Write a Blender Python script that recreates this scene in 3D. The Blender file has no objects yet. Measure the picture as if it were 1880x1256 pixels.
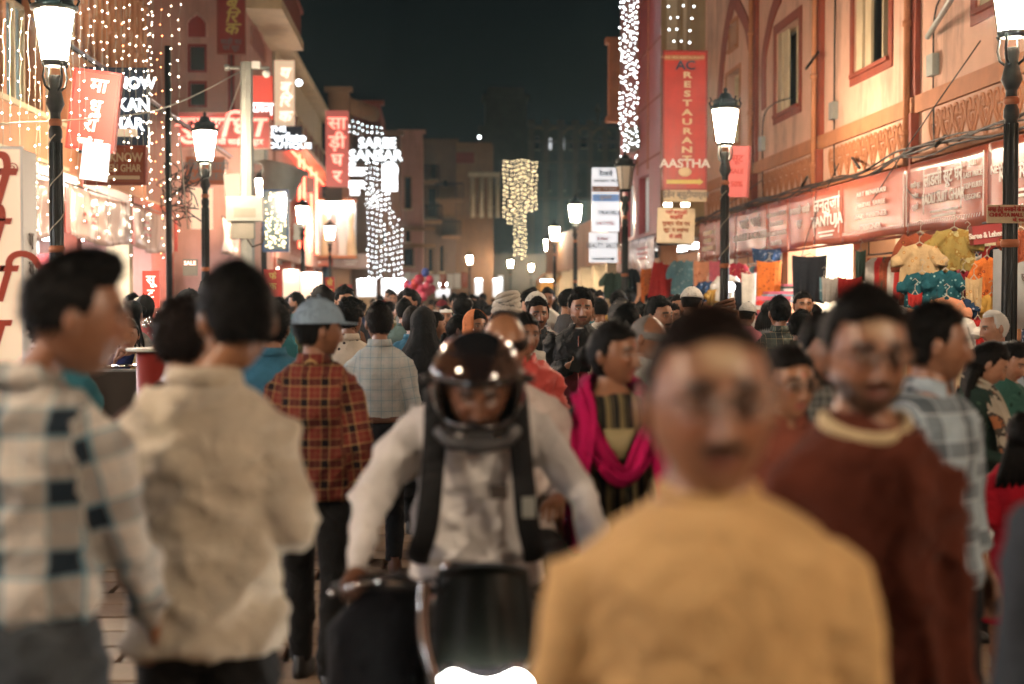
import bpy, math, random
import numpy as np
from mathutils import Vector, Matrix, Euler
random.seed(7); np.random.seed(7)
SC = bpy.context.scene
COL = SC.collection
# ---------------------------------------------------------------- camera
W0, H0, F, VX, HZ, CH = 1880.0, 1256.0, 2611.0, 790.0, 545.0, 1.65
cd = bpy.data.cameras.new('camera'); cam = bpy.data.objects.new('camera', cd); COL.objects.link(cam)
cd.sensor_width = 36.0; cd.lens = F/W0*36.0; cd.clip_start = .05; cd.clip_end = 900
yaw = -math.atan((W0/2-VX)/F); pit = -math.atan((H0/2-HZ)/F)
cam.location = (0, 0, CH); cam.rotation_euler = (math.pi/2+pit, 0, yaw)
cd.dof.use_dof = True; cd.dof.focus_distance = 11.2; cd.dof.aperture_fstop = 1.5; cd.dof.aperture_blades = 0
SC.camera = cam
# ---------------------------------------------------------------- night sky, exposure
wd = bpy.data.worlds.new('World'); SC.world = wd; wd.use_nodes = True
bg = wd.node_tree.nodes['Background']; bg.inputs[0].default_value = (.24, .44, .48, 1); bg.inputs[1].default_value = .009
SC.view_settings.view_transform = 'Standard'; SC.view_settings.look = 'None'
SC.view_settings.exposure = 0.0; SC.view_settings.gamma = 1; SC.view_settings.use_curve_mapping = False
cy = SC.cycles
SC.render.engine = 'CYCLES'
cy.use_denoising = True; cy.denoiser = 'OPENIMAGEDENOISE'; cy.use_light_tree = True
cy.max_bounces = 4; cy.diffuse_bounces = 1; cy.glossy_bounces = 2; cy.transmission_bounces = 4; cy.transparent_max_bounces = 12
cy.volume_bounces = 0; cy.sample_clamp_indirect = 3.0; cy.sample_clamp_direct = 0; cy.caustics_reflective = False; cy.caustics_refractive = False
cy.use_adaptive_sampling = True; cy.adaptive_threshold = .02
LAMP = 440.0      # radiance of the lit lantern glass
HAZE = .0006
# ---------------------------------------------------------------- pixel to place
RM = Euler(cam.rotation_euler).to_matrix()
def ray(px, py):
    return RM @ Vector(((px-W0/2)/F, -(py-H0/2)/F, -1.0))
def at(px, py, Y):
    d = ray(px, py); t = Y/d.y; return Vector((d.x*t, Y, CH+d.z*t))
def atX(px, py, X):
    d = ray(px, py); t = X/d.x; return Vector((X, d.y*t, CH+d.z*t))
def xo(px, Y): return at(px, HZ, Y).x
def zo(py, Y, px=940): return at(px, py, Y).z
def yo(px, X): return atX(px, HZ, X).y
# ---------------------------------------------------------------- materials
MATS = {}
def lin(r, g, b):
    f = lambda c: ((c/255)/12.92 if c/255 <= .04045 else ((c/255+.055)/1.055)**2.4)
    return (f(r), f(g), f(b))
def newmat(name):
    m = bpy.data.materials.new(name); m.use_nodes = True
    return m, m.node_tree, m.node_tree.nodes['Principled BSDF']
def setc(s, c): s.default_value = (c[0], c[1], c[2], 1)
def mat(name, c, rough=.7, metal=0, var=.18, scale=3.0, bump=.0, bscale=60, emit=None, es=1.0, alpha=1, coat=0, trans=0, stretch=None, spec=.4, sampling=True, dirt=0):
    if name in MATS: return MATS[name]
    m, nt, p = newmat(name); L = nt.links
    p.inputs['Roughness'].default_value = rough; p.inputs['Metallic'].default_value = metal
    p.inputs['Specular IOR Level'].default_value = spec
    setc(p.inputs['Base Color'], c)
    tc = nt.nodes.new('ShaderNodeTexCoord'); mp = nt.nodes.new('ShaderNodeMapping'); L.new(tc.outputs['Object'], mp.inputs[0])
    if stretch: mp.inputs['Scale'].default_value = stretch
    if var > 0:
        n = nt.nodes.new('ShaderNodeTexNoise'); n.inputs['Scale'].default_value = scale; n.inputs['Detail'].default_value = 6; n.inputs['Roughness'].default_value = .65
        L.new(mp.outputs[0], n.inputs['Vector'])
        mr = nt.nodes.new('ShaderNodeMapRange'); mr.inputs[1].default_value = .25; mr.inputs[2].default_value = .75
        mr.inputs[3].default_value = 1-var; mr.inputs[4].default_value = 1+var; L.new(n.outputs[0], mr.inputs[0])
        mx = nt.nodes.new('ShaderNodeVectorMath'); mx.operation = 'SCALE'; mx.inputs[0].default_value = c[:3]
        L.new(mr.outputs[0], mx.inputs['Scale']); last = mx.outputs[0]
        if dirt > 0:
            n2 = nt.nodes.new('ShaderNodeTexNoise'); n2.inputs['Scale'].default_value = .7; n2.inputs['Detail'].default_value = 8; n2.inputs['Roughness'].default_value = .7
            mp2 = nt.nodes.new('ShaderNodeMapping'); mp2.inputs['Scale'].default_value = (2.2, 2.2, .5); L.new(tc.outputs['Object'], mp2.inputs[0]); L.new(mp2.outputs[0], n2.inputs['Vector'])
            r2 = nt.nodes.new('ShaderNodeMapRange'); r2.inputs[1].default_value = .5; r2.inputs[2].default_value = .72; r2.inputs[3].default_value = 0; r2.inputs[4].default_value = dirt
            L.new(n2.outputs[0], r2.inputs[0])
            mm = nt.nodes.new('ShaderNodeMix'); mm.data_type = 'RGBA'; L.new(r2.outputs[0], mm.inputs[0]); L.new(last, mm.inputs[6]); setc(mm.inputs[7], (.13, .085, .06)); last = mm.outputs[2]
        L.new(last, p.inputs['Base Color'])
    if bump > 0:
        n = nt.nodes.new('ShaderNodeTexNoise'); n.inputs['Scale'].default_value = bscale; n.inputs['Detail'].default_value = 4
        L.new(mp.outputs[0], n.inputs['Vector'])
        b = nt.nodes.new('ShaderNodeBump'); b.inputs['Strength'].default_value = bump; b.inputs['Distance'].default_value = .01
        L.new(n.outputs[0], b.inputs['Height']); L.new(b.outputs[0], p.inputs['Normal'])
    if emit:
        setc(p.inputs['Emission Color'], emit); p.inputs['Emission Strength'].default_value = es
        if not sampling: m.cycles.emission_sampling = 'NONE'
    if alpha < 1: p.inputs['Alpha'].default_value = alpha
    if coat: p.inputs['Coat Weight'].default_value = coat; p.inputs['Coat Roughness'].default_value = .04
    if trans: p.inputs['Transmission Weight'].default_value = trans
    MATS[name] = m; return m
def glow(name, c, s, sampling=True): return mat(name, (.6, .6, .6), var=0, emit=c, es=s, sampling=sampling)

def cloth(name, c, kind='plain', c2=(.02,.02,.02), c3=(.8,.8,.8), per=.12, cx=None, rough=.85, var=.14, sheen=.0, coat=0):
    """woven cloth; patterns run in the garment's own coordinates (attribute cuv)"""
    if name in MATS: return MATS[name]
    m, nt, p = newmat(name); L = nt.links; A = nt.nodes.new
    p.inputs['Roughness'].default_value = rough; p.inputs['Specular IOR Level'].default_value = .25
    p.inputs['Sheen Weight'].default_value = sheen
    if coat: p.inputs['Coat Weight'].default_value = coat; p.inputs['Coat Roughness'].default_value = .3
    at_ = A('ShaderNodeAttribute'); at_.attribute_name = 'cuv'
    sp = A('ShaderNodeSeparateXYZ'); L.new(at_.outputs['Vector'], sp.inputs[0])
    def mth(op, a, b=None, cl=False):
        n = A('ShaderNodeMath'); n.operation = op; n.use_clamp = cl
        for i, v in enumerate((a, b)):
            if v is None: continue
            if hasattr(v, 'is_output') or hasattr(v, 'links'): L.new(v, n.inputs[i])
            else: n.inputs[i].default_value = v
        return n.outputs[0]
    def band(sock, period, lo, hi, soft=.02):
        f = mth('FRACT', mth('ADD', mth('DIVIDE', sock, period), 50.0))
        a = mth('MULTIPLY', mth('SUBTRACT', f, lo), 1/soft, True); b = mth('MULTIPLY', mth('SUBTRACT', hi, f), 1/soft, True)
        return mth('MULTIPLY', a, b)
    def mix(fac, a, col, k=1.0):
        n = A('ShaderNodeMix'); n.data_type = 'RGBA'
        L.new(mth('MULTIPLY', fac, k), n.inputs[0])
        if isinstance(a, tuple): setc(n.inputs[6], a)
        else: L.new(a, n.inputs[6])
        setc(n.inputs[7], col); return n.outputs[2]
    nz = A('ShaderNodeTexNoise'); nz.inputs['Scale'].default_value = 9; nz.inputs['Detail'].default_value = 7; tco = A('ShaderNodeTexCoord'); L.new(tco.outputs['Object'], nz.inputs['Vector'])
    mr = A('ShaderNodeMapRange'); mr.inputs[1].default_value = .3; mr.inputs[2].default_value = .7; mr.inputs[3].default_value = 1-var; mr.inputs[4].default_value = 1+var
    L.new(nz.outputs[0], mr.inputs[0])
    cur = tuple(c)
    u, v = sp.outputs[0], sp.outputs[1]
    if kind == 'plaid':
        cur = mix(band(u, per, .05, .42), cur, c2, .55); cur = mix(band(v, per, .05, .42), cur, c2, .55)
        if cx: cur = mix(mth('MULTIPLY', band(u, per, .05, .42), band(v, per, .05, .42)), cur, cx, .96)
        cur = mix(band(u, per, .01, .06), cur, c3, .9); cur = mix(band(u, per, .41, .45), cur, c3, .8)
        cur = mix(band(v, per, .01, .06), cur, c3, .9); cur = mix(band(v, per, .41, .45), cur, c3, .8)
        cur = mix(band(u, per, .70, .73), cur, c3, .5); cur = mix(band(v, per, .70, .73), cur, c3, .5)
    elif kind == 'check':
        cur = mix(band(u, per, .1, .5, .1), cur, c2, .5); cur = mix(band(v, per, .1, .5, .1), cur, c2, .5)
        cur = mix(band(u, per, .7, .8, .03), cur, c3, .7); cur = mix(band(v, per, .7, .8, .03), cur, c3, .7)
    elif kind == 'stripe':
        cur = mix(band(u, per, .1, .5, .05), cur, c2); cur = mix(band(u, per, .62, .68, .02), cur, c3, .8)
    elif kind == 'weave':
        n2 = A('ShaderNodeTexNoise'); n2.inputs['Scale'].default_value = 14; n2.inputs['Detail'].default_value = 4
        mp = A('ShaderNodeMapping'); mp.inputs['Scale'].default_value = (.25, 3.2, 1); L.new(at_.outputs['Vector'], mp.inputs[0]); L.new(mp.outputs[0], n2.inputs['Vector'])
        r = A('ShaderNodeMapRange'); r.inputs[1].default_value = .5; r.inputs[2].default_value = .7; L.new(n2.outputs[0], r.inputs[0])
        cur = mix(r.outputs[0], cur, c2, .45)
    elif kind == 'print':
        vo = A('ShaderNodeTexVoronoi'); vo.inputs['Scale'].default_value = 1/per; L.new(at_.outputs['Vector'], vo.inputs['Vector'])
        cur = mix(mth('LESS_THAN', vo.outputs['Distance'], .22), cur, c2); cur = mix(mth('LESS_THAN', vo.outputs['Distance'], .1), cur, c3)
    elif kind == 'camo':
        n2 = A('ShaderNodeTexNoise'); n2.inputs['Scale'].default_value = 1/per; n2.inputs['Detail'].default_value = 3; L.new(at_.outputs['Vector'], n2.inputs['Vector'])
        cur = mix(mth('GREATER_THAN', n2.outputs[0], .52), cur, c2); cur = mix(mth('GREATER_THAN', n2.outputs[0], .6), cur, c3)
    mx = A('ShaderNodeVectorMath'); mx.operation = 'SCALE'
    if isinstance(cur, tuple): mx.inputs[0].default_value = cur[:3]
    else: L.new(cur, mx.inputs[0])
    L.new(mr.outputs[0], mx.inputs['Scale']); L.new(mx.outputs[0], p.inputs['Base Color'])
    b1 = A('ShaderNodeTexNoise'); b1.inputs['Scale'].default_value = 260; b1.inputs['Detail'].default_value = 2; L.new(tco.outputs['Object'], b1.inputs['Vector'])
    b2 = A('ShaderNodeTexNoise'); b2.inputs['Scale'].default_value = 13; b2.inputs['Detail'].default_value = 5; b2.inputs['Distortion'].default_value = 1.2; L.new(tco.outputs['Object'], b2.inputs['Vector'])
    ad = mth('ADD', mth('MULTIPLY', b1.outputs[0], .08), mth('MULTIPLY', b2.outputs[0], 1.0))
    bp = A('ShaderNodeBump'); bp.inputs['Strength'].default_value = .7; bp.inputs['Distance'].default_value = .03; L.new(ad, bp.inputs['Height']); L.new(bp.outputs[0], p.inputs['Normal'])
    MATS[name] = m; return m
def skinmat():
    m, nt, p = newmat('skin'); L = nt.links
    a = nt.nodes.new('ShaderNodeAttribute'); a.attribute_name = 'Col'
    n = nt.nodes.new('ShaderNodeTexNoise'); n.inputs['Scale'].default_value = 40; n.inputs['Detail'].default_value = 5
    tc = nt.nodes.new('ShaderNodeTexCoord'); L.new(tc.outputs['Object'], n.inputs['Vector'])
    mr = nt.nodes.new('ShaderNodeMapRange'); mr.inputs[3].default_value = .85; mr.inputs[4].default_value = 1.15; L.new(n.outputs[0], mr.inputs[0])
    mx = nt.nodes.new('ShaderNodeVectorMath'); mx.operation = 'SCALE'; L.new(a.outputs['Color'], mx.inputs[0]); L.new(mr.outputs[0], mx.inputs['Scale'])
    L.new(mx.outputs[0], p.inputs['Base Color']); p.inputs['Roughness'].default_value = .38; p.inputs['Specular IOR Level'].default_value = .55
    n3 = nt.nodes.new('ShaderNodeTexNoise'); n3.inputs['Scale'].default_value = 350; n3.inputs['Detail'].default_value = 2; L.new(tc.outputs['Object'], n3.inputs['Vector'])
    b = nt.nodes.new('ShaderNodeBump'); b.inputs['Strength'].default_value = .12; b.inputs['Distance'].default_value = .002; L.new(n3.outputs[0], b.inputs['Height']); L.new(b.outputs[0], p.inputs['Normal'])
    MATS['skin'] = m; return m
SKIN = skinmat()
def hairmat(name, c, rough=.45):
    if name in MATS: return MATS[name]
    m, nt, p = newmat(name); L = nt.links
    setc(p.inputs['Base Color'], c); p.inputs['Roughness'].default_value = rough; p.inputs['Specular IOR Level'].default_value = .12
    tc = nt.nodes.new('ShaderNodeTexCoord'); mp = nt.nodes.new('ShaderNodeMapping'); mp.inputs['Scale'].default_value = (1, .25, .25); L.new(tc.outputs['Object'], mp.inputs[0])
    n = nt.nodes.new('ShaderNodeTexNoise'); n.inputs['Scale'].default_value = 220; n.inputs['Detail'].default_value = 3; L.new(mp.outputs[0], n.inputs['Vector'])
    b = nt.nodes.new('ShaderNodeBump'); b.inputs['Strength'].default_value = .9; b.inputs['Distance'].default_value = .006; L.new(n.outputs[0], b.inputs['Height']); L.new(b.outputs[0], p.inputs['Normal'])
    MATS[name] = m; return m
HB = hairmat('black_hair', (.004, .003, .0025), .55); HBR = hairmat('brown_black_hair', (.009, .0045, .003), .55); HW = hairmat('white_hair', (.6, .58, .54), .6); HG = hairmat('grey_hair', (.2, .19, .18), .6)
# ---------------------------------------------------------------- object helpers
def tag(o, label=None, cat=None, group=None, kind=None):
    if label: o['label'] = label
    if cat: o['category'] = cat
    if group: o['group'] = group
    if kind: o['kind'] = kind
    return o
def empty(name, loc=(0, 0, 0), rz=0, label=None, cat=None, group=None):
    o = bpy.data.objects.new(name, None); COL.objects.link(o); o.location = loc; o.rotation_euler = (0, 0, rz); o.empty_display_size = .2
    return tag(o, label, cat, group)
def link(name, me, m=None, parent=None, loc=None, smooth=None):
    o = bpy.data.objects.new(name, me); COL.objects.link(o)
    if m is not None and not me.materials: me.materials.append(m)
    if parent is not None: o.parent = parent
    if loc is not None: o.location = loc
    return o
class MB:
    def __init__(s): s.v = []; s.f = []; s.sm = []
    def add(s, v, f, smooth=False):
        n = len(s.v); s.v.extend([tuple(p) for p in v]); s.f.extend([tuple(i+n for i in q) for q in f]); s.sm.extend([smooth]*len(f)); return s
    def box(s, a, b, rz=0, ctr=None):
        (x0, y0, z0), (x1, y1, z1) = a, b
        if x0 > x1: x0, x1 = x1, x0
        if y0 > y1: y0, y1 = y1, y0
        if z0 > z1: z0, z1 = z1, z0
        v = [(x0,y0,z0),(x1,y0,z0),(x1,y1,z0),(x0,y1,z0),(x0,y0,z1),(x1,y0,z1),(x1,y1,z1),(x0,y1,z1)]
        if rz:
            c, q = math.cos(rz), math.sin(rz); cx, cy_ = ctr or ((x0+x1)/2, (y0+y1)/2)
            v = [(cx+(x-cx)*c-(y-cy_)*q, cy_+(x-cx)*q+(y-cy_)*c, z) for x, y, z in v]
        return s.add(v, [(0,3,2,1),(4,5,6,7),(0,1,5,4),(1,2,6,5),(2,3,7,6),(3,0,4,7)])
    def prism(s, poly, y0, y1, axis='y'):
        """poly in (x,z), extruded along y (axis y); axis x: poly is (y,z) extruded along x"""
        n = len(poly)
        mk = (lambda p, t: (p[0], t, p[1])) if axis == 'y' else (lambda p, t: (t, p[0], p[1])) if axis == 'x' else (lambda p, t: (p[0], p[1], t))
        v = [mk(p, y0) for p in poly]+[mk(p, y1) for p in poly]
        f = [tuple(range(n)), tuple(range(2*n-1, n-1, -1))]+[(i, (i+1) % n+n and i+n, (i+1) % n+n, (i+1) % n) for i in range(n)]
        return s.add(v, f)
    def tube(s, pts, r, seg=8, cap=True, smooth=True):
        v, f = tube_np(pts, r, seg, cap); return s.add(v, f, smooth)
    def lathe(s, prof, seg=20, ctr=(0, 0, 0), smooth=True):
        v = []; f = []; n = len(prof)
        for i in range(seg):
            a = 2*math.pi*i/seg
            for r, z in prof: v.append((ctr[0]+r*math.cos(a), ctr[1]+r*math.sin(a), ctr[2]+z))
        for i in range(seg):
            j = (i+1) % seg
            for k in range(n-1): f.append((i*n+k, j*n+k, j*n+k+1, i*n+k+1))
        return s.add(v, f, smooth)
    def ball(s, c, r, seg=10, ring=6, sc=(1, 1, 1)):
        prof = [(max(1e-4, math.sin(math.pi*k/ring))*r, -math.cos(math.pi*k/ring)*r) for k in range(ring+1)]
        v = []; f = []; n = len(prof)
        for i in range(seg):
            a = 2*math.pi*i/seg
            for q, z in prof: v.append((c[0]+q*math.cos(a)*sc[0], c[1]+q*math.sin(a)*sc[1], c[2]+z*sc[2]))
        for i in range(seg):
            j = (i+1) % seg
            for k in range(n-1): f.append((i*n+k, j*n+k, j*n+k+1, i*n+k+1))
        return s.add(v, f, True)
    def mesh(s, name):
        me = bpy.data.meshes.new(name); me.from_pydata(s.v, [], s.f)
        me.polygons.foreach_set('use_smooth', s.sm); me.update(); return me
    def build(s, name, m, parent=None, loc=None, bevel=0):
        me = s.mesh(name); o = link(name, me, m, parent, loc)
        if bevel:
            b = o.modifiers.new('bevel', 'BEVEL'); b.width = bevel; b.segments = 2; b.limit_method = 'ANGLE'
        return o
def tube_np(pts, r, seg=8, cap=True):
    P = [Vector(p) for p in pts]; n = len(P); R = r if hasattr(r, '__len__') else [r]*n
    v = []; f = []; up = None
    for i in range(n):
        t = (P[min(i+1, n-1)]-P[max(i-1, 0)]).normalized()
        if up is None:
            up = Vector((0, 0, 1)) if abs(t.z) < .9 else Vector((0, 1, 0))
        a = (up-t*up.dot(t)).normalized(); b = t.cross(a); up = a
        ri = R[i]; ra, rb = (ri if hasattr(ri, '__len__') else (ri, ri))
        for k in range(seg):
            q = 2*math.pi*k/seg; v.append(tuple(P[i]+a*math.cos(q)*ra+b*math.sin(q)*rb))
    for i in range(n-1):
        for k in range(seg):
            l = (k+1) % seg; f.append((i*seg+k, i*seg+l, (i+1)*seg+l, (i+1)*seg+k))
    if cap:
        f.append(tuple(range(seg-1, -1, -1))); f.append(tuple((n-1)*seg+k for k in range(seg)))
    return v, f
def copy_tree(o, parent=None):
    c = o.copy(); COL.objects.link(c); c.parent = parent
    for ch in o.children: copy_tree(ch, c)
    return c
def catmull(P, n=6):
    P = [Vector(p) for p in P]; Q = [P[0]]+P+[P[-1]]; out = []
    for i in range(1, len(Q)-2):
        for k in range(n):
            t = k/n; a, b, c, d = Q[i-1], Q[i], Q[i+1], Q[i+2]
            out.append(.5*((2*b)+(c-a)*t+(2*a-5*b+4*c-d)*t*t+(3*b-a-3*c+d)*t**3))
    out.append(P[-1]); return out
TCACHE = {}
def text(s, m, parent=None, loc=(0, 0, 0), size=.2, rz=0, bold=.0, ext=.004, align='CENTER', name='lettering', sx=1.0, ital=0):
    cu = bpy.data.curves.new(name, 'FONT'); cu.body = s; cu.size = size; cu.extrude = ext; cu.offset = bold*size
    cu.align_x = align; cu.align_y = 'CENTER'; cu.resolution_u = 3; cu.materials.append(m); cu.shear = ital; cu.space_line = .85
    o = bpy.data.objects.new(name, cu); COL.objects.link(o)
    o.rotation_euler = (math.pi/2, 0, rz); o.location = loc; o.scale = (sx, 1, 1)
    if parent is not None: o.parent = parent
    return o
def vn(P, seed=0):
    """value noise, numpy, P (n,3) in lattice units, -1..1"""
    I = np.floor(P).astype(np.int64); Fr = P-I; Fr = Fr*Fr*(3-2*Fr); out = np.zeros(len(P))
    for dx in (0, 1):
        for dy in (0, 1):
            for dz in (0, 1):
                h = (I[:, 0]+dx)*374761393+(I[:, 1]+dy)*668265263+(I[:, 2]+dz)*2147483647+seed*1274126177
                h = (h ^ (h >> 13))*1274126177; h = (h ^ (h >> 16)) & 0xffff
                w = (Fr[:, 0] if dx else 1-Fr[:, 0])*(Fr[:, 1] if dy else 1-Fr[:, 1])*(Fr[:, 2] if dz else 1-Fr[:, 2])
                out += w*(h/32767.5-1)
    return out
# ================================================================= SHARED MATERIALS
M = {}
M['salmon'] = mat('salmon_plaster', (.66, .38, .27), .85, var=.16, scale=1.3, bump=.35, bscale=25, dirt=.8)
M['pinkwall'] = mat('pink_plaster', (.50, .25, .20), .85, var=.14, scale=1.0, bump=.25, bscale=25, dirt=.5)
M['redtrim'] = mat('brick_red_paint', (.26, .055, .028), .75, var=.18, scale=4, bump=.2, bscale=30, dirt=.3)
M['browntrim'] = mat('brown_orange_paint', (.44, .17, .075), .78, var=.18, scale=4, bump=.2, bscale=30, dirt=.3)
M['orange'] = mat('orange_paint', (.46, .20, .09), .7, var=.14, scale=2, dirt=.3)
M['cream'] = mat('cream_paint', (.62, .48, .30), .65, var=.14, scale=3, dirt=.3)
M['darkin'] = mat('dark_interior', (.035, .028, .022), .8, var=.2)
M['crimson'] = mat('crimson_cladding', (.30, .045, .045), .45, var=.16, scale=2, dirt=.35)
M['tan'] = mat('tan_plaster', (.36, .24, .12), .8, var=.14, scale=2, bump=.2, dirt=.4)
M['farwall'] = mat('faded_plaster', (.17, .105, .07), .85, var=.25, scale=.8, dirt=.6)
M['farwall2'] = mat('faded_ochre_plaster', (.28, .15, .075), .85, var=.22, scale=.8, dirt=.6)
M['grime'] = mat('grimy_grey_render', (.10, .085, .065), .9, var=.3, scale=.7, dirt=.5)
M['conc'] = mat('grey_concrete', (.24, .22, .18), .85, var=.18, scale=2.5, bump=.2, dirt=.4)
M['iron'] = mat('dark_cast_iron', (.022, .022, .02), .42, .6, var=.25, scale=14, bump=.1)
M['steel'] = mat('grey_painted_steel', (.30, .31, .28), .5, .3, var=.12, scale=6, dirt=.3)
M['chrome'] = mat('chrome', (.7, .7, .7), .12, 1, var=0)
M['wire'] = mat('black_cable', (.03, .022, .018), .6, var=0)
M['pwire'] = mat('pale_cord', (.40, .34, .26), .6, var=0)
M['glass'] = mat('dark_window_glass', (.012, .016, .018), .06, var=0, spec=.8)
M['bluglass'] = mat('blue_grey_glass', (.16, .24, .28), .12, var=.2, scale=5, spec=.8)
M['lens'] = mat('lens_glass', (.95, .97, .97), .02, trans=1, var=0)
M['white'] = mat('white_paint', (.72, .70, .66), .5, var=.06)
M['wplastic'] = mat('white_plastic', (.75, .73, .70), .35, var=.05)
M['red'] = mat('red_signboard', (.50, .035, .022), .4, var=.25, scale=2, bump=.3, bscale=4, dirt=.5)
M['dred'] = mat('dark_red_signboard', (.25, .022, .015), .45, var=.12)
M['brownsign'] = mat('brown_orange_signboard', (.34, .085, .032), .5, var=.08)
M['navy'] = mat('navy_signboard', (.012, .028, .06), .35, var=.1)
M['black'] = mat('black_enamel', (.012, .011, .010), .45, var=0)
M['yellowp'] = mat('yellow_letter_paint', (.62, .48, .12), .5, var=0)
M['creamp'] = mat('cream_letter_paint', (.70, .52, .30), .5, var=0)
M['whitep'] = mat('white_letter_paint', (.8, .72, .66), .45, var=0)
M['redp'] = mat('red_letter_paint', (.42, .035, .02), .5, var=0)
M['greyp'] = mat('grey_letter_paint', (.16, .13, .12), .5, var=0)
M['purple'] = mat('mauve_corrugated_sheet', (.30, .25, .30), .4, .3, var=.12, scale=3, dirt=.25)
M['salmonban'] = mat('salmon_vinyl_banner', (.38, .085, .045), .26, var=.25, scale=2, bump=.35, bscale=3.5, spec=.6, stretch=(1, 1, .35))
M['paleban'] = mat('pale_clear_vinyl', (.55, .38, .32), .16, var=.15, scale=3, bump=.8, bscale=5, spec=.8, stretch=(1, 1, .3))
M['lamp'] = glow('lit_lantern_glass', (1.0, .80, .58), LAMP)
M['lampoff'] = mat('unlit_lantern_glass', (.55, .46, .36), .3, var=.05)
M['led'] = glow('cool_led_panel', (.96, .97, 1.0), 55)
M['ledw'] = glow('warm_led_panel', (1.0, .86, .68), 45)
M['ledlow'] = glow('dim_shop_tube', (1.0, .86, .68), 45)
M['bulb'] = glow('warm_white_bulb', (1.0, .86, .68), 22, sampling=False)
M['bulbc'] = glow('cool_white_bulb', (.88, .96, 1.0), 13, sampling=False)
M['bulbg'] = glow('golden_bulb', (1.0, .76, .42), 8, sampling=False)
M['bulbo'] = glow('orange_bulb', (1.0, .30, .10), 16, sampling=False)
M['letw'] = glow('lit_white_letter', (.92, .97, 1.0), 3.2)
M['letr'] = glow('lit_red_letter', (1.0, .16, .11), 2.6)
M['letp'] = glow('lit_pink_letter', (1.0, .55, .42), 2.4)
M['neon'] = glow('red_neon_tube', (1.0, .08, .04), 12)
M['boxred'] = mat('backlit_red_face', (.45, .03, .02), .4, var=0, emit=(1.0, .12, .07), es=.75)
M['boxpink'] = mat('backlit_pink_face', (.32, .06, .05), .4, var=.1, emit=(1.0, .25, .20), es=.25)
M['boxwhite'] = mat('backlit_white_face', (.7, .7, .7), .4, var=0, emit=(.94, .96, 1.0), es=.8)
M['boxwarm'] = mat('backlit_cream_face', (.7, .55, .4), .4, var=0, emit=(1.0, .74, .5), es=.55)
# ================================================================= GROUND
def paving():
    m, nt, p = newmat('stone_paving'); L = nt.links; A = nt.nodes.new
    tc = A('ShaderNodeTexCoord'); n = A('ShaderNodeTexNoise'); n.inputs['Scale'].default_value = 2.2; n.inputs['Detail'].default_value = 8; L.new(tc.outputs['Object'], n.inputs['Vector'])
    oi = A('ShaderNodeObjectInfo'); ad = A('ShaderNodeMath'); ad.operation = 'MULTIPLY_ADD'; L.new(oi.outputs['Random'], ad.inputs[0]); ad.inputs[1].default_value = .5; L.new(n.outputs[0], ad.inputs[2])
    cr = A('ShaderNodeValToRGB'); L.new(ad.outputs[0], cr.inputs[0]); e = cr.color_ramp.elements
    e[0].position = .35; e[0].color = (.12, .075, .05, 1); e[1].position = 1.0; e[1].color = (.30, .20, .125, 1)
    L.new(cr.outputs[0], p.inputs['Base Color']); p.inputs['Roughness'].default_value = .55
    n2 = A('ShaderNodeTexNoise'); n2.inputs['Scale'].default_value = 28; n2.inputs['Detail'].default_value = 6; L.new(tc.outputs['Object'], n2.inputs['Vector'])
    b = A('ShaderNodeBump'); b.inputs['Strength'].default_value = .35; b.inputs['Distance'].default_value = .01; L.new(n2.outputs[0], b.inputs['Height']); L.new(b.outputs[0], p.inputs['Normal'])
    return m
PAVE = paving()
g = MB(); g.box((-60, -40, -.4), (60, 300, -.03)); STREET = tag(g.build('street', mat('dark_joint_mortar', (.07, .05, .035), .9)), kind='structure')
g = MB(); g.box((-9, 34, -.03), (14, 160, 0)); o = g.build('far_paving', PAVE, STREET)
slabs = []
for k in range(3):
    m_ = MB(); h = .298/2; w = .745/2-.003*k; j = .004
    m_.box((-w+j, -h+j, -.028), (w-j, h-j, 0)); m_.v[4:8] = [(x*.985, y*.97, z) for x, y, z in m_.v[4:8]]; slabs.append(m_.mesh('paving_slab'))
rr = random.Random(3); rest = MB(); ns = 0
for r in range(-14, 112):
    Y = r*.31+.1
    for c in range(-8, 9):
        X = c*.755+(.37 if r % 2 else 0)+.1
        near = 4.4 < Y < 12.4 and abs(X) < 5.0 and abs(X-VX*0) < 4.9
        sc = 4.9
        inview = 4.6 < Y < 11.6 and -.36*Y-.5 < X < .42*Y+.5 and abs(X) < 3.6
        if inview and ns < 295:
            o = bpy.data.objects.new('paving_slab', slabs[rr.randrange(3)]); COL.objects.link(o); o.parent = STREET
            if not o.data.materials: o.data.materials.append(PAVE)
            o.location = (X, Y, rr.uniform(-.004, .003)); o.rotation_euler = (rr.uniform(-.006, .006), rr.uniform(-.004, .004), 0); ns += 1
        else:
            z = rr.uniform(-.004, .003); rest.box((X-.372, Y-.15, -.03), (X+.372, Y+.15, z))
tag(rest.build('paving_stones', PAVE, STREET), kind='stuff')
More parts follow.
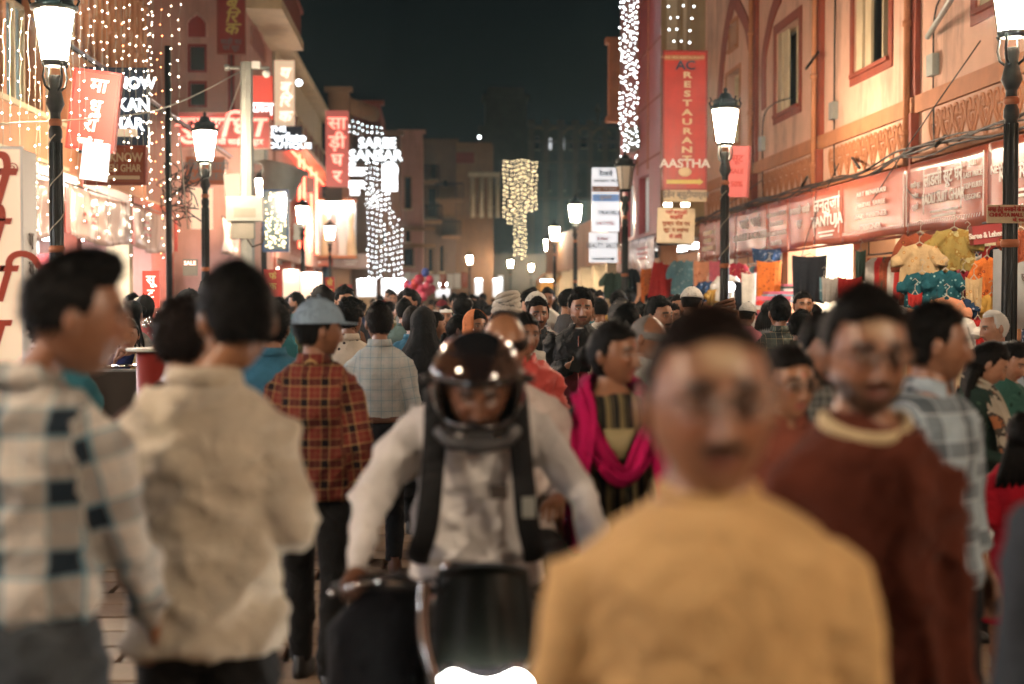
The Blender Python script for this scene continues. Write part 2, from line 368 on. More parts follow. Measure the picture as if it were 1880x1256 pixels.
# ================================================================= FACADE HELPERS (local frame: face in the xz plane, looking -y)
def wall(par, x0, x1, z0, z1, ops=(), m=None, th=.3, y=0, name='wall'):
    """ops: (x0,x1,z0,z1) openings, not overlapping in x unless stacked in the same x range"""
    b = MB(); xs = sorted(set([x0, x1]+[o[0] for o in ops]+[o[1] for o in ops]))
    for a, c in zip(xs[:-1], xs[1:]):
        if c-a < 1e-4: continue
        hs = sorted([(max(o[2], z0), min(o[3], z1)) for o in ops if o[0] <= a+1e-5 and o[1] >= c-1e-5]); z = z0
        for p0, p1 in hs:
            if p0 > z: b.box((a, y, z), (c, y+th, p0))
            z = p1
        if z < z1: b.box((a, y, z), (c, y+th, z1))
    return b.build(name, m, par)
def frame_ring(b, x0, x1, z0, z1, w, y0, y1):
    b.box((x0-w, y0, z0-w), (x0, y1, z1+w)); b.box((x1, y0, z0-w), (x1+w, y1, z1+w)); b.box((x0, y0, z0-w), (x1, y1, z0)); b.box((x0, y0, z1), (x1, y1, z1+w))
def window(par, x0, x1, z0, z1, trim=None, tw=.14, fm=None, gm=None, rec=.2, mull=1, trans=0, arch=False, sill=True):
    b = MB(); frame_ring(b, x0+.06, x1-.06, z0+.06, z1-.06, .06, rec-.03, rec+.04)
    for k in range(mull):
        xm = x0+(x1-x0)*(k+1)/(mull+1); b.box((xm-.028, rec-.04, z0+.06), (xm+.028, rec+.03, z1-.06))
    for k in range(trans):
        zm = z0+(z1-z0)*(k+1)/(trans+1); b.box((x0+.06, rec-.033, zm-.025), (x1-.06, rec+.025, zm+.025))
    w = b.build('window', fm or M['cream'], par)
    p = MB(); p.box((x0+.06, rec+.042, z0+.06), (x1-.06, rec+.052, z1-.06)); p.build('pane', gm or M['glass'], w)
    if trim:
        t = MB(); frame_ring(t, x0, x1, z0, z1, tw, -.025, -.002); t.build('window_surround', trim, w)
    if sill:
        t = MB(); t.box((x0-.06, -.07, z0-.06), (x1+.06, rec-.035, z0-.004)); t.build('sill', trim or M['cream'], w)
    return w
def cusped(x0, x1, z0, zs, z1, n=12):
    """polygon outline of a cusped (multifoil) arch opening"""
    c = (x0+x1)/2; h = (x1-x0)/2; P = [(x0, z0), (x0, zs)]
    L_ = [(-1, 0), (-1.0, .18), (-.86, .26), (-.84, .46), (-.62, .58), (-.52, .76), (-.25, .84), (-.14, .96), (0, 1.12)]
    P += [(c+a*h, zs+b*(z1-zs)) for a, b in L_[1:]]+[(c-a*h, zs+b*(z1-zs)) for a, b in L_[-2:0:-1]]+[(x1, zs), (x1, z0)]
    return P
def niche(par, x0, x1, z0, zs, z1, m, name='arched_niche'):
    b = MB(); P = cusped(x0, x1, z0, zs, z1); b.prism(P[::-1], -.012, .03); o = b.build(name, m, par)
    t = MB(); pts = [(p[0], -.02, p[1]) for p in P]; t.tube(pts, .028, 5, smooth=False); t.build('moulding', MATS['pink_plaster'], o)
    return o
def ribbon(b, pts, w, y0=-.02, y1=0.0):
    """flat raised band along 2-D points (x,z)"""
    n = len(pts); L_ = []; R_ = []
    for i in range(n):
        a = pts[max(i-1, 0)]; c = pts[min(i+1, n-1)]; dx, dz = c[0]-a[0], c[1]-a[1]; l = math.hypot(dx, dz) or 1; ox, oz = -dz/l*w/2, dx/l*w/2
        L_.append((pts[i][0]+ox, pts[i][1]+oz)); R_.append((pts[i][0]-ox, pts[i][1]-oz))
    for i in range(n-1):
        q = [L_[i], R_[i], R_[i+1], L_[i+1]]; v = [(p[0], y0, p[1]) for p in q]+[(p[0], y1, p[1]) for p in q]
        b.add(v, [(0, 1, 2, 3), (7, 6, 5, 4), (0, 4, 5, 1), (1, 5, 6, 2), (2, 6, 7, 3), (3, 7, 4, 0)])
def fascia(par, x0, x1, z0, z1, m, sag=.03, wob=.04, seedv=0, out=.0, name='banner_sheet', nx=None):
    """hanging vinyl sheet with folds"""
    rs = random.Random(seedv); nx = nx or max(8, int((x1-x0)*9)); nz = 8; v = []; f = []
    ph = [rs.uniform(0, 6) for _ in range(4)]
    for j in range(nz+1):
        for i in range(nx+1):
            x = x0+(x1-x0)*i/nx; q = j/nz; s_ = math.sin(math.pi*i/nx)
            z = z0+(z1-z0)*q-sag*s_*(1-q)-sag*.4*s_*q+.02*math.sin(x*2.3+ph[3])*(1-q)
            y = -out*(1-q)-wob*(.5*math.sin(x*5.1+ph[0]+q)+.3*math.sin(x*11+ph[1]-q*2)+.35*math.sin(q*6+x*2+ph[2]))*(1-.5*q)
            v.append((x, y, z))
    n = nx+1
    for j in range(nz):
        for i in range(nx): f.append((j*n+i, j*n+i+1, (j+1)*n+i+1, (j+1)*n+i))
    b = MB(); b.add(v, f, True); o = b.build(name, m, par); s = o.modifiers.new('t', 'SOLIDIFY'); s.thickness = .006; return o
def motif_mesh():
    b = MB()
    for sg in (-1, 1):
        for k, (s_, dz) in enumerate(((1, 0), (.62, .012))):
            P = catmull([(0, 0, -.25*s_+dz), (sg*.11*s_, 0, -.10*s_+dz), (sg*.185*s_, 0, .06*s_+dz), (sg*.15*s_, 0, .20*s_+dz), (sg*.07*s_, 0, .215*s_+dz), (sg*.04*s_, 0, .13*s_+dz), (sg*.085*s_, 0, .10*s_+dz)], 3)
            ribbon(b, [(p.x, p.z) for p in P], .036 if k == 0 else .028, -.018, -.001)
    b.prism([(0, -.06), (.035, .0), (.03, .045), (0, .03), (-.03, .045), (-.035, 0)][::-1], -.018, -.001)
    return b.mesh('carved_motif')
# ================================================================= RIGHT BUILDING (salmon, carved frieze)
RX = 6.2; RY = 32.0
R1 = empty('salmon_building', (RX, RY, 0), -math.pi/2, 'long salmon plastered building with red trim, carved frieze and shops below, right of the street', 'building')
lx = lambda Y: RY-Y      # local x of a world Y on the right side
ops = []
wins = [(25.3, 23.7), (20.6, 19.0), (15.9, 14.3), (11.2, 9.6), (6.5, 4.9), (1.8, .2), (-2.9, -4.5)]
for a, c in wins: ops.append((lx(a), lx(c), 4.9, 6.35)); ops.append((lx(a), lx(c), 7.6, 9.0))
ops.append((lx(29.6), lx(28.3), 4.75, 6.25)); ops.append((lx(29.3), lx(28.55), 6.74, 7.25))
wall(R1, 0, 42, 3.0, 9.8, ops, M['salmon'], .32)
for i, o_ in enumerate(ops):
    big = o_[1]-o_[0] > 1.4
    w = window(R1, *o_, trim=M['redtrim'] if big else M['browntrim'], tw=.16 if big else .07, mull=1 if big else 0)
    if big:   # one leaf stands open, white painted shutter folded into the reveal
        s = MB(); s.box((o_[0]+.02, .02, o_[2]+.02), (o_[0]+.30, .06, o_[3]-.02)); s.box((o_[0]+.34, .05, o_[2]+.02), (o_[0]+.62, .09, o_[3]-.02)); s.build('shutter_leaf', M['cream'], w)
# string course, frieze ledges
t = MB(); t.box((0, -.05, 3.98), (42, -.003, 4.2)); t.build('string_course', M['browntrim'], R1)
t = MB(); t.box((0, -.09, 3.36), (42, -.003, 3.44)); t.build('lower_ledge', M['browntrim'], R1)
for Yp in (26.8, 22.3, 17.9, 13.4, 8.8):
    t = MB(); t.box((lx(Yp)-.13, -.07, 4.2), (lx(Yp)+.13, -.003, 9.8)); t.box((lx(Yp)-.10, -.11, 3.0), (lx(Yp)+.10, -.004, 3.98)); t.build('pilaster', M['redtrim'] if Yp > 10 else M['redtrim'], R1)
    t = MB(); t.tube([(lx(Yp)-.05, -.12, 3.1), (lx(Yp)-.05, -.12, 9.8)], .045, 8)
    for z in (3.7, 5.1, 6.6, 8): t.tube([(lx(Yp)-.05, -.12, z), (lx(Yp)-.05, -.12, z+.07)], .062, 8)
    t.build('drainpipe', M['browntrim'], R1)
mm = motif_mesh(); mm.materials.append(M['browntrim'])
Yv = 31.4
while Yv > 8.4:
    if min(abs(Yv-p) for p in (26.8, 22.3, 17.9, 13.4, 8.8)) > .34:
        o = bpy.data.objects.new('carved_motif', mm); COL.objects.link(o); o.parent = R1; o.location = (lx(Yv), -.002, 3.705)
    Yv -= .405
for k, (Y_, z_0) in enumerate(((26.2, 5.0), (21.5, 6.9), (17.2, 5.2), (13.0, 6.5))):
    b = MB(); b.tube(catmull([(lx(Y_), -.02, 3.5), (lx(Y_)-.03, -.03, 4.4), (lx(Y_)+.04, -.02, z_0), (lx(Y_)+.9, -.025, z_0+.12), (lx(Y_)+2.1, -.02, z_0+.05)], 5), .012, 5); b.build('conduit', M['wire'], R1)
    b = MB(); b.box((lx(Y_)-.12, -.09, 4.36), (lx(Y_)+.10, -.004, 4.62)); b.build('meter_box', M['steel'], R1)
# painted pointed arches on the upper wall at the far end
def pa(pts): return [(lx(atX(a, b, RX).y), atX(a, b, RX).z) for a, b in pts]
for P, w in (([(1316, 262), (1322, 180), (1330, 90), (1338, 40), (1348, -4)], .40), ([(1348, -4), (1362, 22), (1372, 45), (1378, 80), (1388, 120), (1390, 200)], .30), ([(1404, 200), (1404, 110), (1412, 60), (1420, 25), (1434, -10)], .30)):
    b = MB(); q = catmull([(p[0], 0, p[1]) for p in pa(P)], 4); ribbon(b, [(p.x, p.z) for p in q], w, -.03, -.003); b.build('arch_band', M['redtrim'], R1)
# ground floor: piers, lintel, shop rooms
pier = [32.0, 28.6, 24.6, 20.4, 18.0, 14.9, 11.4, 7.9, 4.4, .4, -3.6, -8]
b = MB(); b.box((0, .0, 2.72), (42, .5, 3.0)); b.build('lintel', M['browntrim'], R1)
for Yp in pier: 
    b = MB(); b.box((lx(Yp)-.2, .0, 0), (lx(Yp)+.2, .5, 2.72)); b.box((lx(Yp)-.24, -.04, 0), (lx(Yp)+.24, -.001, .5)); b.build('pier', M['orange'], R1)
for i in range(len(pier)-1):
    a, c = lx(pier[i]), lx(pier[i+1])
    b = MB(); b.box((a+.0, 3.2, 0), (c, 3.4, 3.0)); b.build('shop_back_wall', M['cream'] if i != 3 else M['salmon'], R1)
    b = MB(); b.box((a-.05, .5, 0), (a+.05, 3.2, 2.72)); b.build('shop_partition', M['cream'], R1)
    b = MB(); b.box((a+.05, .52, 2.74), (c-.05, 3.2, 2.9)); b.build('shop_ceiling', M['white'], R1)
    r_ = random.Random(70+i)
    for j in range(4):
        b = MB(); b.box((a+.15, 2.7, .5+.55*j), (c-.15, 3.15, .53+.55*j)); b.build('shelf', M['browntrim'], R1)
        for q_ in range(2):
            b = MB(); x = a+.2+q_*.2
            while x < c-.5:
                w_ = r_.uniform(.2, .4); b.box((x, 2.75, .532+.55*j), (x+w_, 3.1, .532+.55*j+r_.uniform(.15, .42))); x += w_*2+.25
            tag(b.build('folded_cloth_stock', [M['crimson'], M['wplastic'], M['navy'], M['orange'], M['redtrim'], M['darkin'], M['cream'], M['purple']][r_.randrange(8)], R1), kind='stuff')
    if i == 2:
        b = MB(); b.box((a+.4, 2.62, .8), (c-.6, 2.68, 2.6)); b.build('lit_wall_panel', M['led'], R1)
    for k in range(2 if i < 7 else 1):
        b = MB(); x = a+(c-a)*(.3+.4*k); b.box((x-.5, .75+.8*k, 2.70), (x+.5, .87+.8*k, 2.738)); b.build('ceiling_tube', M['led'] if i in (1, 2, 0) else M['ledlow'], R1)
g = MB(); g.box((0, .5, -.02), (42, 3.3, .03)); g.build('shop_floor', M['conc'], R1)
# banner row under the frieze
AX = 5.8
banners = [((1880, 1800), 'KATRA', None), ((1800, 1662), 'LADLI', None), ((1662, 1543), 'LIST', None), ((1543, 1494), 'TANTUJA', None), ((1494, 1445), 'L2', None), ((1445, 1425), 'L3', None), ((1425, 1380), 'SILK', None), ((1380, 1310), 'P1', None), ((1310, 1280), 'P2', None)]
def ban(name_lbl, pxa, pxb, m, zt=3.24, zb=2.42, seedv=0):
    Ya, Yb = yo(pxa, AX), yo(pxb, AX)    # pxa nearer, pxb farther
    o = empty('shop_banner', (AX, Yb, 0), -math.pi/2, name_lbl, 'banner', 'vinyl shop banners under the carved frieze'); w = Yb-Ya
    fascia(o, .002, w-.002, zb, zt, m, sag=.015, wob=.012, seedv=seedv)
    r = MB(); r.tube([(0, .03, zt), (w, .03, zt)], .015, 6); r.tube([(0, .04, zb-.02), (w, .04, zb-.02)], .02, 6); r.build('rail', M['redtrim'], o)
    r = MB()
    for xx in (.0, w): r.tube([(xx, .03, zt-.01), (xx, .39, zt+.02)], .012, 5)
    r.build('bracket', M['iron'], o)
    return o, w
tz = -.024
def T_(o, s, x, z, size, m=None, sx=1, bold=.012, **k): return text(s, m or M['whitep'], o, (x, tz, z), size, 0, bold, .003, sx=sx, **k)
def dividers(o, xs, z0, z1, m=None):
    b = MB()
    for x in xs: b.box((x-.012, tz-.004, z0), (x+.012, tz, z1))
    b.build('printed_rule', m or M['whitep'], o)
def zigzag(o, x0, x1, z, m=None, vert=False):
    b = MB(); n = int(abs(x1-x0)/.07)
    for k in range(n):
        x = x0+(x1-x0)*k/n; b.prism([(x, z), (x+.03, z+.04), (x+.045, z+.04), (x+.015, z)], tz-.003, tz)
    b.build('printed_border', m or M['whitep'], o)
def dashes(o, x, z, n, w, h=.03, gap=.055, m=None):
    r = random.Random(int(x*99+n)); b = MB()
    for k in range(n):
        ww = w*r.uniform(.55, 1); b.box((x-ww/2, tz-.003, z-k*gap-h/2), (x+ww/2, tz, z-k*gap+h/2))
    b.build('small_print', m or M['whitep'], o)
o, w = ban('salmon vinyl shop banner ending in KATRA at the right edge, behind the big lamp post', 1990, 1812, M['salmonban'], seedv=1)
T_(o, 'KATRA', .75, 2.88, .20, sx=1.3); T_(o, 'NEW', .3, 2.95, .12, sx=1.3); dashes(o, .8, 2.7, 2, .9); zigzag(o, .1, w-.1, 2.52); dividers(o, [1.5], 2.6, 3.1)
o, w = ban('wide salmon shop banner reading LADLI SUIT GHAR, beside the big lamp post', 1811, 1664, M['salmonban'], seedv=2)
T_(o, 'लाडली सूट घर', w*.50, 3.0, .22, sx=1.05); T_(o, 'LADLI SUIT GHAR', w*.50, 2.78, .17, sx=.98, bold=.02); dashes(o, w*.52, 2.63, 2, 1.1, .022)
for k, s in enumerate(('SUIT', 'LAST PRICE', 'TOP KURTI', 'LEGGING')): T_(o, s, w*.86, 3.08-k*.12, .085, sx=1.2)
for k, s in enumerate(('साड़ी सूट', 'लहंगा', 'कुर्ती')): T_(o, s, w*.14, 2.98-k*.13, .08, sx=1.3)
dividers(o, [w*.26, w*.73], 2.62, 3.14); zigzag(o, .1, w-.1, 2.5); dividers(o, [.05, w-.05], 2.5, 3.18)
o, w = ban('salmon shop banner with a column of four small headings, left of LADLI SUIT GHAR', 1664, 1545, M['salmonban'], seedv=3)
for k, s in enumerate(('ART BENARASI', 'BRIDAL SAREE', 'AND DESIGNER', 'DESIGNER')): T_(o, s, w*.5, 3.02-k*.15, .09, sx=2.1)
zigzag(o, .1, w-.1, 2.5); dividers(o, [w-.06], 2.5, 3.15)
o, w = ban('salmon shop banner reading TANTUJA in big white capitals', 1545, 1494, M['salmonban'], seedv=4)
T_(o, 'तन्तुजा', w*.5, 3.0, .26, sx=1.9); T_(o, 'TANTUJA', w*.5, 2.76, .22, sx=1.75, bold=.02); dashes(o, w*.5, 2.6, 2, .9, .02); dividers(o, [.08, w-.08], 2.56, 3.15)
o, w = ban('narrow salmon shop banner with two blurred rows, left of TANTUJA', 1494, 1446, M['salmonban'], seedv=5)
T_(o, 'बनारसी साड़ी', w*.5, 3.0, .14, sx=1.8); T_(o, 'सूट', w*.5, 2.8, .14, sx=1.8)
o, w = ban('salmon shop banner with four stacked white words', 1446, 1408, M['salmonban'], seedv=6)
for k, s in enumerate(('LEHENGA', 'SAREES', 'DESIGNER', 'SUITS')): T_(o, s, w*.5, 3.03-k*.16, .10, sx=3)
o, w = ban('faded salmon shop banner with BHAI BHAI lettering half lost in glare', 1408, 1350, M['salmonban'], seedv=7)
T_(o, 'भाई भाई', w*.5, 2.98, .24, sx=2.2); T_(o, 'SAREE HOUSE', w*.5, 2.74, .17, sx=2.6)
o, w = ban('salmon banner with boxed panels directly behind the middle lamp post', 1350, 1282, M['salmonban'], seedv=8)
dashes(o, w*.3, 2.98, 3, 1.4, .09, .16, M['creamp']); dashes(o, w*.75, 3.0, 4, .5, .06, .13, M['creamp']); dividers(o, [w*.5], 2.55, 3.1, M['creamp'])
# cable bundle along the top of the banners
rc = random.Random(5)
for k in range(5):
    P = []; Yc = 8.0
    while Yc < 33: P.append((5.93-rc.random()*.06, Yc, 3.27+.05*k*.5+rc.uniform(-.05, .07)+(.08 if 13 < Yc < 18 else 0))); Yc += 1.1
    b = MB(); b.tube(catmull(P, 3), .011+.004*(k % 2), 5); tag(b.build('power_cable', M['wire']), ['lowest', 'second lowest', 'middle', 'second highest', 'highest'][k]+' dark cable in the bundle draped along the salmon banner tops', 'cable', 'cables along the shop banners')
for i, (a, c, y) in enumerate(((atX(1800, 75, 5.95), atX(1600, 370, 5.8), 0), (atX(1540, 300, 5.95), atX(1470, 478, 5.75), 0), (atX(1640, 290, 5.9), atX(1760, 330, 5.85), 0), (atX(1400, 330, 5.95), atX(1250, 430, 5.6), 0))):
    mid = (a+c)/2-Vector((.1, 0, .12 if i != 2 else .35)); b = MB(); b.tube(catmull([a, mid, c], 8), .008, 5)
    tag(b.build('power_cable', M['wire']), ['thin cable running down from the bracket arm by the big lamp to the banners', 'thin cable crossing the TANTUJA banner on a slant', 'thin cable looping across the LADLI SUIT GHAR banner', 'thin cable hanging from the frieze towards the middle lamp post'][i], 'cable')
for i, (p0, p1) in enumerate((((1503, 95), (1480, 126)), ((1565, 290), (1578, 308)), ((1735, 250), (1718, 268)), ((1482, 325), (1472, 342)))):
    a = atX(*p0, 6.14); c = atX(*p1, 5.75); b = MB(); b.tube([a, c], .022, 6); tag(b.build('iron_bracket', M['iron']), ['long iron stay leaning out from the pilaster between the two big windows', 'short iron stay above the TANTUJA banner', 'short iron stay above the LADLI banner', 'short iron stay below the far frieze'][i], 'bracket')
b = MB(); a = atX(1703, 68, 6.1); b.tube([a, (4.75, 11.6, a.z+.0)], .035, 8); b.box((4.72, 11.5, a.z-.06), (4.80, 11.7, a.z+.06)); tag(b.build('support_arm', M['steel']), 'horizontal steel arm from the salmon wall to the big lamp post', 'beam')
# ================================================================= CRIMSON BUILDING with light strings
C2 = empty('crimson_building', (5.2, 38.9, 0), -math.pi/2, 'tall crimson clad building with tan side wall hung with fairy lights, past the salmon building', 'building')
wall(C2, 0, 6.9, 3.0, 12, [(1.0, 2.6, 3.2, 4.6), (3.6, 5.2, 3.2, 4.6)], M['crimson'], .3)
for a in (1.0, 3.6): window(C2, a, a+1.6, 3.2, 4.6, fm=M['white'], gm=M['boxwhite'], mull=1, sill=False)
for z in (4.9, 6.2, 7.5, 8.8): 
    b = MB(); b.box((0, -.02, z), (6.9, -.002, z+.03)); b.build('cladding_joint', M['redtrim'], C2)
for x in (1.7, 3.4, 5.1):
    b = MB(); b.box((x-.015, -.03, 4.7), (x+.015, -.002, 12)); b.build('vertical_trim', M['browntrim'], C2)
b = MB(); b.box((6.9, .0, 3.0), (6.925, 1.1, 12)); b.build('side_wall', M['tan'], C2)
b = MB(); b.box((6.925, .12, 4.4), (6.96, .36, 12)); b.box((6.925, .5, 4.4), (6.95, .58, 12)); b.build('side_trim', M['cream'], C2)
b = MB(); b.box((-.35, -.3, 6.6), (-.02, .2, 8.6)); b.box((-.42, -.38, 8.6), (-.02, .2, 8.75)); b.box((-.40, -.36, 6.45), (-.02, .2, 6.6)); b.build('corner_balcony', M['browntrim'], C2)
b = MB(); b.box((0, 0, 0), (.3, .4, 3)); b.box((6.6, 0, 0), (6.9, .4, 3)); b.build('pier', M['orange'], C2)
b = MB(); b.box((0, 3, 0), (6.9, 3.2, 3)); b.build('shop_back_wall', M['cream'], C2)
for k in range(3):
    b = MB(); b.box((.8+2.2*k, 1, 2.8), (1.9+2.2*k, 1.12, 2.84)); b.build('ceiling_tube', M['led'], C2)
b = MB(); b.box((.0, .3, 2.9), (6.9, 3.2, 3.0)); b.build('shop_ceiling', M['white'], C2)
for i in range(2):
    o = empty('shop_banner', (5.05, 38.6-3.4*i, 0), -math.pi/2, ['pale translucent banner below the crimson building, its far half', 'pale translucent banner below the crimson building, its near half'][i], 'banner')
    fascia(o, 0, 3.3, 2.25, 3.05, M['paleban'], .03, .03, 20+i); dashes(o, 1.6, 2.8, 3, 2.2, .05, .12, M['redp'])
    r = MB(); r.tube([(0, .03, 3.06), (3.3, .03, 3.06)], .015, 6); r.build('rail', M['iron'], o)
b = MB(); b.box((5.35, 38.9, 4.9), (5.9, 40.2, 6.3)); 
# ================================================================= LEFT ROW
LX = -6.0; ly = lambda Y: Y-8.0

L1 = empty('orange_building', (LX, 8.0, 0), math.pi/2, 'orange balconied building with glazed bays and carved upper wall, hung with fairy lights', 'building')
b = MB(); b.box((-17, 0, 3.78), (16, .3, 4.42)); b.build('balcony_band', M['orange'], L1)
b = MB(); b.box((0, -.05, 4.42), (16, .32, 4.5)); b.box((0, -.04, 3.72), (16, .3, 3.78)); b.build('band_moulding', M['cream'], L1)
for k in range(8):
    x = .4+k*2.05; wv = window(L1, x, x+1.7, 4.52, 6.1, fm=M['cream'], gm=M['bluglass'], rec=.25, mull=2, sill=False)
    b = MB(); b.box((x-.18, .0, 4.5), (x-.02, .3, 6.3)); b.build('column', M['orange'], L1)
b = MB(); b.box((-17, .05, 6.3), (16, .32, 9.5)); b.box((-17, .05, 4.42), (0, .32, 6.3)); b.build('upper_wall', M['orange'], L1)
b = MB(); b.box((0, -.9, 6.12), (10.8, .05, 6.3)); b.build('roof_slab', M['cream'], L1)
b = MB(); b.box((16, 0, 3.2), (22.6, .3, 9.5)); b.build('carved_wall', M['browntrim'], L1)
for k in range(13):
    x = 16.2+k*.5; b = MB(); b.tube([(x, -.05, 5.9), (x, -.05, 9.4)], .06, 8); b.tube([(x, -.05, 6.5), (x, -.05, 6.62)], .10, 8); b.tube([(x, -.05, 7.6), (x, -.05, 7.72)], .10, 8); b.build('half_column', M['orange'], L1)
for k in range(6):
    x = 16.2+k*1.0; b = MB(); q = catmull([(x, 0, 6.5), (x+.08, 0, 6.9), (x+.3, 0, 7.05), (x+.5, 0, 7.35), (x+.7, 0, 7.05), (x+.92, 0, 6.9), (x+1.0, 0, 6.5)], 3); ribbon(b, [(p.x, p.z) for p in q], .10, -.03, -.002); b.build('arch_band', M['cream'], L1)
# ground floor shops of the left row as one terrace of openings
L0 = empty('left_shop_row', (LX, 8.0, 0), math.pi/2, 'row of brightly lit open shops under the left buildings', 'building')
bays = [-16.8, -12.6, -8.4, -4.2, 0, 4.2, 8.4, 12.6, 16.8, 21, 25.6]
for i, x in enumerate(bays):
    b = MB(); b.box((x-.18, 0, 0), (x+.18, .45, 3.7)); b.build('pier', M['cream'] if i % 2 else M['redtrim'], L0)
for i in range(len(bays)-1):
    a, c = bays[i]+.18, bays[i+1]-.18
    b = MB(); b.box((a, 3.0, 0), (c, 3.2, 3.7)); b.build('shop_back_wall', M['white'], L0)
    b = MB(); b.box((a, .45, 3.0), (c, 3.0, 3.1)); b.build('shop_ceiling', M['white'], L0)
    for k in range(4 if i > 3 else 1):
        b = MB(); y = .7+.6*k; b.box((a+.4, y, 2.92), (c-.4, y+.14, 2.99)); b.build('ceiling_tube', M['led'], L0)
    r_ = random.Random(40+i)
    for j in range(3):
        b = MB(); b.box((a+.1, 2.5, .7+.7*j), (c-.1, 2.98, .74+.7*j)); b.build('shelf', M['white'], L0)
    b = MB()
    for j in range(3):
        x = a+.2
        while x < c-.35:
            w = r_.uniform(.15, .35); b.box((x, 2.55, .745+.7*j), (x+w, 2.9, .745+.7*j+r_.uniform(.2, .5))); x += w+.04
    tag(b.build('folded_cloth_stock', [M['crimson'], M['wplastic'], M['orange']][i % 3], L0), kind='stuff')
    b = MB(); b.box((a, -.02, 3.1), (c, .2, 3.68)); sb = b.build('shop_sign_panel', [M['redtrim'], M['boxwarm'], M['browntrim'], M['wplastic'], M['boxpink'], M['redtrim']][(i-4) % 6], L0)
b = MB(); b.box((-17, 0, 3.7), (25.8, .3, 3.72)); b.build('cornice', M['cream'], L0)
# grey mauve corrugated canopy
o = empty('corrugated_canopy', (LX, 22.0, 0), math.pi/2, 'mauve corrugated metal canopy sloping out below the carved wall on the left', 'canopy')
b = MB(); n = 110
for i in range(n):
    x0, x1 = i*.1, (i+1)*.1; z0 = .015*math.cos(i*math.pi); 
    b.add([(x0, -1.5, 4.85+z0), (x1, -1.5, 4.85-z0), (x1, .0, 5.85-z0), (x0, .0, 5.85+z0)], [(0, 1, 2, 3)])
oo = b.build('metal_sheet', M['purple'], o); s = oo.modifiers.new('t', 'SOLIDIFY'); s.thickness = .01
b = MB()
for k in range(5): b.tube([(k*2.7+.1, -1.45, 4.8), (k*2.7+.1, -.02, 5.8)], .016, 6)
tag(b.build('struts', M['iron'], o), kind='stuff')
# draped translucent banners along the left shops
for i in range(6):
    Y0 = [13.2, 17.6, 22.2, 27.0, 31.4, 35.6][i]; w = [4.2, 4.4, 4.6, 4.2, 4.0, 4.6][i]
    o = empty('shop_banner', (-5.55 if i < 4 else -4.5, Y0, 0), math.pi/2, ['clear crumpled plastic banner beside the nearest left lamp post', 'clear plastic banner hanging in a deep swag on the left', 'pale plastic banner with red end strip, behind the thin black pole', 'pale plastic banner behind the second left lamp post', 'pale plastic banner behind the grey utility pole', 'pale pink plastic banner under the mannequin window'][i], 'banner')
    fascia(o, 0, w, 2.62, 3.38, M['paleban'], .10 if i != 1 else .18, .075, 30+i); dashes(o, w*.3, 3.1, 3, .9, .05, .12, M['redp'])
    r = MB(); r.tube([(0, .03, 3.4), (w, .03, 3.4)], .015, 6); r.build('rail', M['iron'], o)
    b = MB(); b.box((w-.3, -.10, 2.62), (w-.05, -.08, 3.3)); b.build('red_end_strip', M['red'], o)
# pink brown building facing down the street
BX = -8.6; L3 = empty('pink_arched_building', (0, 34, 0), 0, 'tall pink brown building with dark arched windows behind the left signs', 'building')
xa = xo(310, 34); xb = xo(447, 34)
W_ = lambda px, py: (at(px, py, 34).x, at(px, py, 34).z)
wins3 = [(341, 378, 80, 133), (341, 376, 133, 133), (340, 375, 150, 197)]
o1 = (W_(343, 0)[0], W_(379, 0)[0])
wall(L3, -9.5, xb, 0, 12, [(o1[0], o1[1], W_(343, 133)[1], W_(343, 80)[1]), (o1[0], o1[1], W_(343, 197)[1], W_(343, 148)[1]), (W_(417, 0)[0], W_(430, 0)[0], W_(417, 210)[1], W_(417, 93)[1])], M['pinkwall'], .35)
for (a, c, z0, z1) in ((o1[0], o1[1], W_(343, 133)[1], W_(343, 80)[1]), (o1[0], o1[1], W_(343, 197)[1], W_(343, 148)[1]), (W_(417, 0)[0], W_(430, 0)[0], W_(417, 210)[1], W_(417, 93)[1])):
    window(L3, a, c, z0, z1, fm=M['dred'], gm=M['darkin'], rec=.08, mull=0, sill=False)
niche(L3, o1[0], o1[1], W_(343, 68)[1], W_(343, 45)[1], W_(343, 26)[1], M['dred'])
S3 = empty('street_side', (xb, 34, 0), 0); S3.rotation_euler = (0, 0, math.pi/2)
bpy.data.objects.remove(S3)
L4 = empty('pink_corner_building', (xb, 34.0, 0), math.pi/2, 'pink corner building with one arched window and a brick parapet, above the second left lamp', 'building')
yl = lambda px: yo(px, xb)-34.0
wall(L4, .35, yl(502), 0, 9.5, [], M['pinkwall'], .35)
z_ = lambda py, Yv: CH+(HZ-py)/F*Yv
niche(L4, yl(463), yl(488), z_(110, 37.5), z_(85, 37.5), z_(66, 37.5), M['dred'])
b = MB(); b.box((.35, -.9, z_(48, 36)), (yl(500), .0, z_(48, 36)+.25)); b.build('balcony_slab', M['cream'], L4)
b = MB()
for k in range(22): b.box((.4+k*.24, -.88, z_(48, 36)+.26), (.55+k*.24, -.80, z_(48, 36)+1.0))
b.box((.35, -.9, z_(48, 36)+1.0), (yl(500), -.78, z_(48, 36)+1.12)); b.build('balustrade', M['redtrim'], L4)
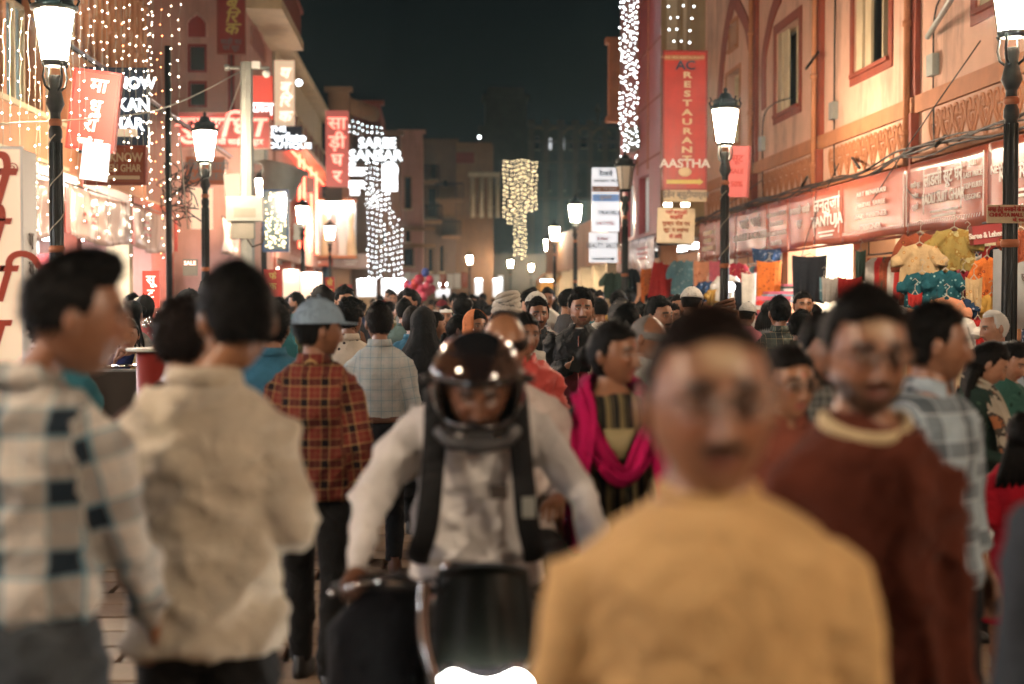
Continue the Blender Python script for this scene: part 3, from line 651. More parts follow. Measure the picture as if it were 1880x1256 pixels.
# ribbed red-lit building (px 500-605)
L5 = empty('red_lit_building', (-4.5, 42.0, 0), math.pi/2, 'cream and pink building with red neon uprights and an open top balcony on the left', 'building')
yk = lambda px: yo(px, -4.5)-42.0
wall(L5, 0, 18, 2.8, 6.6, [(1.5, 4.0, 3.3, 5.4)], M['pinkwall'], .3)
wall(L5, 0, 18, 7.9, 8.9, [], M['cream'], .3)
b = MB(); b.box((0, 1.2, 6.6), (18, 1.4, 8.0)); b.build('balcony_back_wall', M['pinkwall'], L5)
for k in range(6): b = MB(); b.box((k*3.4+.05, .0, 6.6), (k*3.4+.45, .3, 7.9)); b.build('column', M['pinkwall'], L5)
for k in (1, 3): b = MB(); b.box((k*3.4+1.2, 1.15, 6.7), (k*3.4+2.4, 1.19, 7.8)); b.build('door_panel', M['redtrim'], L5)
b = MB(); b.box((0, -.5, 8.9), (18, .4, 9.05)); b.build('roof_slab', M['cream'], L5)
b = MB()
for k in range(9): b.tube([(.2+k*2.0, -.45, 6.5), (.2+k*2.0, -.45, 7.2)], .03, 6)
b.tube([(0, -.45, 7.2), (18, -.45, 7.2)], .03, 6); b.box((0, -.5, 6.45), (18, .0, 6.6)); b.build('balcony_rail', M['cream'], L5)
for k, x in enumerate((6.3, 8.0, 11.0, 13.4)):
    b = MB(); b.tube([(x, -.12, 3.3), (x, -.12, 6.5)], .045, 8); b.build('neon_tube', M['neon'], L5)
b = MB(); b.tube([(2.0, -.1, 6.3), (17.5, -.1, 6.3)], .04, 8); b.build('neon_tube', M['neon'], L5)
for k in range(5):
    b = MB(); ribbon(b, [(4.4+k*.9, 3.0), (4.85+k*.9, 4.1), (4.4+k*.9, 5.2)], .05, -.03, -.003); ribbon(b, [(5.3+k*.9, 3.0), (4.85+k*.9, 4.1), (5.3+k*.9, 5.2)], .05, -.034, -.004); b.build('lattice', M['redtrim'], L5)
b = MB(); b.box((0, 3, 0), (18, 3.2, 2.8)); b.build('shop_back_wall', M['white'], L5)
b = MB(); b.box((0, .3, 2.7), (18, 3, 2.8)); b.build('shop_ceiling', M['white'], L5)
for k in range(8): b = MB(); b.box((.6+k*2.2, 1.0, 2.62), (2.0+k*2.2, 1.14, 2.69)); b.build('ceiling_tube', M['led'] if k % 2 else M['ledw'], L5)
for k in range(5): b = MB(); b.box((k*4.4, 0, 0), (k*4.4+.3, .4, 2.8)); b.build('pier', M['redtrim'], L5)
# shops of the gap Y 34-42
b = MB(); 
# blocks past it, px 605-775
def block(name, label, px0, px1, pyt, Y, m, depth=8, pz=None, wn=(), lit=None):
    x0, x1 = xo(px0, Y), xo(px1, Y); zt = z_(pyt, Y); o = empty(name, (0, Y, 0), 0, label, 'building')
    ops_ = []
    for (a, c, t, bt) in wn: ops_.append((xo(a, Y), xo(c, Y), z_(bt, Y), z_(t, Y)))
    wall(o, x0, x1, 0, zt, ops_, m, .3)
    for k, q in enumerate(ops_): window(o, *q, fm=M['farwall2'], gm=(lit if lit else M['glass']), rec=.15, mull=1 if q[1]-q[0] > 1 else 0, sill=True, trim=M['farwall'] if q[1]-q[0] > .7 else None, tw=.12)
    b = MB(); b.box((x0, .3, 0), (x1, depth, zt-.05)); b.build('side_wall', m, o)
    b = MB(); b.box((x0-.15, -.2, zt), (x1+.15, .35, zt+.18)); b.build('cornice', m, o)
    return o
B1 = block('stepped_block', 'small stepped ochre block with scalloped parapet above the SAREE GHAR sign', 604, 642, 172, 60, M['farwall2'], 6)
b = MB()
for k in range(5): b.ball((xo(640+k*11, 61), 61-60, z_(196+k*4, 61)), .35, 10, 6, (1, .3, 1))
b.build('scalloped_parapet', M['farwall2'], B1)
B2 = block('brick_block', 'brick red roof block rising behind the curtain of white lights', 640, 700, 196, 63, M['redtrim'], 6)
B3 = block('light_curtain_building', 'building whose whole front carries white fairy light curtains', 640, 736, 250, 61.6, M['farwall'], 1.2, wn=((700, 712, 420, 455),))
B4 = block('pink_flat_block', 'plain pink flat roofed block beside the white light curtain', 736, 777, 247, 78, M['pinkwall'], 8, wn=((742, 756, 325, 385), (744, 754, 420, 445), (740, 760, 455, 490)))
b = MB(); x0, x1 = xo(736, 78), xo(800, 78); b.box((x0, -.6, z_(425, 78)), (x1, 0, z_(418, 78))); b.box((x0, -.5, z_(455, 78)), (x1, 0, z_(449, 78))); b.build('balcony_slab', M['farwall2'], B4)
B5 = block('dark_narrow_house', 'dark narrow house with small balconies in the distance', 777, 838, 262, 96, M['farwall'], 10, wn=((790, 803, 300, 330), (812, 824, 330, 352), (785, 802, 345, 400), (806, 816, 450, 500), (785, 795, 455, 500)))
for k, (a, c, y) in enumerate(((778, 812, 412), (812, 845, 440), (778, 806, 340), (800, 850, 372))):
    b = MB(); b.box((xo(a, 96), -1.1, z_(y, 96)), (xo(c, 96), 0, z_(y-6, 96))); b.build('balcony_slab', M['farwall2'], B5)
    b = MB(); n = 9
    for q in range(n+1): x = xo(a, 96)+(xo(c, 96)-xo(a, 96))*q/n; b.box((x-.03, -1.08, z_(y-6, 96)), (x+.03, -1.02, z_(y-6, 96)+.9))
    b.box((xo(a, 96), -1.1, z_(y-6, 96)+.9), (xo(c, 96), -1.0, z_(y-6, 96)+1.0)); b.build('balcony_rail', M['iron'], B5)
b = MB(); b.box((xo(806, 96), -.5, z_(400, 96)), (xo(836, 96), 0, z_(345, 96))); b.build('oriel', M['farwall2'], B5)
B6 = block('arcaded_house', 'distant ochre house with two tall arched openings', 836, 900, 268, 104, M['farwall2'], 10, wn=((878, 888, 332, 395), (904-8, 910-4, 332, 380)))
for k, px in enumerate((868, 884, 900, 914)):
    b = MB(); b.tube([(xo(px, 103.8), -.15, z_(400, 104)), (xo(px, 103.8), -.15, z_(326, 104))], .16, 8); b.build('column', M['cream'], B6)
b = MB(); b.box((xo(860, 104), -.35, z_(326, 104)), (xo(918, 104), .0, z_(318, 104))); b.build('entablature', M['cream'], B6)
b = MB(); b.box((xo(838, 104), -.4, z_(300, 104)), (xo(870, 104), 0, z_(282, 104))); b.build('painted_panel', M['redtrim'], B6)
# the dark mansion closing the view
Y = 150; MN = empty('dark_mansion', (0, Y, 0), 0, 'huge unlit mansion with a square tower closing the end of the street', 'building')
Xq = lambda px: xo(px, Y); Zq = lambda py: z_(py, Y)
wins_m = [(Xq(1003), Xq(1014), Zq(275), Zq(253)), (Xq(1025), Xq(1037), Zq(275), Zq(253)), (Xq(1066), Xq(1082), Zq(272), Zq(252))]
ops_ = list(wins_m)+[(Xq(a), Xq(a+9), Zq(275), Zq(250)) for a in (982, 1046, 1098, 1120)]+[(Xq(a), Xq(a+11), Zq(350), Zq(310)) for a in (975, 1000, 1027, 1054, 1081, 1108, 1133)]
wall(MN, Xq(878), Xq(1160), 0, Zq(232), ops_, M['grime'], .5)
for k, q in enumerate(ops_): window(MN, *q, fm=M['farwall'], gm=(M['boxwhite'] if k < 2 else M['glass']), rec=.3, mull=0, sill=True)
b = MB(); b.box((Xq(892), -.3, Zq(400)), (Xq(967), 4, Zq(182))); b.box((Xq(887), -.5, Zq(182)), (Xq(972), 4, Zq(176))); b.box((Xq(897), -.3, Zq(176)), (Xq(962), 4, Zq(162))); b.build('tower', M['grime'], MN)
for y in (234, 262, 300, 366): b = MB(); b.box((Xq(968), -.6, Zq(y)), (Xq(1160), -.005, Zq(y-3))); b.build('cornice', M['farwall'], MN)
for px in range(975, 1160, 27): b = MB(); b.box((Xq(px)-.3, -.25, 0), (Xq(px)+.3, -.004, Zq(236))); b.box((Xq(px)-.35, -.25, Zq(230)), (Xq(px)+.35, .3, Zq(222))); b.build('pilaster', M['farwall'], MN)
for px in (988, 1020, 1050, 1074, 1104):
    b = MB(); q = [(Xq(px)+.9*math.cos(t*math.pi/8), Zq(248)+.7*math.sin(t*math.pi/8)) for t in range(9)]; ribbon(b, q, .2, -.1, -.004); b.build('arch_band', M['farwall2'], MN)
b = MB(); b.tube([(Xq(1098), 0, Zq(232)), (Xq(1098), 0, Zq(190))], .12, 6); b.ball((Xq(1098), 0, Zq(200)), .35); tag(b.build('rooftop_mast', M['grime']), 'thin mast with a ball on the mansion roof', 'mast').location = (0, Y+.5, 0)
# right side row past the crimson building, px 1000-1140
R5 = empty('far_right_row', (4.9, 60, 0), -math.pi/2, 'low row of orange lit stalls and shops past the railway booking sign', 'building')
wall(R5, 0, 21, 2.6, 4.0, [], M['farwall2'], .3)
b = MB(); b.box((0, 3, 0), (21, 3.2, 3.0)); b.build('shop_back_wall', M['orange'], R5)
for k in range(6): b = MB(); b.box((.5+3.4*k, .8, 2.5), (2.2+3.4*k, .95, 2.56)); b.build('ceiling_tube', M['ledw'], R5)
for k in range(7): b = MB(); b.box((k*3.4, 0, 0), (k*3.4+.25, .4, 2.6)); b.build('pier', M['cream'], R5)
E1 = block('end_shop_block', 'low lit shop block across the end of the street', 840, 1150, 470, 118, M['grime'], 5, wn=((880, 893, 505, 538), (913, 925, 505, 540), (1003, 1022, 510, 540), (1028, 1045, 510, 540), (850, 862, 512, 540)), lit=M['boxwhite'])
# ================================================================= STREET LAMPS
def lantern_parts(root, lit=True):
    b = MB(); b.lathe([(.16, 0), (.16, .10), (.13, .14), (.10, .34), (.085, .42), (.062, .5), (.055, 2.2), (.05, 3.08), (.062, 3.1), (.062, 3.16), (.046, 3.2), (.046, 3.32)], 16)
    for k in range(8):
        a = k*math.pi/4; b.tube([(.06*math.cos(a), .06*math.sin(a), .55), (.053*math.cos(a), .053*math.sin(a), 3.05)], .010, 4)
    b.build('post', M['iron'], root)
    for z, r in ((2.05, .075), (3.2, .06)):
        b = MB(); b.lathe([(r-.012, z), (r, z+.015), (r, z+.05), (r-.012, z+.065)], 16)
        b.build('collar_ring', mat('copper_paint', (.35, .12, .05), .5, .4), root)
    b = MB(); b.lathe([(.046, 3.32), (.085, 3.40), (.07, 3.46), (.05, 3.55), (.06, 3.62), (.05, 3.66)], 14)
    for k in range(4):
        a = k*math.pi/2+.78; b.tube([(r*math.cos(a), r*math.sin(a), z) for r, z in ((.05, 3.52), (.10, 3.56), (.12, 3.64), (.105, 3.72), (.125, 3.76))], .012, 6)
    b.lathe([(.09, 3.74), (.118, 3.76), (.118, 3.79), (.10, 3.79)], 4*4); b.build('cradle', M['iron'], root)
    b = MB(); b.lathe([(.0, 3.79), (.112, 3.79), (.178, 4.235), (.0, 4.235)], 6, smooth=False); b.build('lantern_glass', M['lamp'] if lit else M['lampoff'], root)
    b = MB()
    for k in range(6):
        a = k*math.pi/3; b.tube([(.118*math.cos(a), .118*math.sin(a), 3.785), (.184*math.cos(a), .184*math.sin(a), 4.24)], .008, 5)
    b.build('glazing_bar', M['iron'], root)
    b = MB(); b.lathe([(.18, 4.235), (.21, 4.245), (.215, 4.28), (.17, 4.30), (.165, 4.345), (.19, 4.36), (.10, 4.40), (.07, 4.46), (.02, 4.48), (.03, 4.52), (.0, 4.56)], 18)
    for k in range(6):
        a = k*math.pi/3; c, s_ = math.cos(a), math.sin(a); b.tube([(.20*c, .20*s_, 4.28), (.225*c, .225*s_, 4.33), (.195*c, .195*s_, 4.37), (.215*c, .215*s_, 4.41)], .012, 5)
    b.build('crown', M['iron'], root)
LG = 'cast iron lantern posts along the street'
def lamp(X, Y, label, lit=True, src=None, s=1.0):
    if src is None:
        o = empty('street_lamp', (X, Y, 0), 0, label, 'street lamp', LG); lantern_parts(o, lit)
    else:
        o = copy_tree(src); o.location = (X, Y, 0); o['label'] = label
    o.scale = (s, s, s); return o
HL = 4.0
def lamp_px(px, py, label, src, lit=True):
    Y = (HL-CH)*F/(HZ-py); return lamp(xo(px, Y), Y, label, lit, src)
A0 = lamp(xo(105, 13.2), 13.2, 'nearest left street lamp, brightly lit in front of the tilted red sign')
for px, py, lb in ((378, 274, 'second left street lamp, lit, beside the red lettered sign'), (485, 352, 'third left street lamp, just right of the grey utility pole'), (556, 397, 'fourth left street lamp, in front of the mannequin window'), (606, 430, 'fifth left street lamp, below the SAREE GHAR sign'), (681, 450, 'lit lamp standing in front of the white light curtain'),
    (1330, 232, 'lit street lamp beside the AC RESTAURANT sign'), (1056, 393, 'lit street lamp left of the railway booking sign'), (1018, 430, 'middle lamp of the distant right cluster, the tallest of three'), (1006, 451, 'left lamp of the distant right cluster'), (1029, 462, 'lowest lamp of the distant right cluster, to its right'), (937, 485, 'small distant lamp below the golden light curtain'), (862, 478, 'small distant lamp in front of the arcaded house'), (1077, 470, 'small distant lamp at the foot of the railway booking sign'), (826, 487, 'tiny distant lamp left of the arcaded house lamp'), (975, 492, 'tiny distant lamp right of the golden light curtain'), (762, 470, 'distant lamp right of the white light curtain')):
    lamp_px(px, py, lb, A0)
AR = lamp(xo(1853, 11.3), 11.3, 'big near street lamp on the right, in front of the LADLI banner', True, A0)
U0 = lamp(xo(1147, 28.2), 28.2, 'unlit street lamp in front of the crimson building', False)
for X, Y, lb in ((-3.6, 1.6, 'street lamp at the left kerb close to the viewer, out of frame'), (4.6, -.6, 'street lamp at the right kerb close to the viewer, out of frame'), (4.4, -7.5, 'street lamp behind the viewer on the right kerb')):
    lamp(X, Y, lb, True, A0)
# bracelets of wire wound round two posts
for (X, Y, lb) in ((xo(105, 13.2), 13.2, 'pale wire wound round the nearest left lamp post'), (xo(1330, 19.6), 19.6, 'pale wire wound round the lamp post beside the restaurant sign')):
    b = MB(); b.tube([(X+.062*math.cos(t*.5), Y+.062*math.sin(t*.5), 2.0+t*.032) for t in range(36)], .006, 5); tag(b.build('wound_wire', M['pwire']), lb, 'wire')
# utility pole with junction box
o = empty('utility_pole', (xo(455, 24), 24, 0), 0, 'grey octagonal utility pole with junction boxes and a camera arm', 'utility pole')
b = MB(); b.lathe([(.125, 0), (.12, 2), (.105, 5.55), (.0, 5.56)], 8, smooth=False); b.build('post', M['steel'], o)
b = MB(); x = .0; b.box((-.33, -.16, z_(408, 24)), (.27, .12, z_(363, 24))); b.build('junction_box', M['steel'], o)
b = MB(); b.box((-.2, -.16, z_(402, 24)), (.16, -.166, z_(385, 24))); b.build('box_door', M['conc'], o)
b = MB(); b.box((-.26, -.12, z_(440, 24)), (.12, .1, z_(409, 24))); b.build('junction_box', M['conc'], o)
b = MB(); zt = z_(131, 24); b.tube([(-.35, 0, zt), (.38, 0, zt)], .03, 6); b.tube([(-.36, 0, zt), (-.28, 0, zt)], .05, 8); b.build('camera_arm', M['steel'], o)
b = MB(); b.box((.10, -.14, zt-.02), (.24, .06, zt+.09)); b.ball((.33, -.04, zt-.10), .07); b.build('camera', M['white'], o)
b = MB(); b.tube([(.0, -.1, z_(440, 24)), (.1, -.14, z_(455, 24)), (.26, -.1, z_(448, 24)), (.3, -.08, z_(430, 24))], .016, 5); b.build('loop_cable', M['wire'], o)
b = MB(); Yp = 20.5; b.tube([(xo(311, Yp), Yp, 0), (xo(311, Yp), Yp, 5.2)], .045, 8); tag(b.build('thin_pole', M['iron']), 'thin plain black pole between the first two left lamps', 'pole')
for i, (a, c) in enumerate(((at(0, 228, 12.5), at(440, 132, 24)), (at(445, 140, 24), at(405, 240, 30)), (at(330, 250, 18), at(345, 420, 21)))):
    mid = (a+c)/2-Vector((0, 0, .25 if i == 0 else .05)); b = MB(); b.tube(catmull([a, mid, c], 8), .009, 5); tag(b.build('overhead_wire', M['pwire']), ['long pale wire crossing to the utility pole from the left', 'short pale wire slanting down from the utility pole', 'wire hanging beside the thin black pole'][i], 'wire')
b = MB(); r_ = random.Random(9)
for k in range(16):
    c0 = at(330+r_.uniform(-14, 20), 350+r_.uniform(-30, 40), 20.6); b.tube(catmull([c0+Vector((r_.uniform(-.25, .25), r_.uniform(-.1, .1), r_.uniform(-.25, .25))) for _ in range(5)], 4), .008, 4)
tag(b.build('cable_tangle', M['wire']), 'tangle of black cables bunched at the thin black pole', 'cables')

def ac_unit(par, x, z, y=-.32):
    b = MB(); b.box((x, y, z), (x+.8, y+.30, z+.55)); o = b.build('air_conditioner', M['steel'], par)
    b = MB(); b.lathe([(.0, -.005), (.20, -.005), (.22, .0), (.20, .004)], 18); g_ = b.build('fan_grille', M['iron'], o); g_.location = (x+.32, y-.004, z+.28); g_.rotation_euler = (math.pi/2, 0, 0)
for par, x, z in ((L4, 1.6, 5.0), (L5, 5.0, 3.5), (L5, 9.4, 5.4), (C2, 3.0, 5.3), (L1, 17.5, 3.9)): ac_unit(par, x, z)
# ================================================================= PEOPLE
def sst(a, b, x):
    t = np.clip((x-a)/(b-a), 0, 1); return t*t*(3-2*t)
def gs(x, c, s): return np.exp(-((x-c)/s)**2)
SK = {'mid': (.27, .122, .066), 'dark': (.15, .066, .036), 'light': (.38, .19, .115), 'tan': (.30, .138, .07)}
def head_np(nu, nv, beard=0, mous=0, female=False, seed=0, skin='mid', brow=1, wide=1.0, chin=1.0, hairc=(.014, .011, .010), stubble=0, tilak=False, paste=0, tall=1.0):
    a = np.linspace(-math.pi, math.pi, nu, endpoint=False); th = a-.5*np.sin(a)
    b = np.linspace(0, math.pi, nv); ph = b+.2*np.sin(2*b)
    T, Pp = np.meshgrid(th, ph[1:-1]); T = T.ravel(); Pp = Pp.ravel()
    D = np.stack([np.sin(Pp)*np.sin(T), -np.sin(Pp)*np.cos(T), np.cos(Pp)], 1)
    D = np.vstack([D, [[0, 0, 1]], [[0, 0, -1]]])
    dx, dy, dz = D.T
    x = np.sign(dx)*np.abs(dx)**.92*.0765*wide; y = np.where(dy < 0, -np.abs(dy)**.88*.094, dy*.104); z = dz*.118
    t = np.clip(-z/.118, 0, 1)
    x = x*(1-(.25 if not female else .36)*t**2.0); x = x*(1+.05*gs(z, .04, .04)*(dy > -.2))
    y = np.where(y > 0, y*(1-.45*t**1.2), y*(1-.10*t**2)); y = y-.016*t**2*(dy < .3)*chin
    y = np.where((y < 0) & (z > .04), y*(1-.16*((z-.04)/.078)**2), y)
    wf = sst(.1, .6, -dy)
    nl = np.clip((.018-z)/.058, 0, 1)*(z > -.046)+np.where(z <= -.046, np.clip(1-(-.046-z)/.009, 0, 1), 0)
    nw = .0095+.0060*np.clip((.01-z)/.055, 0, 1)
    out = (.004+.019*nl)*np.exp(-(x/nw)**2)*(nl > 0)*(z < .02)
    out += .006*(gs(x, .013, .006)+gs(x, -.013, .006))*gs(z, -.042, .007)
    out -= .0125*(gs(x, .031, .017)+gs(x, -.031, .017))*gs(z, .005, .012)
    out += .0050*(gs(x, .027, .022)+gs(x, -.027, .022))*gs(z, .025, .008)*(.5 if female else 1)
    out += .0055*(gs(x, .043, .018)+gs(x, -.043, .018))*gs(z, -.024, .018)
    out += .0052*gs(x, 0, .021)*gs(z, -.0605, .0045)+.0062*gs(x, 0, .017)*gs(z, -.073, .0055)
    out -= .0045*gs(x, 0, .024)*gs(z, -.0668, .0022)
    out -= .0035*gs(x, 0, .02)*gs(z, -.085, .006); out += .0075*gs(x, 0, .018)*gs(z, -.101, .014)*chin
    out -= .003*(gs(x, .028, .008)+gs(x, -.028, .008))*gs(z, -.058, .016)
    out *= wf; y = y-out
    ax = np.abs(x)
    # colours
    s = np.array(SK[skin]); C = np.tile(s, (len(x), 1))
    def cmix(w, c):
        nonlocal C
        w = np.clip(w, 0, 1)[:, None]; C = C*(1-w)+np.array(c)*w
    nz = vn(np.stack([x, y, z], 1)*60, seed); C *= (1+.10*nz)[:, None]
    cmix(.45*wf*gs(ax, .04, .02)*gs(z, -.025, .02), s*np.array([1.15, .85, .8]))
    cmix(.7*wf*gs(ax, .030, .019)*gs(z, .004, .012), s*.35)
    cmix(.9*wf*sst(.026, .016, ax)*(gs(z, -.061, .0045)+gs(z, -.0725, .006)), np.array([.36, .10, .075])*(1.15 if female else .62))
    cmix(.9*wf*sst(.026, .02, ax)*gs(z, -.0668, .0016), (.03, .012, .01))
    bz = .0255-.14*np.clip(ax-.034, 0, 1)+.05*np.clip(.03-ax, 0, 1)*0
    cmix(1.3*brow*wf*gs(z, bz, 0.0042 if female else .0066)*sst(.010, .017, ax)*sst(.056, .046, ax), hairc)
    front = sst(-.35, .1, -dy)
    if mous or beard or stubble:
        mz = np.maximum(mous, beard)*gs(z, -.0530-.12*np.clip(ax-.012, 0, 1), .0068)*sst(.035, .026, ax)*wf
        if mous or beard: cmix(1.6*mz, hairc); y = y-.004*mz
    if beard or stubble:
        line = -.040-.030*sst(.062, .02, ax)
        bm = sst(line+.006, line-.008, z)*front*(1-.96*gs(x, 0, .021)*gs(z, -.067, .011)*wf)
        if beard:
            cmix(beard*bm*1.1, hairc); k = (.004+.006*beard)*bm*(1+.5*vn(np.stack([x, y, z], 1)*140, 5))
            n_ = np.sqrt(x*x+y*y+z*z); x, y, z = x*(1+k/n_), y*(1+k/n_), z*(1+k/n_)
        else: cmix(stubble*bm, s*.28)
    if paste: cmix(paste*wf*np.exp(-((ax/.030)**4))*np.exp(-(((z-.058)/.017)**4))*(.8+.35*nz), (.62, .47, .30))  # paler cream patch in the middle of the forehead
    if tilak: cmix(1.4*wf*gs(x, 0, .004)*gs(z, .038, .006), (.5, .03, .02))
    V = np.stack([x, y, z*tall], 1); m = nv-2; Fq = []
    idx = np.arange(nu*m).reshape(m, nu)
    i0 = idx[:-1]; i1 = idx[1:]
    q = np.stack([i0, i1, np.roll(i1, -1, 1), np.roll(i0, -1, 1)], -1).reshape(-1, 4).tolist()
    tp, bt = nu*m, nu*m+1
    q += [(tp, int(idx[0, k]), int(idx[0, (k+1) % nu])) for k in range(nu)]+[(bt, int(idx[-1, (k+1) % nu]), int(idx[-1, k])) for k in range(nu)]
    return V, q, C, D, idx
HAIRLINE = {}
def hair_np(V, D, idx, style, seed=1):
    """shell offset from the scalp; returns V,F,spikes"""
    x, y, z = V.T; dx, dy, dz = D.T; ax = np.abs(x)
    n = V/np.linalg.norm(V*np.array([1.35, 1, 1]), axis=1)[:, None]
    front = np.clip(-dy, 0, 1)
    hl = .076 if style == 'high' else .064; thin = style == 'high'
    if style == 'high': style = 'short'
    if style in ('short', 'quiff', 'messy', 'curly', 'fade'):
        line = np.where(dy < -.30, hl+.012*gs(x, .0, .03), np.where(dy < .25, .030, -.058))
        line = line*1.0
        line = np.where((dy >= -.30) & (dy < .5), hl-(hl-.006)*sst(-.32, -.14, dy)-.064*sst(.16, .42, dy), line)
        if style == 'fade': line = np.maximum(line, -.03+0*z)+.0
        th = {'short': .017, 'quiff': .022, 'messy': .024, 'curly': .027, 'fade': .018}[style]
        if thin: th = .008
        top = sst(-.03, .06, z); h = th*(.15+.85*top)
        if style in ('quiff', 'fade'): h = h+.022*sst(.05, .1, z)*sst(-.1, .6, -dy)
    elif style == 'balding':
        line = np.where(dy < .0, .2, .035-.10*sst(.0, .5, dy)); line = np.where(dy < .1, np.where(dz < .35, .0, .2), line); h = .008+0*z
    elif style == 'oldcrop':
        line = np.where(dy < -.2, .085, -.0-.07*sst(.0, .5, dy)); h = .010+0*z
    else:  # long: centre parted, drawn back
        line = np.where(dy < -.25, .066-.012*sst(.01, .06, ax), np.where(dy < .2, .064-.075*sst(-.3, -.05, dy)-.04*sst(.0, .2, dy), -.08))
        h = .014-.006*gs(x, 0, .006)*(z > .03)
    m = sst(-.004, .010, z-line)
    P = V*1.0
    nz = vn(P*45, seed)*.5+vn(P*110, seed+3)*.35
    amp = {'short': .25, 'quiff': .35, 'messy': .5, 'curly': .6, 'fade': .3, 'balding': .15, 'oldcrop': .2}.get(style, .10)
    off = m*h*(1+amp*nz*2)-.003*(1-m)
    W = V+n*off[:, None]
    keep = m > .02
    mm, nu = idx.shape; F = []
    i0, i1 = idx[:-1], idx[1:]; q = np.stack([i0, i1, np.roll(i1, -1, 1), np.roll(i0, -1, 1)], -1).reshape(-1, 4)
    q = q[keep[q].any(1)]
    F = q.tolist(); tp = nu*mm
    if keep[tp]: F += [(tp, int(idx[0, k]), int(idx[0, (k+1) % nu])) for k in range(nu)]
    cand = np.nonzero(m > .2)[0]
    return W, F, cand, n
def spikes(W, n, cand, count, ln, style, rs):
    """short locks of hair rooted in the shell"""
    if len(cand) == 0 or count == 0: return [], []
    c = rs.choice(cand, count); P = W[c]; N = n[c]
    comb = np.array([0, .7, -.5]) if style not in ('messy', 'curly') else None
    if comb is None: C = rs.normal(size=(count, 3))
    else: C = np.tile(comb, (count, 1))+rs.normal(size=(count, 3))*.28
    C -= N*(C*N).sum(1)[:, None]; C /= np.linalg.norm(C, axis=1)[:, None]+1e-6
    S = np.cross(N, C); L = ln*rs.uniform(.6, 1.3, (count, 1)); w = .0022
    lift = np.where(rs.rand(count, 1) < .14, rs.uniform(.3, .8, (count, 1)), rs.uniform(.0, .2, (count, 1))) if style not in ('messy', 'curly') else rs.uniform(.1, .45, (count, 1))
    a = P-N*.002+S*w; b = P-N*.002-S*w; mid = P+C*L*.55+N*L*lift*.8; t = P+C*L+N*L*lift*.6
    V = np.stack([a, b, mid+S*w*.7, mid-S*w*.7, t], 1).reshape(-1, 3); k = np.arange(count)*5
    F = np.stack([k, k+1, k+3, k+2], 1).tolist()+np.stack([k+2, k+3, k+4], 1).tolist()
    return V, F
def loft(rings, seg=20):
    """rings: (cx,cy,z,rx,ry) closed solid"""
    v = []; f = []; n = len(rings)
    for cx, cy_, z, rx, ry in rings:
        for k in range(seg):
            q = 2*math.pi*k/seg; v.append((cx+rx*math.cos(q), cy_+ry*math.sin(q), z))
    for i in range(n-1):
        for k in range(seg):
            l = (k+1) % seg; f.append((i*seg+k, i*seg+l, (i+1)*seg+l, (i+1)*seg+k))
    f.append(tuple(range(seg-1, -1, -1))); f.append(tuple((n-1)*seg+k for k in range(seg)))
    return v, f
def sphere_np(c, r, sc=(1, 1, 1), seg=12, ring=8):
    m = MB(); m.ball(c, r, seg, ring, sc); return m.v, m.f
def limb(pts, rad, seg=12):
    P = [Vector(p) for p in pts]; d0 = (P[0]-P[1]).normalized(); d1 = (P[-1]-P[-2]).normalized()
    Q = [P[0]+d0*rad[0]*.45]+P+[P[-1]+d1*rad[-1]*.5]; R = [rad[0]*.55]+list(rad)+[rad[-1]*.8]
    return tube_np(Q, R, seg)
def fuse(parts, voxel, it=4, name='tmp'):
    v = []; f = []
    for pv, pf in parts:
        n = len(v); v += [tuple(p) for p in pv]; f += [tuple(i+n for i in q) for q in pf]
    me = bpy.data.meshes.new(name); me.from_pydata(v, [], f); me.update()
    o = bpy.data.objects.new(name, me); COL.objects.link(o)
    r = o.modifiers.new('r', 'REMESH'); r.mode = 'VOXEL'; r.voxel_size = voxel; r.adaptivity = 0
    if it:
        s = o.modifiers.new('s', 'SMOOTH'); s.factor = .5; s.iterations = it
    dg = bpy.context.evaluated_depsgraph_get(); ev = o.evaluated_get(dg); em = ev.to_mesh()
    V = np.empty(len(em.vertices)*3); em.vertices.foreach_get('co', V); V = V.reshape(-1, 3)
    N = np.empty(len(em.vertices)*3); em.vertices.foreach_get('normal', N); N = N.reshape(-1, 3)
    L = np.empty(len(em.loops), dtype=np.int64); em.loops.foreach_get('vertex_index', L)
    ls = np.empty(len(em.polygons), dtype=np.int64); em.polygons.foreach_get('loop_start', ls)
    lt = np.empty(len(em.polygons), dtype=np.int64); em.polygons.foreach_get('loop_total', lt)
    F = [L[a:a+b].tolist() for a, b in zip(ls, lt)]
    ev.to_mesh_clear(); bpy.data.objects.remove(o); bpy.data.meshes.remove(me)
    return V, F, N
def npmesh(name, V, F, cuv=None, col=None, smooth=True):
    me = bpy.data.meshes.new(name); me.from_pydata(np.asarray(V).tolist(), [], F)
    if smooth: me.polygons.foreach_set('use_smooth', [True]*len(me.polygons))
    if cuv is not None:
        a = me.attributes.new('cuv', 'FLOAT_VECTOR', 'POINT'); a.data.foreach_set('vector', np.asarray(cuv, dtype=np.float32).ravel())
    if col is not None:
        a = me.attributes.new('Col', 'FLOAT_COLOR', 'POINT'); c4 = np.ones((len(V), 4), dtype=np.float32); c4[:, :3] = col; a.data.foreach_set('color', c4.ravel())
    me.update(); return me
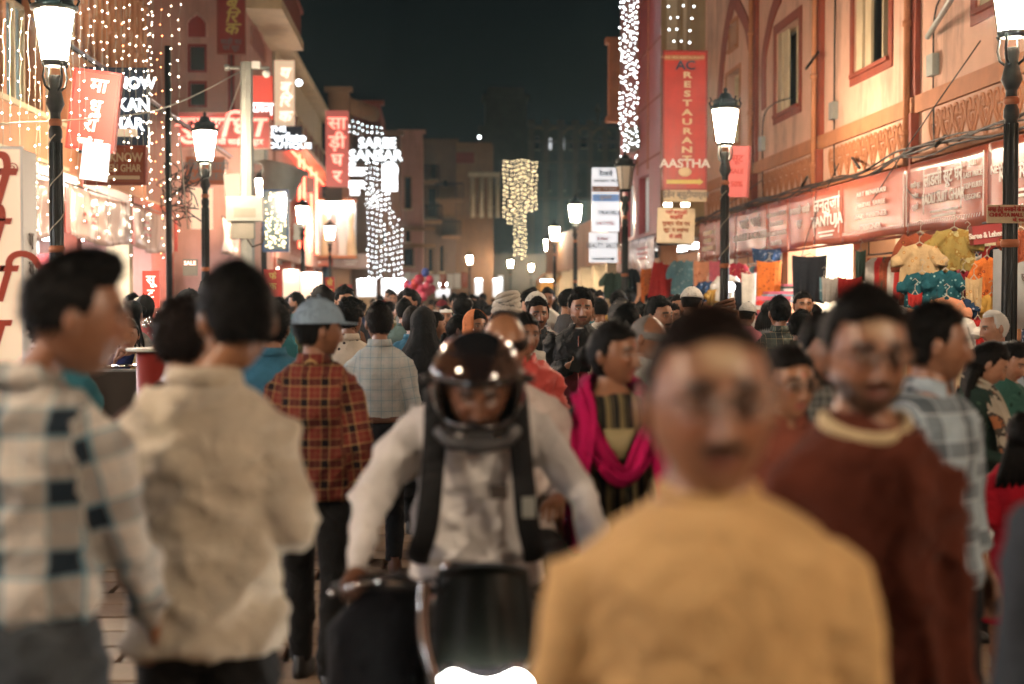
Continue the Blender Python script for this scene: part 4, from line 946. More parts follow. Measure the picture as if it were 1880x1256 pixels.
def wrinkle(V, N, bones, amp, seed):
    P = V+np.stack([vn(V*4+7, seed+8), vn(V*4+3, seed+9), vn(V*4, seed+10)], 1)*.06
    k = vn(P*np.array([8, 8, 3.0])+seed, seed)*.7+vn(P*np.array([16, 16, 8])+seed, seed+2)*.3
    r1 = 1-np.abs(vn((P@np.array([[1, .3, .5], [.1, 1, .4], [-.7, .3, 1]]))*np.array([4, 4, 11]), seed+5))*2.2
    r2 = 1-np.abs(vn((P@np.array([[1, .3, -.6], [.1, 1, -.4], [.8, -.3, 1]]))*np.array([5, 5, 12]), seed+6))*2.2
    m = .35+.65*np.clip(vn(P*2.5, seed+12)+.5, 0, 1)
    return V+N*((k*.38+(np.clip(r1, 0, 1)**2.5*1.35+np.clip(r2, 0, 1)**2.5*1.05)*m-.3)*amp*1.4)[:, None]
def seg_cuv(V, bones, prints):
    """bones: list of (a,b); index 0 torso. u across, v along"""
    best = None; U = np.zeros((len(V), 3)); bd = np.full(len(V), 1e9)
    for i, (a, b, bias) in enumerate(bones):
        a = np.array(a); b = np.array(b); d = b-a; L = np.linalg.norm(d); d = d/L
        t = np.clip((V-a)@d, 0, L); q = a+t[:, None]*d; r = np.linalg.norm(V-q, axis=1)-bias
        m = r < bd
        if i == 0: uu, vv = V[:, 0], V[:, 2]
        else:
            s = np.cross(d, [0, 1, 0]); s /= np.linalg.norm(s)+1e-9; uu = (V-a)@s; vv = (V-a)@d+.03
        U[m, 0] = uu[m]; U[m, 1] = vv[m]; U[m, 2] = V[m, 1]; bd[m] = r[m]
    return U
def rot_to(d, n):
    """matrix with columns side, n, d"""
    d = d.normalized(); n = (n-d*n.dot(d)).normalized(); s = n.cross(d); return Matrix((s, n, d)).transposed()
def hand_parts(w, d, n, side, curl=.5, grip=False, sc=1.0, seg=7):
    """w wrist; d finger direction; n palm normal (palm faces n); side = +-1 thumb side along s. returns list of (v,f)"""
    M = rot_to(Vector(d), Vector(n)); o = Vector(w); P = lambda x, y, z: tuple(o+M@Vector((x*sc, y*sc, z*sc)))
    parts = []
    rings = [(0, .026, .019), (.02, .030, .017), (.05, .040, .015), (.08, .042, .013), (.095, .038, .010)]
    v = []; f = []; sg = 10
    for z, a, b in rings:
        for k in range(sg):
            q = 2*math.pi*k/sg; v.append(P(a*math.cos(q), b*math.sin(q), z))
    for i in range(len(rings)-1):
        for k in range(sg):
            l = (k+1) % sg; f.append((i*sg+k, i*sg+l, (i+1)*sg+l, (i+1)*sg+k))
    f.append(tuple(range(sg-1, -1, -1))); f.append(tuple((len(rings)-1)*sg+k for k in range(sg)))
    parts.append((v, f))
    for i, (xx, ln, r) in enumerate(((.030, .072, .0088), (.010, .080, .0092), (-.010, .074, .0088), (-.029, .058, .0078))):
        xx *= side; c = curl*(1+.12*i); pts = [(xx*.9, 0, .075)]; ang = 0; y = 0; z = .092; pts.append((xx, 0, z))
        for k, fr in enumerate((.42, .32, .26)):
            ang += c*(1.05 if grip else .75); y += math.sin(ang)*ln*fr; z += math.cos(ang)*ln*fr; pts.append((xx+xx*.12*(0 if grip else 1), y, z))
        parts.append(tube_np([P(*p) for p in pts], [r*1.05*sc, r*1.05*sc, r*sc, r*.92*sc, r*.72*sc], seg))
    tp = [(.018*side, .002, .018), (.040*side, .010+.01*curl, .045), (.052*side-.012*side*curl, .018+.022*curl, .075), (.05*side-.03*side*curl, .022+.034*curl, .098)]
    parts.append(tube_np([P(*p) for p in tp], [.013*sc, .0115*sc, .010*sc, .0075*sc], seg))
    return parts
ARMS = {
 'down': ((.045, .02, -.29), (.055, -.05, -.545)), 'fwd': ((.05, -.04, -.285), (.045, -.20, -.49)), 'back': ((.05, .08, -.27), (.06, .08, -.53)),
 'bent': ((.06, .04, -.285), (.0, -.20, -.33)), 'front': ((.055, .03, -.285), (-.03, -.13, -.46)),
}
def person(name, label, loc, H=1.68, rz=0, head=(0, 0), skin='mid', hair='short', hairm=None, build=1.0, female=False, arms=('down', 'down'),
           shirt=None, hem=.86, sleeve=1.0, collar='shirt', pants=None, legs='pants', shoes=None, stride=.06, beard=0, mous=0, stubble=0, glasses=None,
           belt=None, res=1.0, seed=0, group=None, low=False, wide=1.0, lean=0.0, bun=None, cat=None, curl=.45, chin=1.0, grip=(False, False), hips=None,
           amp=.010, seat=False, skirt=False, tilak=False, hd=None, hat=None, hatm=None, tail=None, bindi=False, hoff=(0, 0, 0), paste=0, hsc=1.07, tall=1.0, nkf=1.0, collarm=None, sprig=None, gender=None):
    s = H/1.75; rs = np.random.RandomState(seed+11)
    root = empty(name, loc, rz, label, cat or ('woman' if female else 'man'), group)
    vox = (.030 if low else .017)/res
    fx = build*(.93 if female else 1.0)
    S = lambda p: (p[0]*s, p[1]*s, p[2]*s)
    L = lambda z: lean*max(0, z-.95)           # forward lean (towards -y)
    sh = {}; el = {}; wr = {}
    for i, sd in enumerate((-1, 1)):
        a = arms[i]; e, w = ARMS[a] if isinstance(a, str) else a
        sx = .178*fx
        sh[i] = (sd*sx, -L(1.41), 1.362); el[i] = (sd*(sx+e[0]), e[1]-L(1.41), 1.405+e[2]); wr[i] = (sd*(sx+w[0]), w[1]-L(1.41), 1.405+w[2])
    hp = hips or .93
    kn = {}; an = {}
    for i, sd in enumerate((-1, 1)):
        st = stride*(1 if i else -1)
        if seat: kn[i] = (sd*.16, -.42, hp-.02); an[i] = (sd*.15, -.40, .09)
        else: kn[i] = (sd*.10, -st*.6-.02, .50); an[i] = (sd*.105, st*-1.1+.03, .085)
    T = [(.86, .155, .11), (.95, .168*fx, .118*fx), (1.03, .150*fx, .108*fx), (1.10, .142*fx*(.93 if female else 1), .103*fx), (1.20, .150*fx, .110*fx), (1.30, .168*fx, .120*fx), (1.35, .182*fx, .115*fx), (1.395, .176*fx, .104*fx), (1.43, .150*fx**.5, .090), (1.462, .112, .078), (1.485, .082, .068), (1.505, .064, .060)]
    # ---- body
    nk = [(0, -L(1.45)+.018, 1.44, .068, .064), (0, -L(1.5)+.016, 1.49, .059, .058), (hoff[0]*.5, -L(1.53)+.012+hoff[1]*.5, 1.535+hoff[2]*.5, .054, .057), (hoff[0], -L(1.58)+.012+hoff[1], 1.60+hoff[2], .050, .055)]
    nk = [(a_[0], a_[1], a_[2], a_[3]*nkf, a_[4]*nkf) for a_ in nk]
    parts = [loft([(0, -L(z), z, a*(.88 if z < 1.42 else 1), b*(.86 if z < 1.42 else 1)) for z, a, b in T]), loft(nk, 16)]
    for i in (0, 1):
        parts.append(limb([sh[i], el[i], wr[i]], [.050*build**.5, .038, .025 if not female else .022]))
        parts.append(limb([(kn[i][0]*.9, 0, hp-.06), kn[i], an[i]], [.070, .050, .038]))
    parts = [([S(p) for p in v], f) for v, f in parts]
    V, Fc, N = fuse(parts, vox*1.15, 5 if not low else 3)
    C = np.tile(np.array(SK[skin]), (len(V), 1)); Vs = [V]; Fs = Fc; n0 = len(V); Cs = [C]
    def join(v, f, c):
        nonlocal n0, Fs
        v = np.asarray(v); Vs.append(v); Fs = Fs+[[i+n0 for i in q] for q in f]; n0 += len(v)
        Cs.append(c if getattr(c, 'ndim', 0) == 2 else np.tile(np.array(c), (len(v), 1)))
    for i, sd in enumerate((-1, 1)):
        e, w = Vector(el[i]), Vector(wr[i]); d = (w-e).normalized(); nrm = Vector((-sd, .15, 0)) if abs(d.z) > .6 else Vector((0, 0, -1)) if abs(d.x) < .7 else Vector((0, 1, -.3))
        if hd and hd[i]: d, nrm = Vector(hd[i][0]), Vector(hd[i][1])
        ts = -sd if abs(d.z) <= .6 else 1
        M = rot_to(d, nrm); th = Vector((0, -1, 0)) if abs(d.z) > .6 else Vector((-sd, 0, .4))
        ts = 1 if (M@Vector((1, 0, 0))).dot(th) > 0 else -1
        for pv, pf in hand_parts(w-d*.012, d, nrm, ts, curl, grip[i], .93 if female else 1.0, 5 if low else 7):
            join([S(p) for p in pv], pf, SK[skin])
    # ---- head
    nu, nv = (34, 30) if low else (int(92*res), int(84*res))
    HV, HF, HC, HD, idx = head_np(nu, nv, beard, mous, female, seed, skin, 1, wide, chin, (.10, .09, .08) if hairm in (HW, HG) else (.014, .011, .010), stubble, tilak, paste, tall)
    hc = Vector((0, -L(1.62)-.010, 1.628))+Vector(hoff)
    R = (Matrix.Rotation(math.radians(head[0]), 3, 'Z') @ Matrix.Rotation(math.radians(head[1]), 3, 'X'))
    if lean: R = R
    Rn = np.array(R); piv = np.array([0, .02, -.09])
    def hx(v): return (((np.asarray(v)-piv)*hsc)@Rn.T+piv+np.array(hc))*s
    join(hx(HV), HF, HC)
    def surf(x, z):
        m = HD[:, 1] < -.2; k = np.argmin(np.where(m, (HV[:, 0]-x)**2+(HV[:, 2]-z)**2, 9)); return HV[k, 1]
    for sd in (-1, 1):
        er = MB(); er.ball((sd*.079*wide, .012, -.006), .03, 10, 8, (.46, .62, 1.08)); er.ball((sd*.083*wide, .004, -.002), .014, 8, 6, (.5, .8, 1.2))
        join(hx(er.v), er.f, np.array(SK[skin])*.92)
        # eyelids: a shell with an almond opening
        ex = sd*.031; ey = surf(ex, .004)+.0062; em_ = MB(); em_.ball((0, 0, 0), .0132, 14 if low else 22, 10 if low else 18)
        ev = np.array(em_.v); op = lambda p: p[1] < 0 and abs(p[2]+.0005) < .0056*(1-(p[0]/.0125)**2)
        keep = [q for q in em_.f if not op(ev[list(q)].mean(0))]
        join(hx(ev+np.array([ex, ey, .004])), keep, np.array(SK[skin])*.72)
    V = np.vstack(Vs); C = np.vstack(Cs)
    link('body', npmesh('body', V, Fs, None, C), SKIN, root)
    em = MB()
    for sd in (-1, 1):
        ex = sd*.031; ey = surf(ex, .004)+.0062; e_ = MB(); e_.ball((0, 0, 0), .0120, 16, 12); ev = np.array(e_.v)
        hdx = hx(ev+np.array([ex, ey, .004])); cc = np.tile(np.array([.62, .56, .5]), (len(ev), 1))
        ang = np.hypot(ev[:, 0], ev[:, 2]); cc[(ang < .0062) & (ev[:, 1] < 0)] = (.02, .011, .007)
        if not low: link('eye', npmesh('eye', hdx, e_.f, None, cc), SKIN, root)
        else: em.add(hdx.tolist(), e_.f, True)
    if low:
        me = em.mesh('eyes'); link('eyes', me, mat('dark_eye', (.03, .02, .015), .3, var=0), root)
    # ---- hair
    hm = hairm or HB
    if hair and hair != 'bald':
        Wd, HFc, cand, nn = hair_np(HV, HD, idx, hair, seed)
        cnt = {'balding': 200, 'oldcrop': 300, 'long': 500}.get(hair, 2600); cnt = int(cnt*(.25 if low else res))
        SV, SF = spikes(Wd, nn, cand, cnt, {'curly': .020, 'messy': .03, 'long': .03, 'balding': .012, 'oldcrop': .014}.get(hair, .024), hair, rs)
        hv = hx(Wd); hf = [list(q) for q in HFc]
        if len(SV): hf += [[i+len(hv) for i in q] for q in SF]; hv = np.vstack([hv, hx(SV)])
        ho = link('hair', npmesh('hair', hv, hf), hm, root)
        tb = MB()
        if tail == 'bun':
            tb.ball(tuple(hx([[0, .125, -.01]])[0]), .042*s, 12, 9, (1.1, .9, 1)); tb.tube([tuple(p) for p in hx([[.03*math.cos(t*.7), .128+.008*math.cos(t), -.01+.034*math.sin(t*.7)] for t in range(9)])], .011, 6)
        elif tail == 'braid':
            pts = [hx([[0, .11, -.05]])[0]]; b0 = pts[0]
            for k in range(1, 16): pts.append(b0+np.array([.008*math.sin(k*1.9), .02+.012*math.sin(k*.3)+.0*k, -.03*k])*s)
            tb.tube([tuple(p) for p in pts], [(.02-.0007*k)*(1+.25*math.sin(k*2.2)) for k in range(len(pts))], 8)
        elif tail == 'loose':
            for k in range(9):
                q = (k-4)*.017; b0 = hx([[q*.9, .085-abs(q)*.4, -.03]])[0]
                tb.tube([tuple(b0+np.array([q*.3*j, .012*math.sin(j*.8)+.012*j, -.055*j])*s) for j in range(6)], [.026, .026, .024, .022, .018, .006], 7)
        if tb.v: tb.build('ponytail' if tail == 'loose' else tail, hm, root)
    # ---- headgear
    if hat == 'cap':
        g = MB(); x, y, z = HV.T; m_ = z > .030-.02*0
        Wd = HV+HV/np.linalg.norm(HV, axis=1)[:, None]*.019; Wd[:, 2] = np.where(z > .03, Wd[:, 2]+.006, Wd[:, 2])
        i0, i1 = idx[:-1], idx[1:]; q = np.stack([i0, i1, np.roll(i1, -1, 1), np.roll(i0, -1, 1)], -1).reshape(-1, 4); q = q[(z[q] > (.022 if False else .026)).all(1)]
        f = q.tolist(); tp = idx.size; f += [[tp, int(idx[0, k]), int(idx[0, (k+1) % idx.shape[1]])] for k in range(idx.shape[1])]
        o = link('cap', npmesh('cap', hx(Wd), f, Wd), hatm, root); so = o.modifiers.new('t', 'SOLIDIFY'); so.thickness = .004
        bv = []; nb = 14
        for t in range(nb+1):
            a = (t/nb-.5)*2.3; bv.append((.082*math.sin(a), -.100*math.cos(a)-.004, .036))
        for t in range(nb+1):
            a = (t/nb-.5)*2.3; bv.append((.080*math.sin(a), -.100*math.cos(a)-.075*math.cos(a*.8), .026-.010*abs(math.sin(a))*0+.0))
        n_ = nb+1; bf = [[k, k+1, n_+k+1, n_+k] for k in range(nb)]
        o = link('cap_brim', npmesh('cap_brim', hx(bv), bf, bv), hatm, root); so = o.modifiers.new('t', 'SOLIDIFY'); so.thickness = .005
        tb = MB(); tb.ball(tuple(hx([[0, 0, .146]])[0]), .008); tb.build('cap_button', hatm, root)
    elif hat == 'skullcap':
        z = HV[:, 2]; Wd = HV+HV/np.linalg.norm(HV, axis=1)[:, None]*.014
        i0, i1 = idx[:-1], idx[1:]; q = np.stack([i0, i1, np.roll(i1, -1, 1), np.roll(i0, -1, 1)], -1).reshape(-1, 4); q = q[(z[q] > .045).all(1)]
        f = q.tolist(); tp = idx.size; f += [[tp, int(idx[0, k]), int(idx[0, (k+1) % idx.shape[1]])] for k in range(idx.shape[1])]
        o = link('skullcap', npmesh('skullcap', hx(Wd), f, Wd), hatm, root); so = o.modifiers.new('t', 'SOLIDIFY'); so.thickness = .004
    elif hat == 'turban':
        tb = MB(); tb.ball((0, 0, .06), .09, 20, 12, (1, 1.1, .9)); tv = [(tb.v, tb.f)]
        for k in range(7):
            an_ = k*.9; tilt = .35*math.sin(an_); pts = []
            for t in range(25):
                a = 2*math.pi*t/24; pts.append((.086*math.cos(a)*(1-.05*k), .104*math.sin(a)*(1-.05*k), .028+.017*k+.022*math.sin(a+an_)))
            tv.append(tube_np(pts, [(.017, .021)]*25, 7, False))
        allv = []; allf = []
        for v, f in tv: allf += [[i+len(allv) for i in q] for q in f]; allv += [tuple(p) for p in v]
        link('turban', npmesh('turban', hx(allv), allf, allv), hatm, root)
    elif hat in ('veil', 'hijab'):
        # cloth over head falling on the shoulders
        nu2, nv2 = 40, 22; vv = []; 
        for j in range(nv2):
            q = j/(nv2-1)
            for i in range(nu2+1):
                a = (i/nu2-.5)*2*math.pi*(.86 if hat == 'hijab' else .74)
                if q < .42:
                    p_ = q/.42*math.pi*.5; r1, r2, zz = math.sin(p_)*.096, math.sin(p_)*.122, .025+math.cos(p_)*.115
                else:
                    t = (q-.42)/.58; e = t*t*(3-2*t); r1 = .096+.13*e*fx; r2 = .122+.02*e; zz = .025-.42*t
                    r1 -= .016*math.sin(math.pi*min(1, t*1.6))
                w = 1+.05*math.sin(a*9+3*q)*q+.03*math.sin(a*17)*q
                vv.append((r1*math.sin(a)*w, r2*math.cos(a)*w+.006, zz))
        n_ = nu2+1; f = [[j*n_+i, j*n_+i+1, (j+1)*n_+i+1, (j+1)*n_+i] for j in range(nv2-1) for i in range(nu2)]
        o = link('headscarf', npmesh('headscarf', hx(vv), f, vv), hatm, root); so = o.modifiers.new('t', 'SOLIDIFY'); so.thickness = .004
    # ---- glasses
    if glasses:
        g = MB(); yg = min(surf(.031, .004), surf(.0, .012))-.006
        for sd in (-1, 1):
            g.tube([tuple(p) for p in hx([[sd*.034+.026*math.cos(t*math.pi/10), yg+.003*abs(math.cos(t*math.pi/10)), .002+.020*math.sin(t*math.pi/10)] for t in range(21)])], .0016, 6, False)
            g.tube([tuple(p) for p in hx([[sd*.060, yg+.003, .008], [sd*.078, yg+.02, .008], [sd*.080, .005, .008], [sd*.080, .02, -.004]])], .0016, 6)
        g.tube([tuple(p) for p in hx([[-.008, yg, .006], [0, yg-.002, .009], [.008, yg, .006]])], .0016, 6)
        fr = g.build('glasses_frame', glasses, root)
        for sd in (-1, 1):
            lm = MB(); lm.add([tuple(p) for p in hx([[sd*.034+.025*math.cos(t*math.pi/10), yg-.0002, .002+.019*math.sin(t*math.pi/10)] for t in range(20)])], [tuple(range(20))])
            link('lens', lm.mesh('lens'), MATS['lens_glass'], fr)
    # ---- garments
    if shirt:
        k = .020 if legs != 'saree' else .014
        hz_ = hem; TT = []
        for z, a, b in T:
            if z >= max(hz_, .95)-.001: TT.append((0, -L(z), z, a+k, b+k))
        if hz_ < .95:
            bot = []; wd_ = .168*fx+k+.014
            nst = 4
            for j in range(nst): 
                q = j/nst; z = hz_+(.95-hz_)*q; fl = (.06*(1-q) if (.95-hz_) > .2 else .010*(1-q)); bot.append((0, 0, z, wd_+fl, .118*fx+k+.014+fl*.8))
            TT = bot+TT
            TT = [(cx, cyy, z, max(a, wd_-.010-.02*(z-.95)*1) if (z < 1.2 and not female) else a, max(b, .118*fx+k-.006) if z < 1.2 and not female else b) for cx, cyy, z, a, b in TT]
        else: TT = [(0, -L(hz_), hz_, TT[0][3]-.01, TT[0][4]-.01)]+TT
        TT[-1] = (0, -L(1.49)+.012, 1.500, .066, .062); TT[-2] = (0, -L(1.465)+.006, 1.480, .092, .074)
        pr = [loft(TT, 24)]
        for i in (0, 1):
            e, w = Vector(el[i]), Vector(wr[i]); u = Vector(sh[i]); r0, r1, r2 = .064*build**.5, .051, .036
            if sleeve >= 1: pts, rr = [u, u.lerp(e, .5), e, e.lerp(w, .55), w-(w-e).normalized()*.012], [r0, r0*.96, r1, r1*.9, r2]
            elif sleeve > .5: q = (sleeve-.5)*2; pts, rr = [u, u.lerp(e, .5), e, e.lerp(w, q)], [r0, r0*.96, r1, r1*.92]
            else: q = sleeve*2; pts, rr = [u, u.lerp(e, q*.5), u.lerp(e, q)], [r0, r0*1.0, r0*.98]
            pr.append(limb(pts, rr, 14))
        pr = [([S(p) for p in v], f) for v, f in pr]
        V, Fc, N = fuse(pr, vox, 4 if not low else 2)
        bones = [((0, -L(1.0)*s, .7*s), (0, -L(1.4)*s, 1.40*s), .12*s)]
        for i in (0, 1): bones += [(S(sh[i]), S(el[i]), .05), (S(el[i]), S(wr[i]), .045)]
        V = wrinkle(V, N, bones, amp*s, seed+3)
        link('shirt' if not female else ('blouse' if legs == 'saree' else 'kurta'), npmesh('shirt', V, Fc, seg_cuv(V, bones, 0)), shirt, root)
    if collar == 'shirt' and not low:
        cv = []; n_ = 40
        for j, (r, z, o_) in enumerate(((.068, 1.478, 0), (.067, 1.528, 0), (.074, 1.531, 0), (.086, 1.486, 0))):
            for i in range(n_+1):
                a = (i/n_-.5)*2*math.pi*.93; fr = max(0, -math.cos(a))
                frt = sst(2.2, 2.9, np.array([abs(a)]))[0]
                cv.append((r*math.sin(a)*1.02, r*math.cos(a)*1.0+.014-L(1.48)-frt*.012, z-(.035*frt if j in (0, 3) else .016*frt)-(.02*frt if j == 3 else 0)))
        f = [[j*(n_+1)+i, j*(n_+1)+i+1, (j+1)*(n_+1)+i+1, (j+1)*(n_+1)+i] for j in range(3) for i in range(n_)]
        cv = [S(p) for p in cv]
        o = link('collar', npmesh('collar', cv, f, cv), collarm or shirt, root); so = o.modifiers.new('t', 'SOLIDIFY'); so.thickness = .003
    elif collar in ('crew', 'band') and not low:
        r, hh = (.072, .0075) if collar == 'crew' else (.070, .016)
        pts = [S((r*math.cos(t*math.pi/16)*1.08, r*math.sin(t*math.pi/16)+.010-L(1.47), 1.496-.014*max(0, -math.sin(t*math.pi/16)))) for t in range(33)]
        v, f = tube_np(pts, [(hh*1.6, hh)]*33, 8, False); link('neckband', npmesh('neckband', v, f, v), collarm or shirt, root)
    if pants and legs == 'pants':
        top = .985 if not belt else .99
        pr = [loft([(0, 0, .80 if not seat else hp-.12, .13, .11), (0, 0, .86, .170*fx, .122*fx), (0, 0, .93, .178*fx, .128*fx), (0, 0, top, .160*fx, .118*fx)])] if not seat else [loft([(0, 0, hp-.10, .17, .13), (0, 0, hp, .178*fx, .13*fx), (0, 0, hp+.08, .165*fx, .12*fx)])]
        for i in (0, 1):
            a, b, c = Vector((kn[i][0]*.88, 0, hp-.06)), Vector(kn[i]), Vector(an[i])
            pr.append(limb([a, a.lerp(b, .5), b, b.lerp(c, .5), c+Vector((0, 0, .01))], [.098*fx, .088*fx, .070, .064, .060], 14))
        pr = [([S(p) for p in v], f) for v, f in pr]
        V, Fc, N = fuse(pr, vox*1.1, 3); V = wrinkle(V, N, None, .008*s, seed+9)
        link('trousers', npmesh('trousers', V, Fc, V[:, [0, 2, 1]]), pants, root)
        if belt:
            v, f = tube_np([S((.163*fx*math.cos(t*math.pi/16)*1.05, .121*fx*math.sin(t*math.pi/16)*1.05, .995)) for t in range(33)], [(.019, .004)]*33, 6, False)
            link('belt', npmesh('belt', v, f), belt, root)
            b = MB(); b.box((-.028*s, -.136*fx*s, .975*s), (.028*s, -.128*fx*s, 1.014*s)); b.build('buckle', MATS['chrome'], root)
    elif pants:   # skirt, saree or long kurta to the ankle
        rr = [(0, 0, .07, .215, .19), (0, 0, .3, .20, .17), (0, 0, .6, .19, .15), (0, 0, .85, .185, .14), (0, 0, 1.0, .155, .12), (0, 0, 1.04, .14, .11)]
        V, Fc, N = fuse([([S(p) for p in v], f) for v, f in [loft(rr, 28)]], vox*1.2, 2)
        th = np.arctan2(V[:, 1], V[:, 0]); V = V+N*(.010*np.sin(th*14+V[:, 2]*3)*np.clip(1.1-V[:, 2], 0, 1))[:, None]
        link('skirt' if legs != 'saree' else 'saree_drape', npmesh('skirt', V, Fc, V[:, [0, 2, 1]]), pants, root)
        if legs == 'saree':
            pl = catmull([(.16, .10, .95), (.02, .15, 1.05), (-.16, .08, 1.1), (-.17, -.08, 1.1), (0, -.15, 1.18), (.10, -.135, 1.32), (.13, -.04, 1.46), (.13, .09, 1.40), (.12, .15, 1.15), (.12, .16, .8)], 6)
            v, f = ribbon_np([S(tuple(p)) for p in pl], .15*s, .018, 16, 7); link('saree_end', npmesh('saree_end', v, f, v), pants, root)
    if shoes:
        for i, sd in enumerate((-1, 1)):
            x0, y0, z0 = an[i]
            v, f = loft([(x0, y0-.05, .0, .045, .135), (x0, y0-.05, .03, .047, .138), (x0, y0-.045, .055, .043, .125), (x0, y0-.01, .08, .040, .075), (x0, y0+.01, .105, .038, .052)], 16)
            V = np.array([S(p) for p in v]); link('shoe', npmesh('shoe', V, f), shoes, root)
    return root
def ribbon_np(pts, width, thick, nseg=14, folds=6, ph=0, face=None):
    """gathered cloth band swept along pts: a wide, pleated cross-section"""
    P = [Vector(p) for p in pts]; v = []; f = []; n = len(P); c0 = sum(P, Vector())/n; c0.z = 0
    for i in range(n):
        t = (P[min(i+1, n-1)]-P[max(i-1, 0)]).normalized(); o = Vector((P[i].x, P[i].y, 0)); o = o.normalized() if o.length > .02 else Vector((0, -1, 0))
        b = t.cross(o); b = b.normalized() if b.length > .05 else Vector((0, 0, 1)); o = b.cross(t).normalized()
        for k in range(2*nseg):
            q = k if k < nseg else 2*nseg-1-k; u = q/(nseg-1)-.5; sd = 1 if k < nseg else -1
            w = width*(1+.1*math.sin(i*.5+ph)); h = thick*.7*math.sin(u*folds*2*math.pi+i*.22+ph)+thick*.5*math.sin(u*folds*.9*math.pi+i*.4)
            v.append(tuple(P[i]+b*u*w+o*(h+sd*.003+thick*(1-4*u*u)*.8)))
    m = 2*nseg
    for i in range(n-1):
        for k in range(m):
            l = (k+1) % m; f.append((i*m+k, i*m+l, (i+1)*m+l, (i+1)*m+k))
    f.append(tuple(range(m-1, -1, -1))); f.append(tuple((n-1)*m+k for k in range(m)))
    return v, f
# ================================================================= SIGNS
def board(name, label, rect, Y, m, texts=(), tilt=0, rz=0, th=.10, cat='sign', rim=None, loc=None, hang=True):
    x0, y0, x1, y1 = rect; c = at((x0+x1)/2, (y0+y1)/2, Y); w = (x1-x0)/F*Y; h = (y1-y0)/F*Y
    o = empty(name, c, rz, label, cat); o.rotation_euler = (0, tilt, rz)
    b = MB(); b.box((-w/2, 0, -h/2), (w/2, th, h/2)); b.build('board', m, o)
    if rim:
        b = MB(); frame_ring(b, -w/2, w/2, -h/2, h/2, .03, -.015, th+.01); b.build('rim', rim, o)
    for t in texts:
        s, fx, fz, size, tm = t[:5]; sx = t[5] if len(t) > 5 else 1; it = t[6] if len(t) > 6 else 0
        text(s, tm, o, (fx*w/2, -.012, fz*h/2), size*h, 0, .022, .006, sx=sx, ital=it)
    return o, w, h
board('light_box_sign', 'tilted backlit red sign with big pale Hindi letters, right of the nearest left lamp', (134, 136, 210, 270), 15.5, M['boxred'],
    [('मा', .1, .66, .26, M['letp'], 1.0, .1), ('धु', .05, .10, .26, M['letp'], 1.0, .1), ('री', -.1, -.40, .26, M['letp'], 1.0, .1), ('साड़ी घर', 0, -.84, .11, M['letp'])], tilt=.12, rim=M['red'])
o, w, h = board('white_sign', 'tilted glowing white panel hanging under the tilted red sign', (150, 262, 196, 330), 15.4, M['boxwhite'], tilt=.12)
board('light_box_sign', 'navy sign with glowing white block letters LUCKNOW CHIKAN GHAR, half hidden by the red sign', (150, 130, 266, 275), 19, M['navy'],
    [('LUCKNOW', .12, .66, .20, M['letw'], .92), ('CHIKAN', .20, .12, .22, M['letw'], .9), ('GHAR', .26, -.36, .22, M['letw'], .9)], rim=M['navy'])
o, w, h = board('strip_sign', 'cream strip under the navy LUCKNOW CHIKAN GHAR sign', (175, 236, 248, 249), 18.8, M['boxwarm'])
board('shop_sign', 'brown orange sign reading LUCKNOW CHIKEN GHAR with a cream line below', (160, 272, 262, 334), 18, M['brownsign'],
    [('LUCKNOW', .06, .42, .36, M['creamp'], .80), ('CHIKEN GHAR', .04, -.20, .30, M['creamp'], .72)], rim=M['redtrim'])
b = MB(); c = at(212, 326, 17.97); b.box((c.x-.30, c.y-.02, c.z-.022), (c.x+.30, c.y-.012, c.z+.022)); tag(b.build('sign_underline', M['creamp']), 'cream underline strip fixed on the LUCKNOW CHIKEN GHAR sign', 'strip')
board('vertical_sign', 'unlit dark red vertical sign with gilt Hindi letters, at the top left of the street', (401, -40, 447, 95), 32.5, M['dred'],
    [('ना', 0, .75, .19, M['yellowp']), ('ब', 0, .32, .23, M['yellowp'], 1.2, .25), ('िर', 0, -.06, .22, M['yellowp'], 1.1, .25), ('क', 0, -.38, .22, M['yellowp'], 1.1, .25), ('साड़ी का', 0, -.72, .09, M['greyp']), ('घर सूट', 0, -.88, .09, M['greyp'])], rim=M['redtrim'])
board('wall_sign', 'wide grey pink sign with glowing red Hindi letters behind the second left lamp', (330, 208, 492, 270), 33, M['boxpink'],
    [('सुविधा', -.15, .15, .82, M['letr'], 1.35, .2), ('बनारसी साड़ी सेन्टर', .2, -.68, .22, M['letr'], 1.1)], rim=M['pinkwall'])
board('light_box_sign', 'red lit sign face with short white letters, just right of the utility pole', (462, 140, 500, 218), 35, M['boxred'],
    [('पान', 0, -.55, .40, M['letw'], .9), ], rz=.15)
board('vertical_sign', 'pale vertical sign with glowing pink Hindi letters, above the small white lit sign', (504, 112, 540, 234), 40, M['boxwarm'],
    [('य', 0, .62, .22, M['letp'], 1.1, .2), ('ब', 0, .20, .22, M['letp'], 1.1, .2), ('िर', 0, -.22, .22, M['letp'], 1.1, .2), ('क', 0, -.66, .22, M['letp'], 1.1, .2)])
board('light_box_sign', 'small dark sign with blazing white letters under the pale vertical sign', (500, 232, 554, 276), 39.5, M['navy'],
    [('THE', -.6, .72, .30, M['letw'], 1.2), ('Perfeto', 0, .05, .50, M['letw'], 1.05), ('BOUTIQUE', .0, -.62, .30, M['letw'], 1.35)])
board('vertical_sign', 'tall pink vertical sign with four glowing red Hindi letters SAREE GHAR', (598, 204, 640, 342), 46, M['boxpink'],
    [('सा', 0, .66, .23, M['letr'], 1.1), ('ड़ी', 0, .17, .23, M['letr'], 1.1), ('घ', 0, -.30, .22, M['letr'], 1.1), ('र', 0, -.74, .22, M['letr'], 1.2)])
board('dark_signboard', 'plain dark panel hanging below the tall pink SAREE GHAR sign', (596, 345, 628, 371), 46.5, M['darkin'])
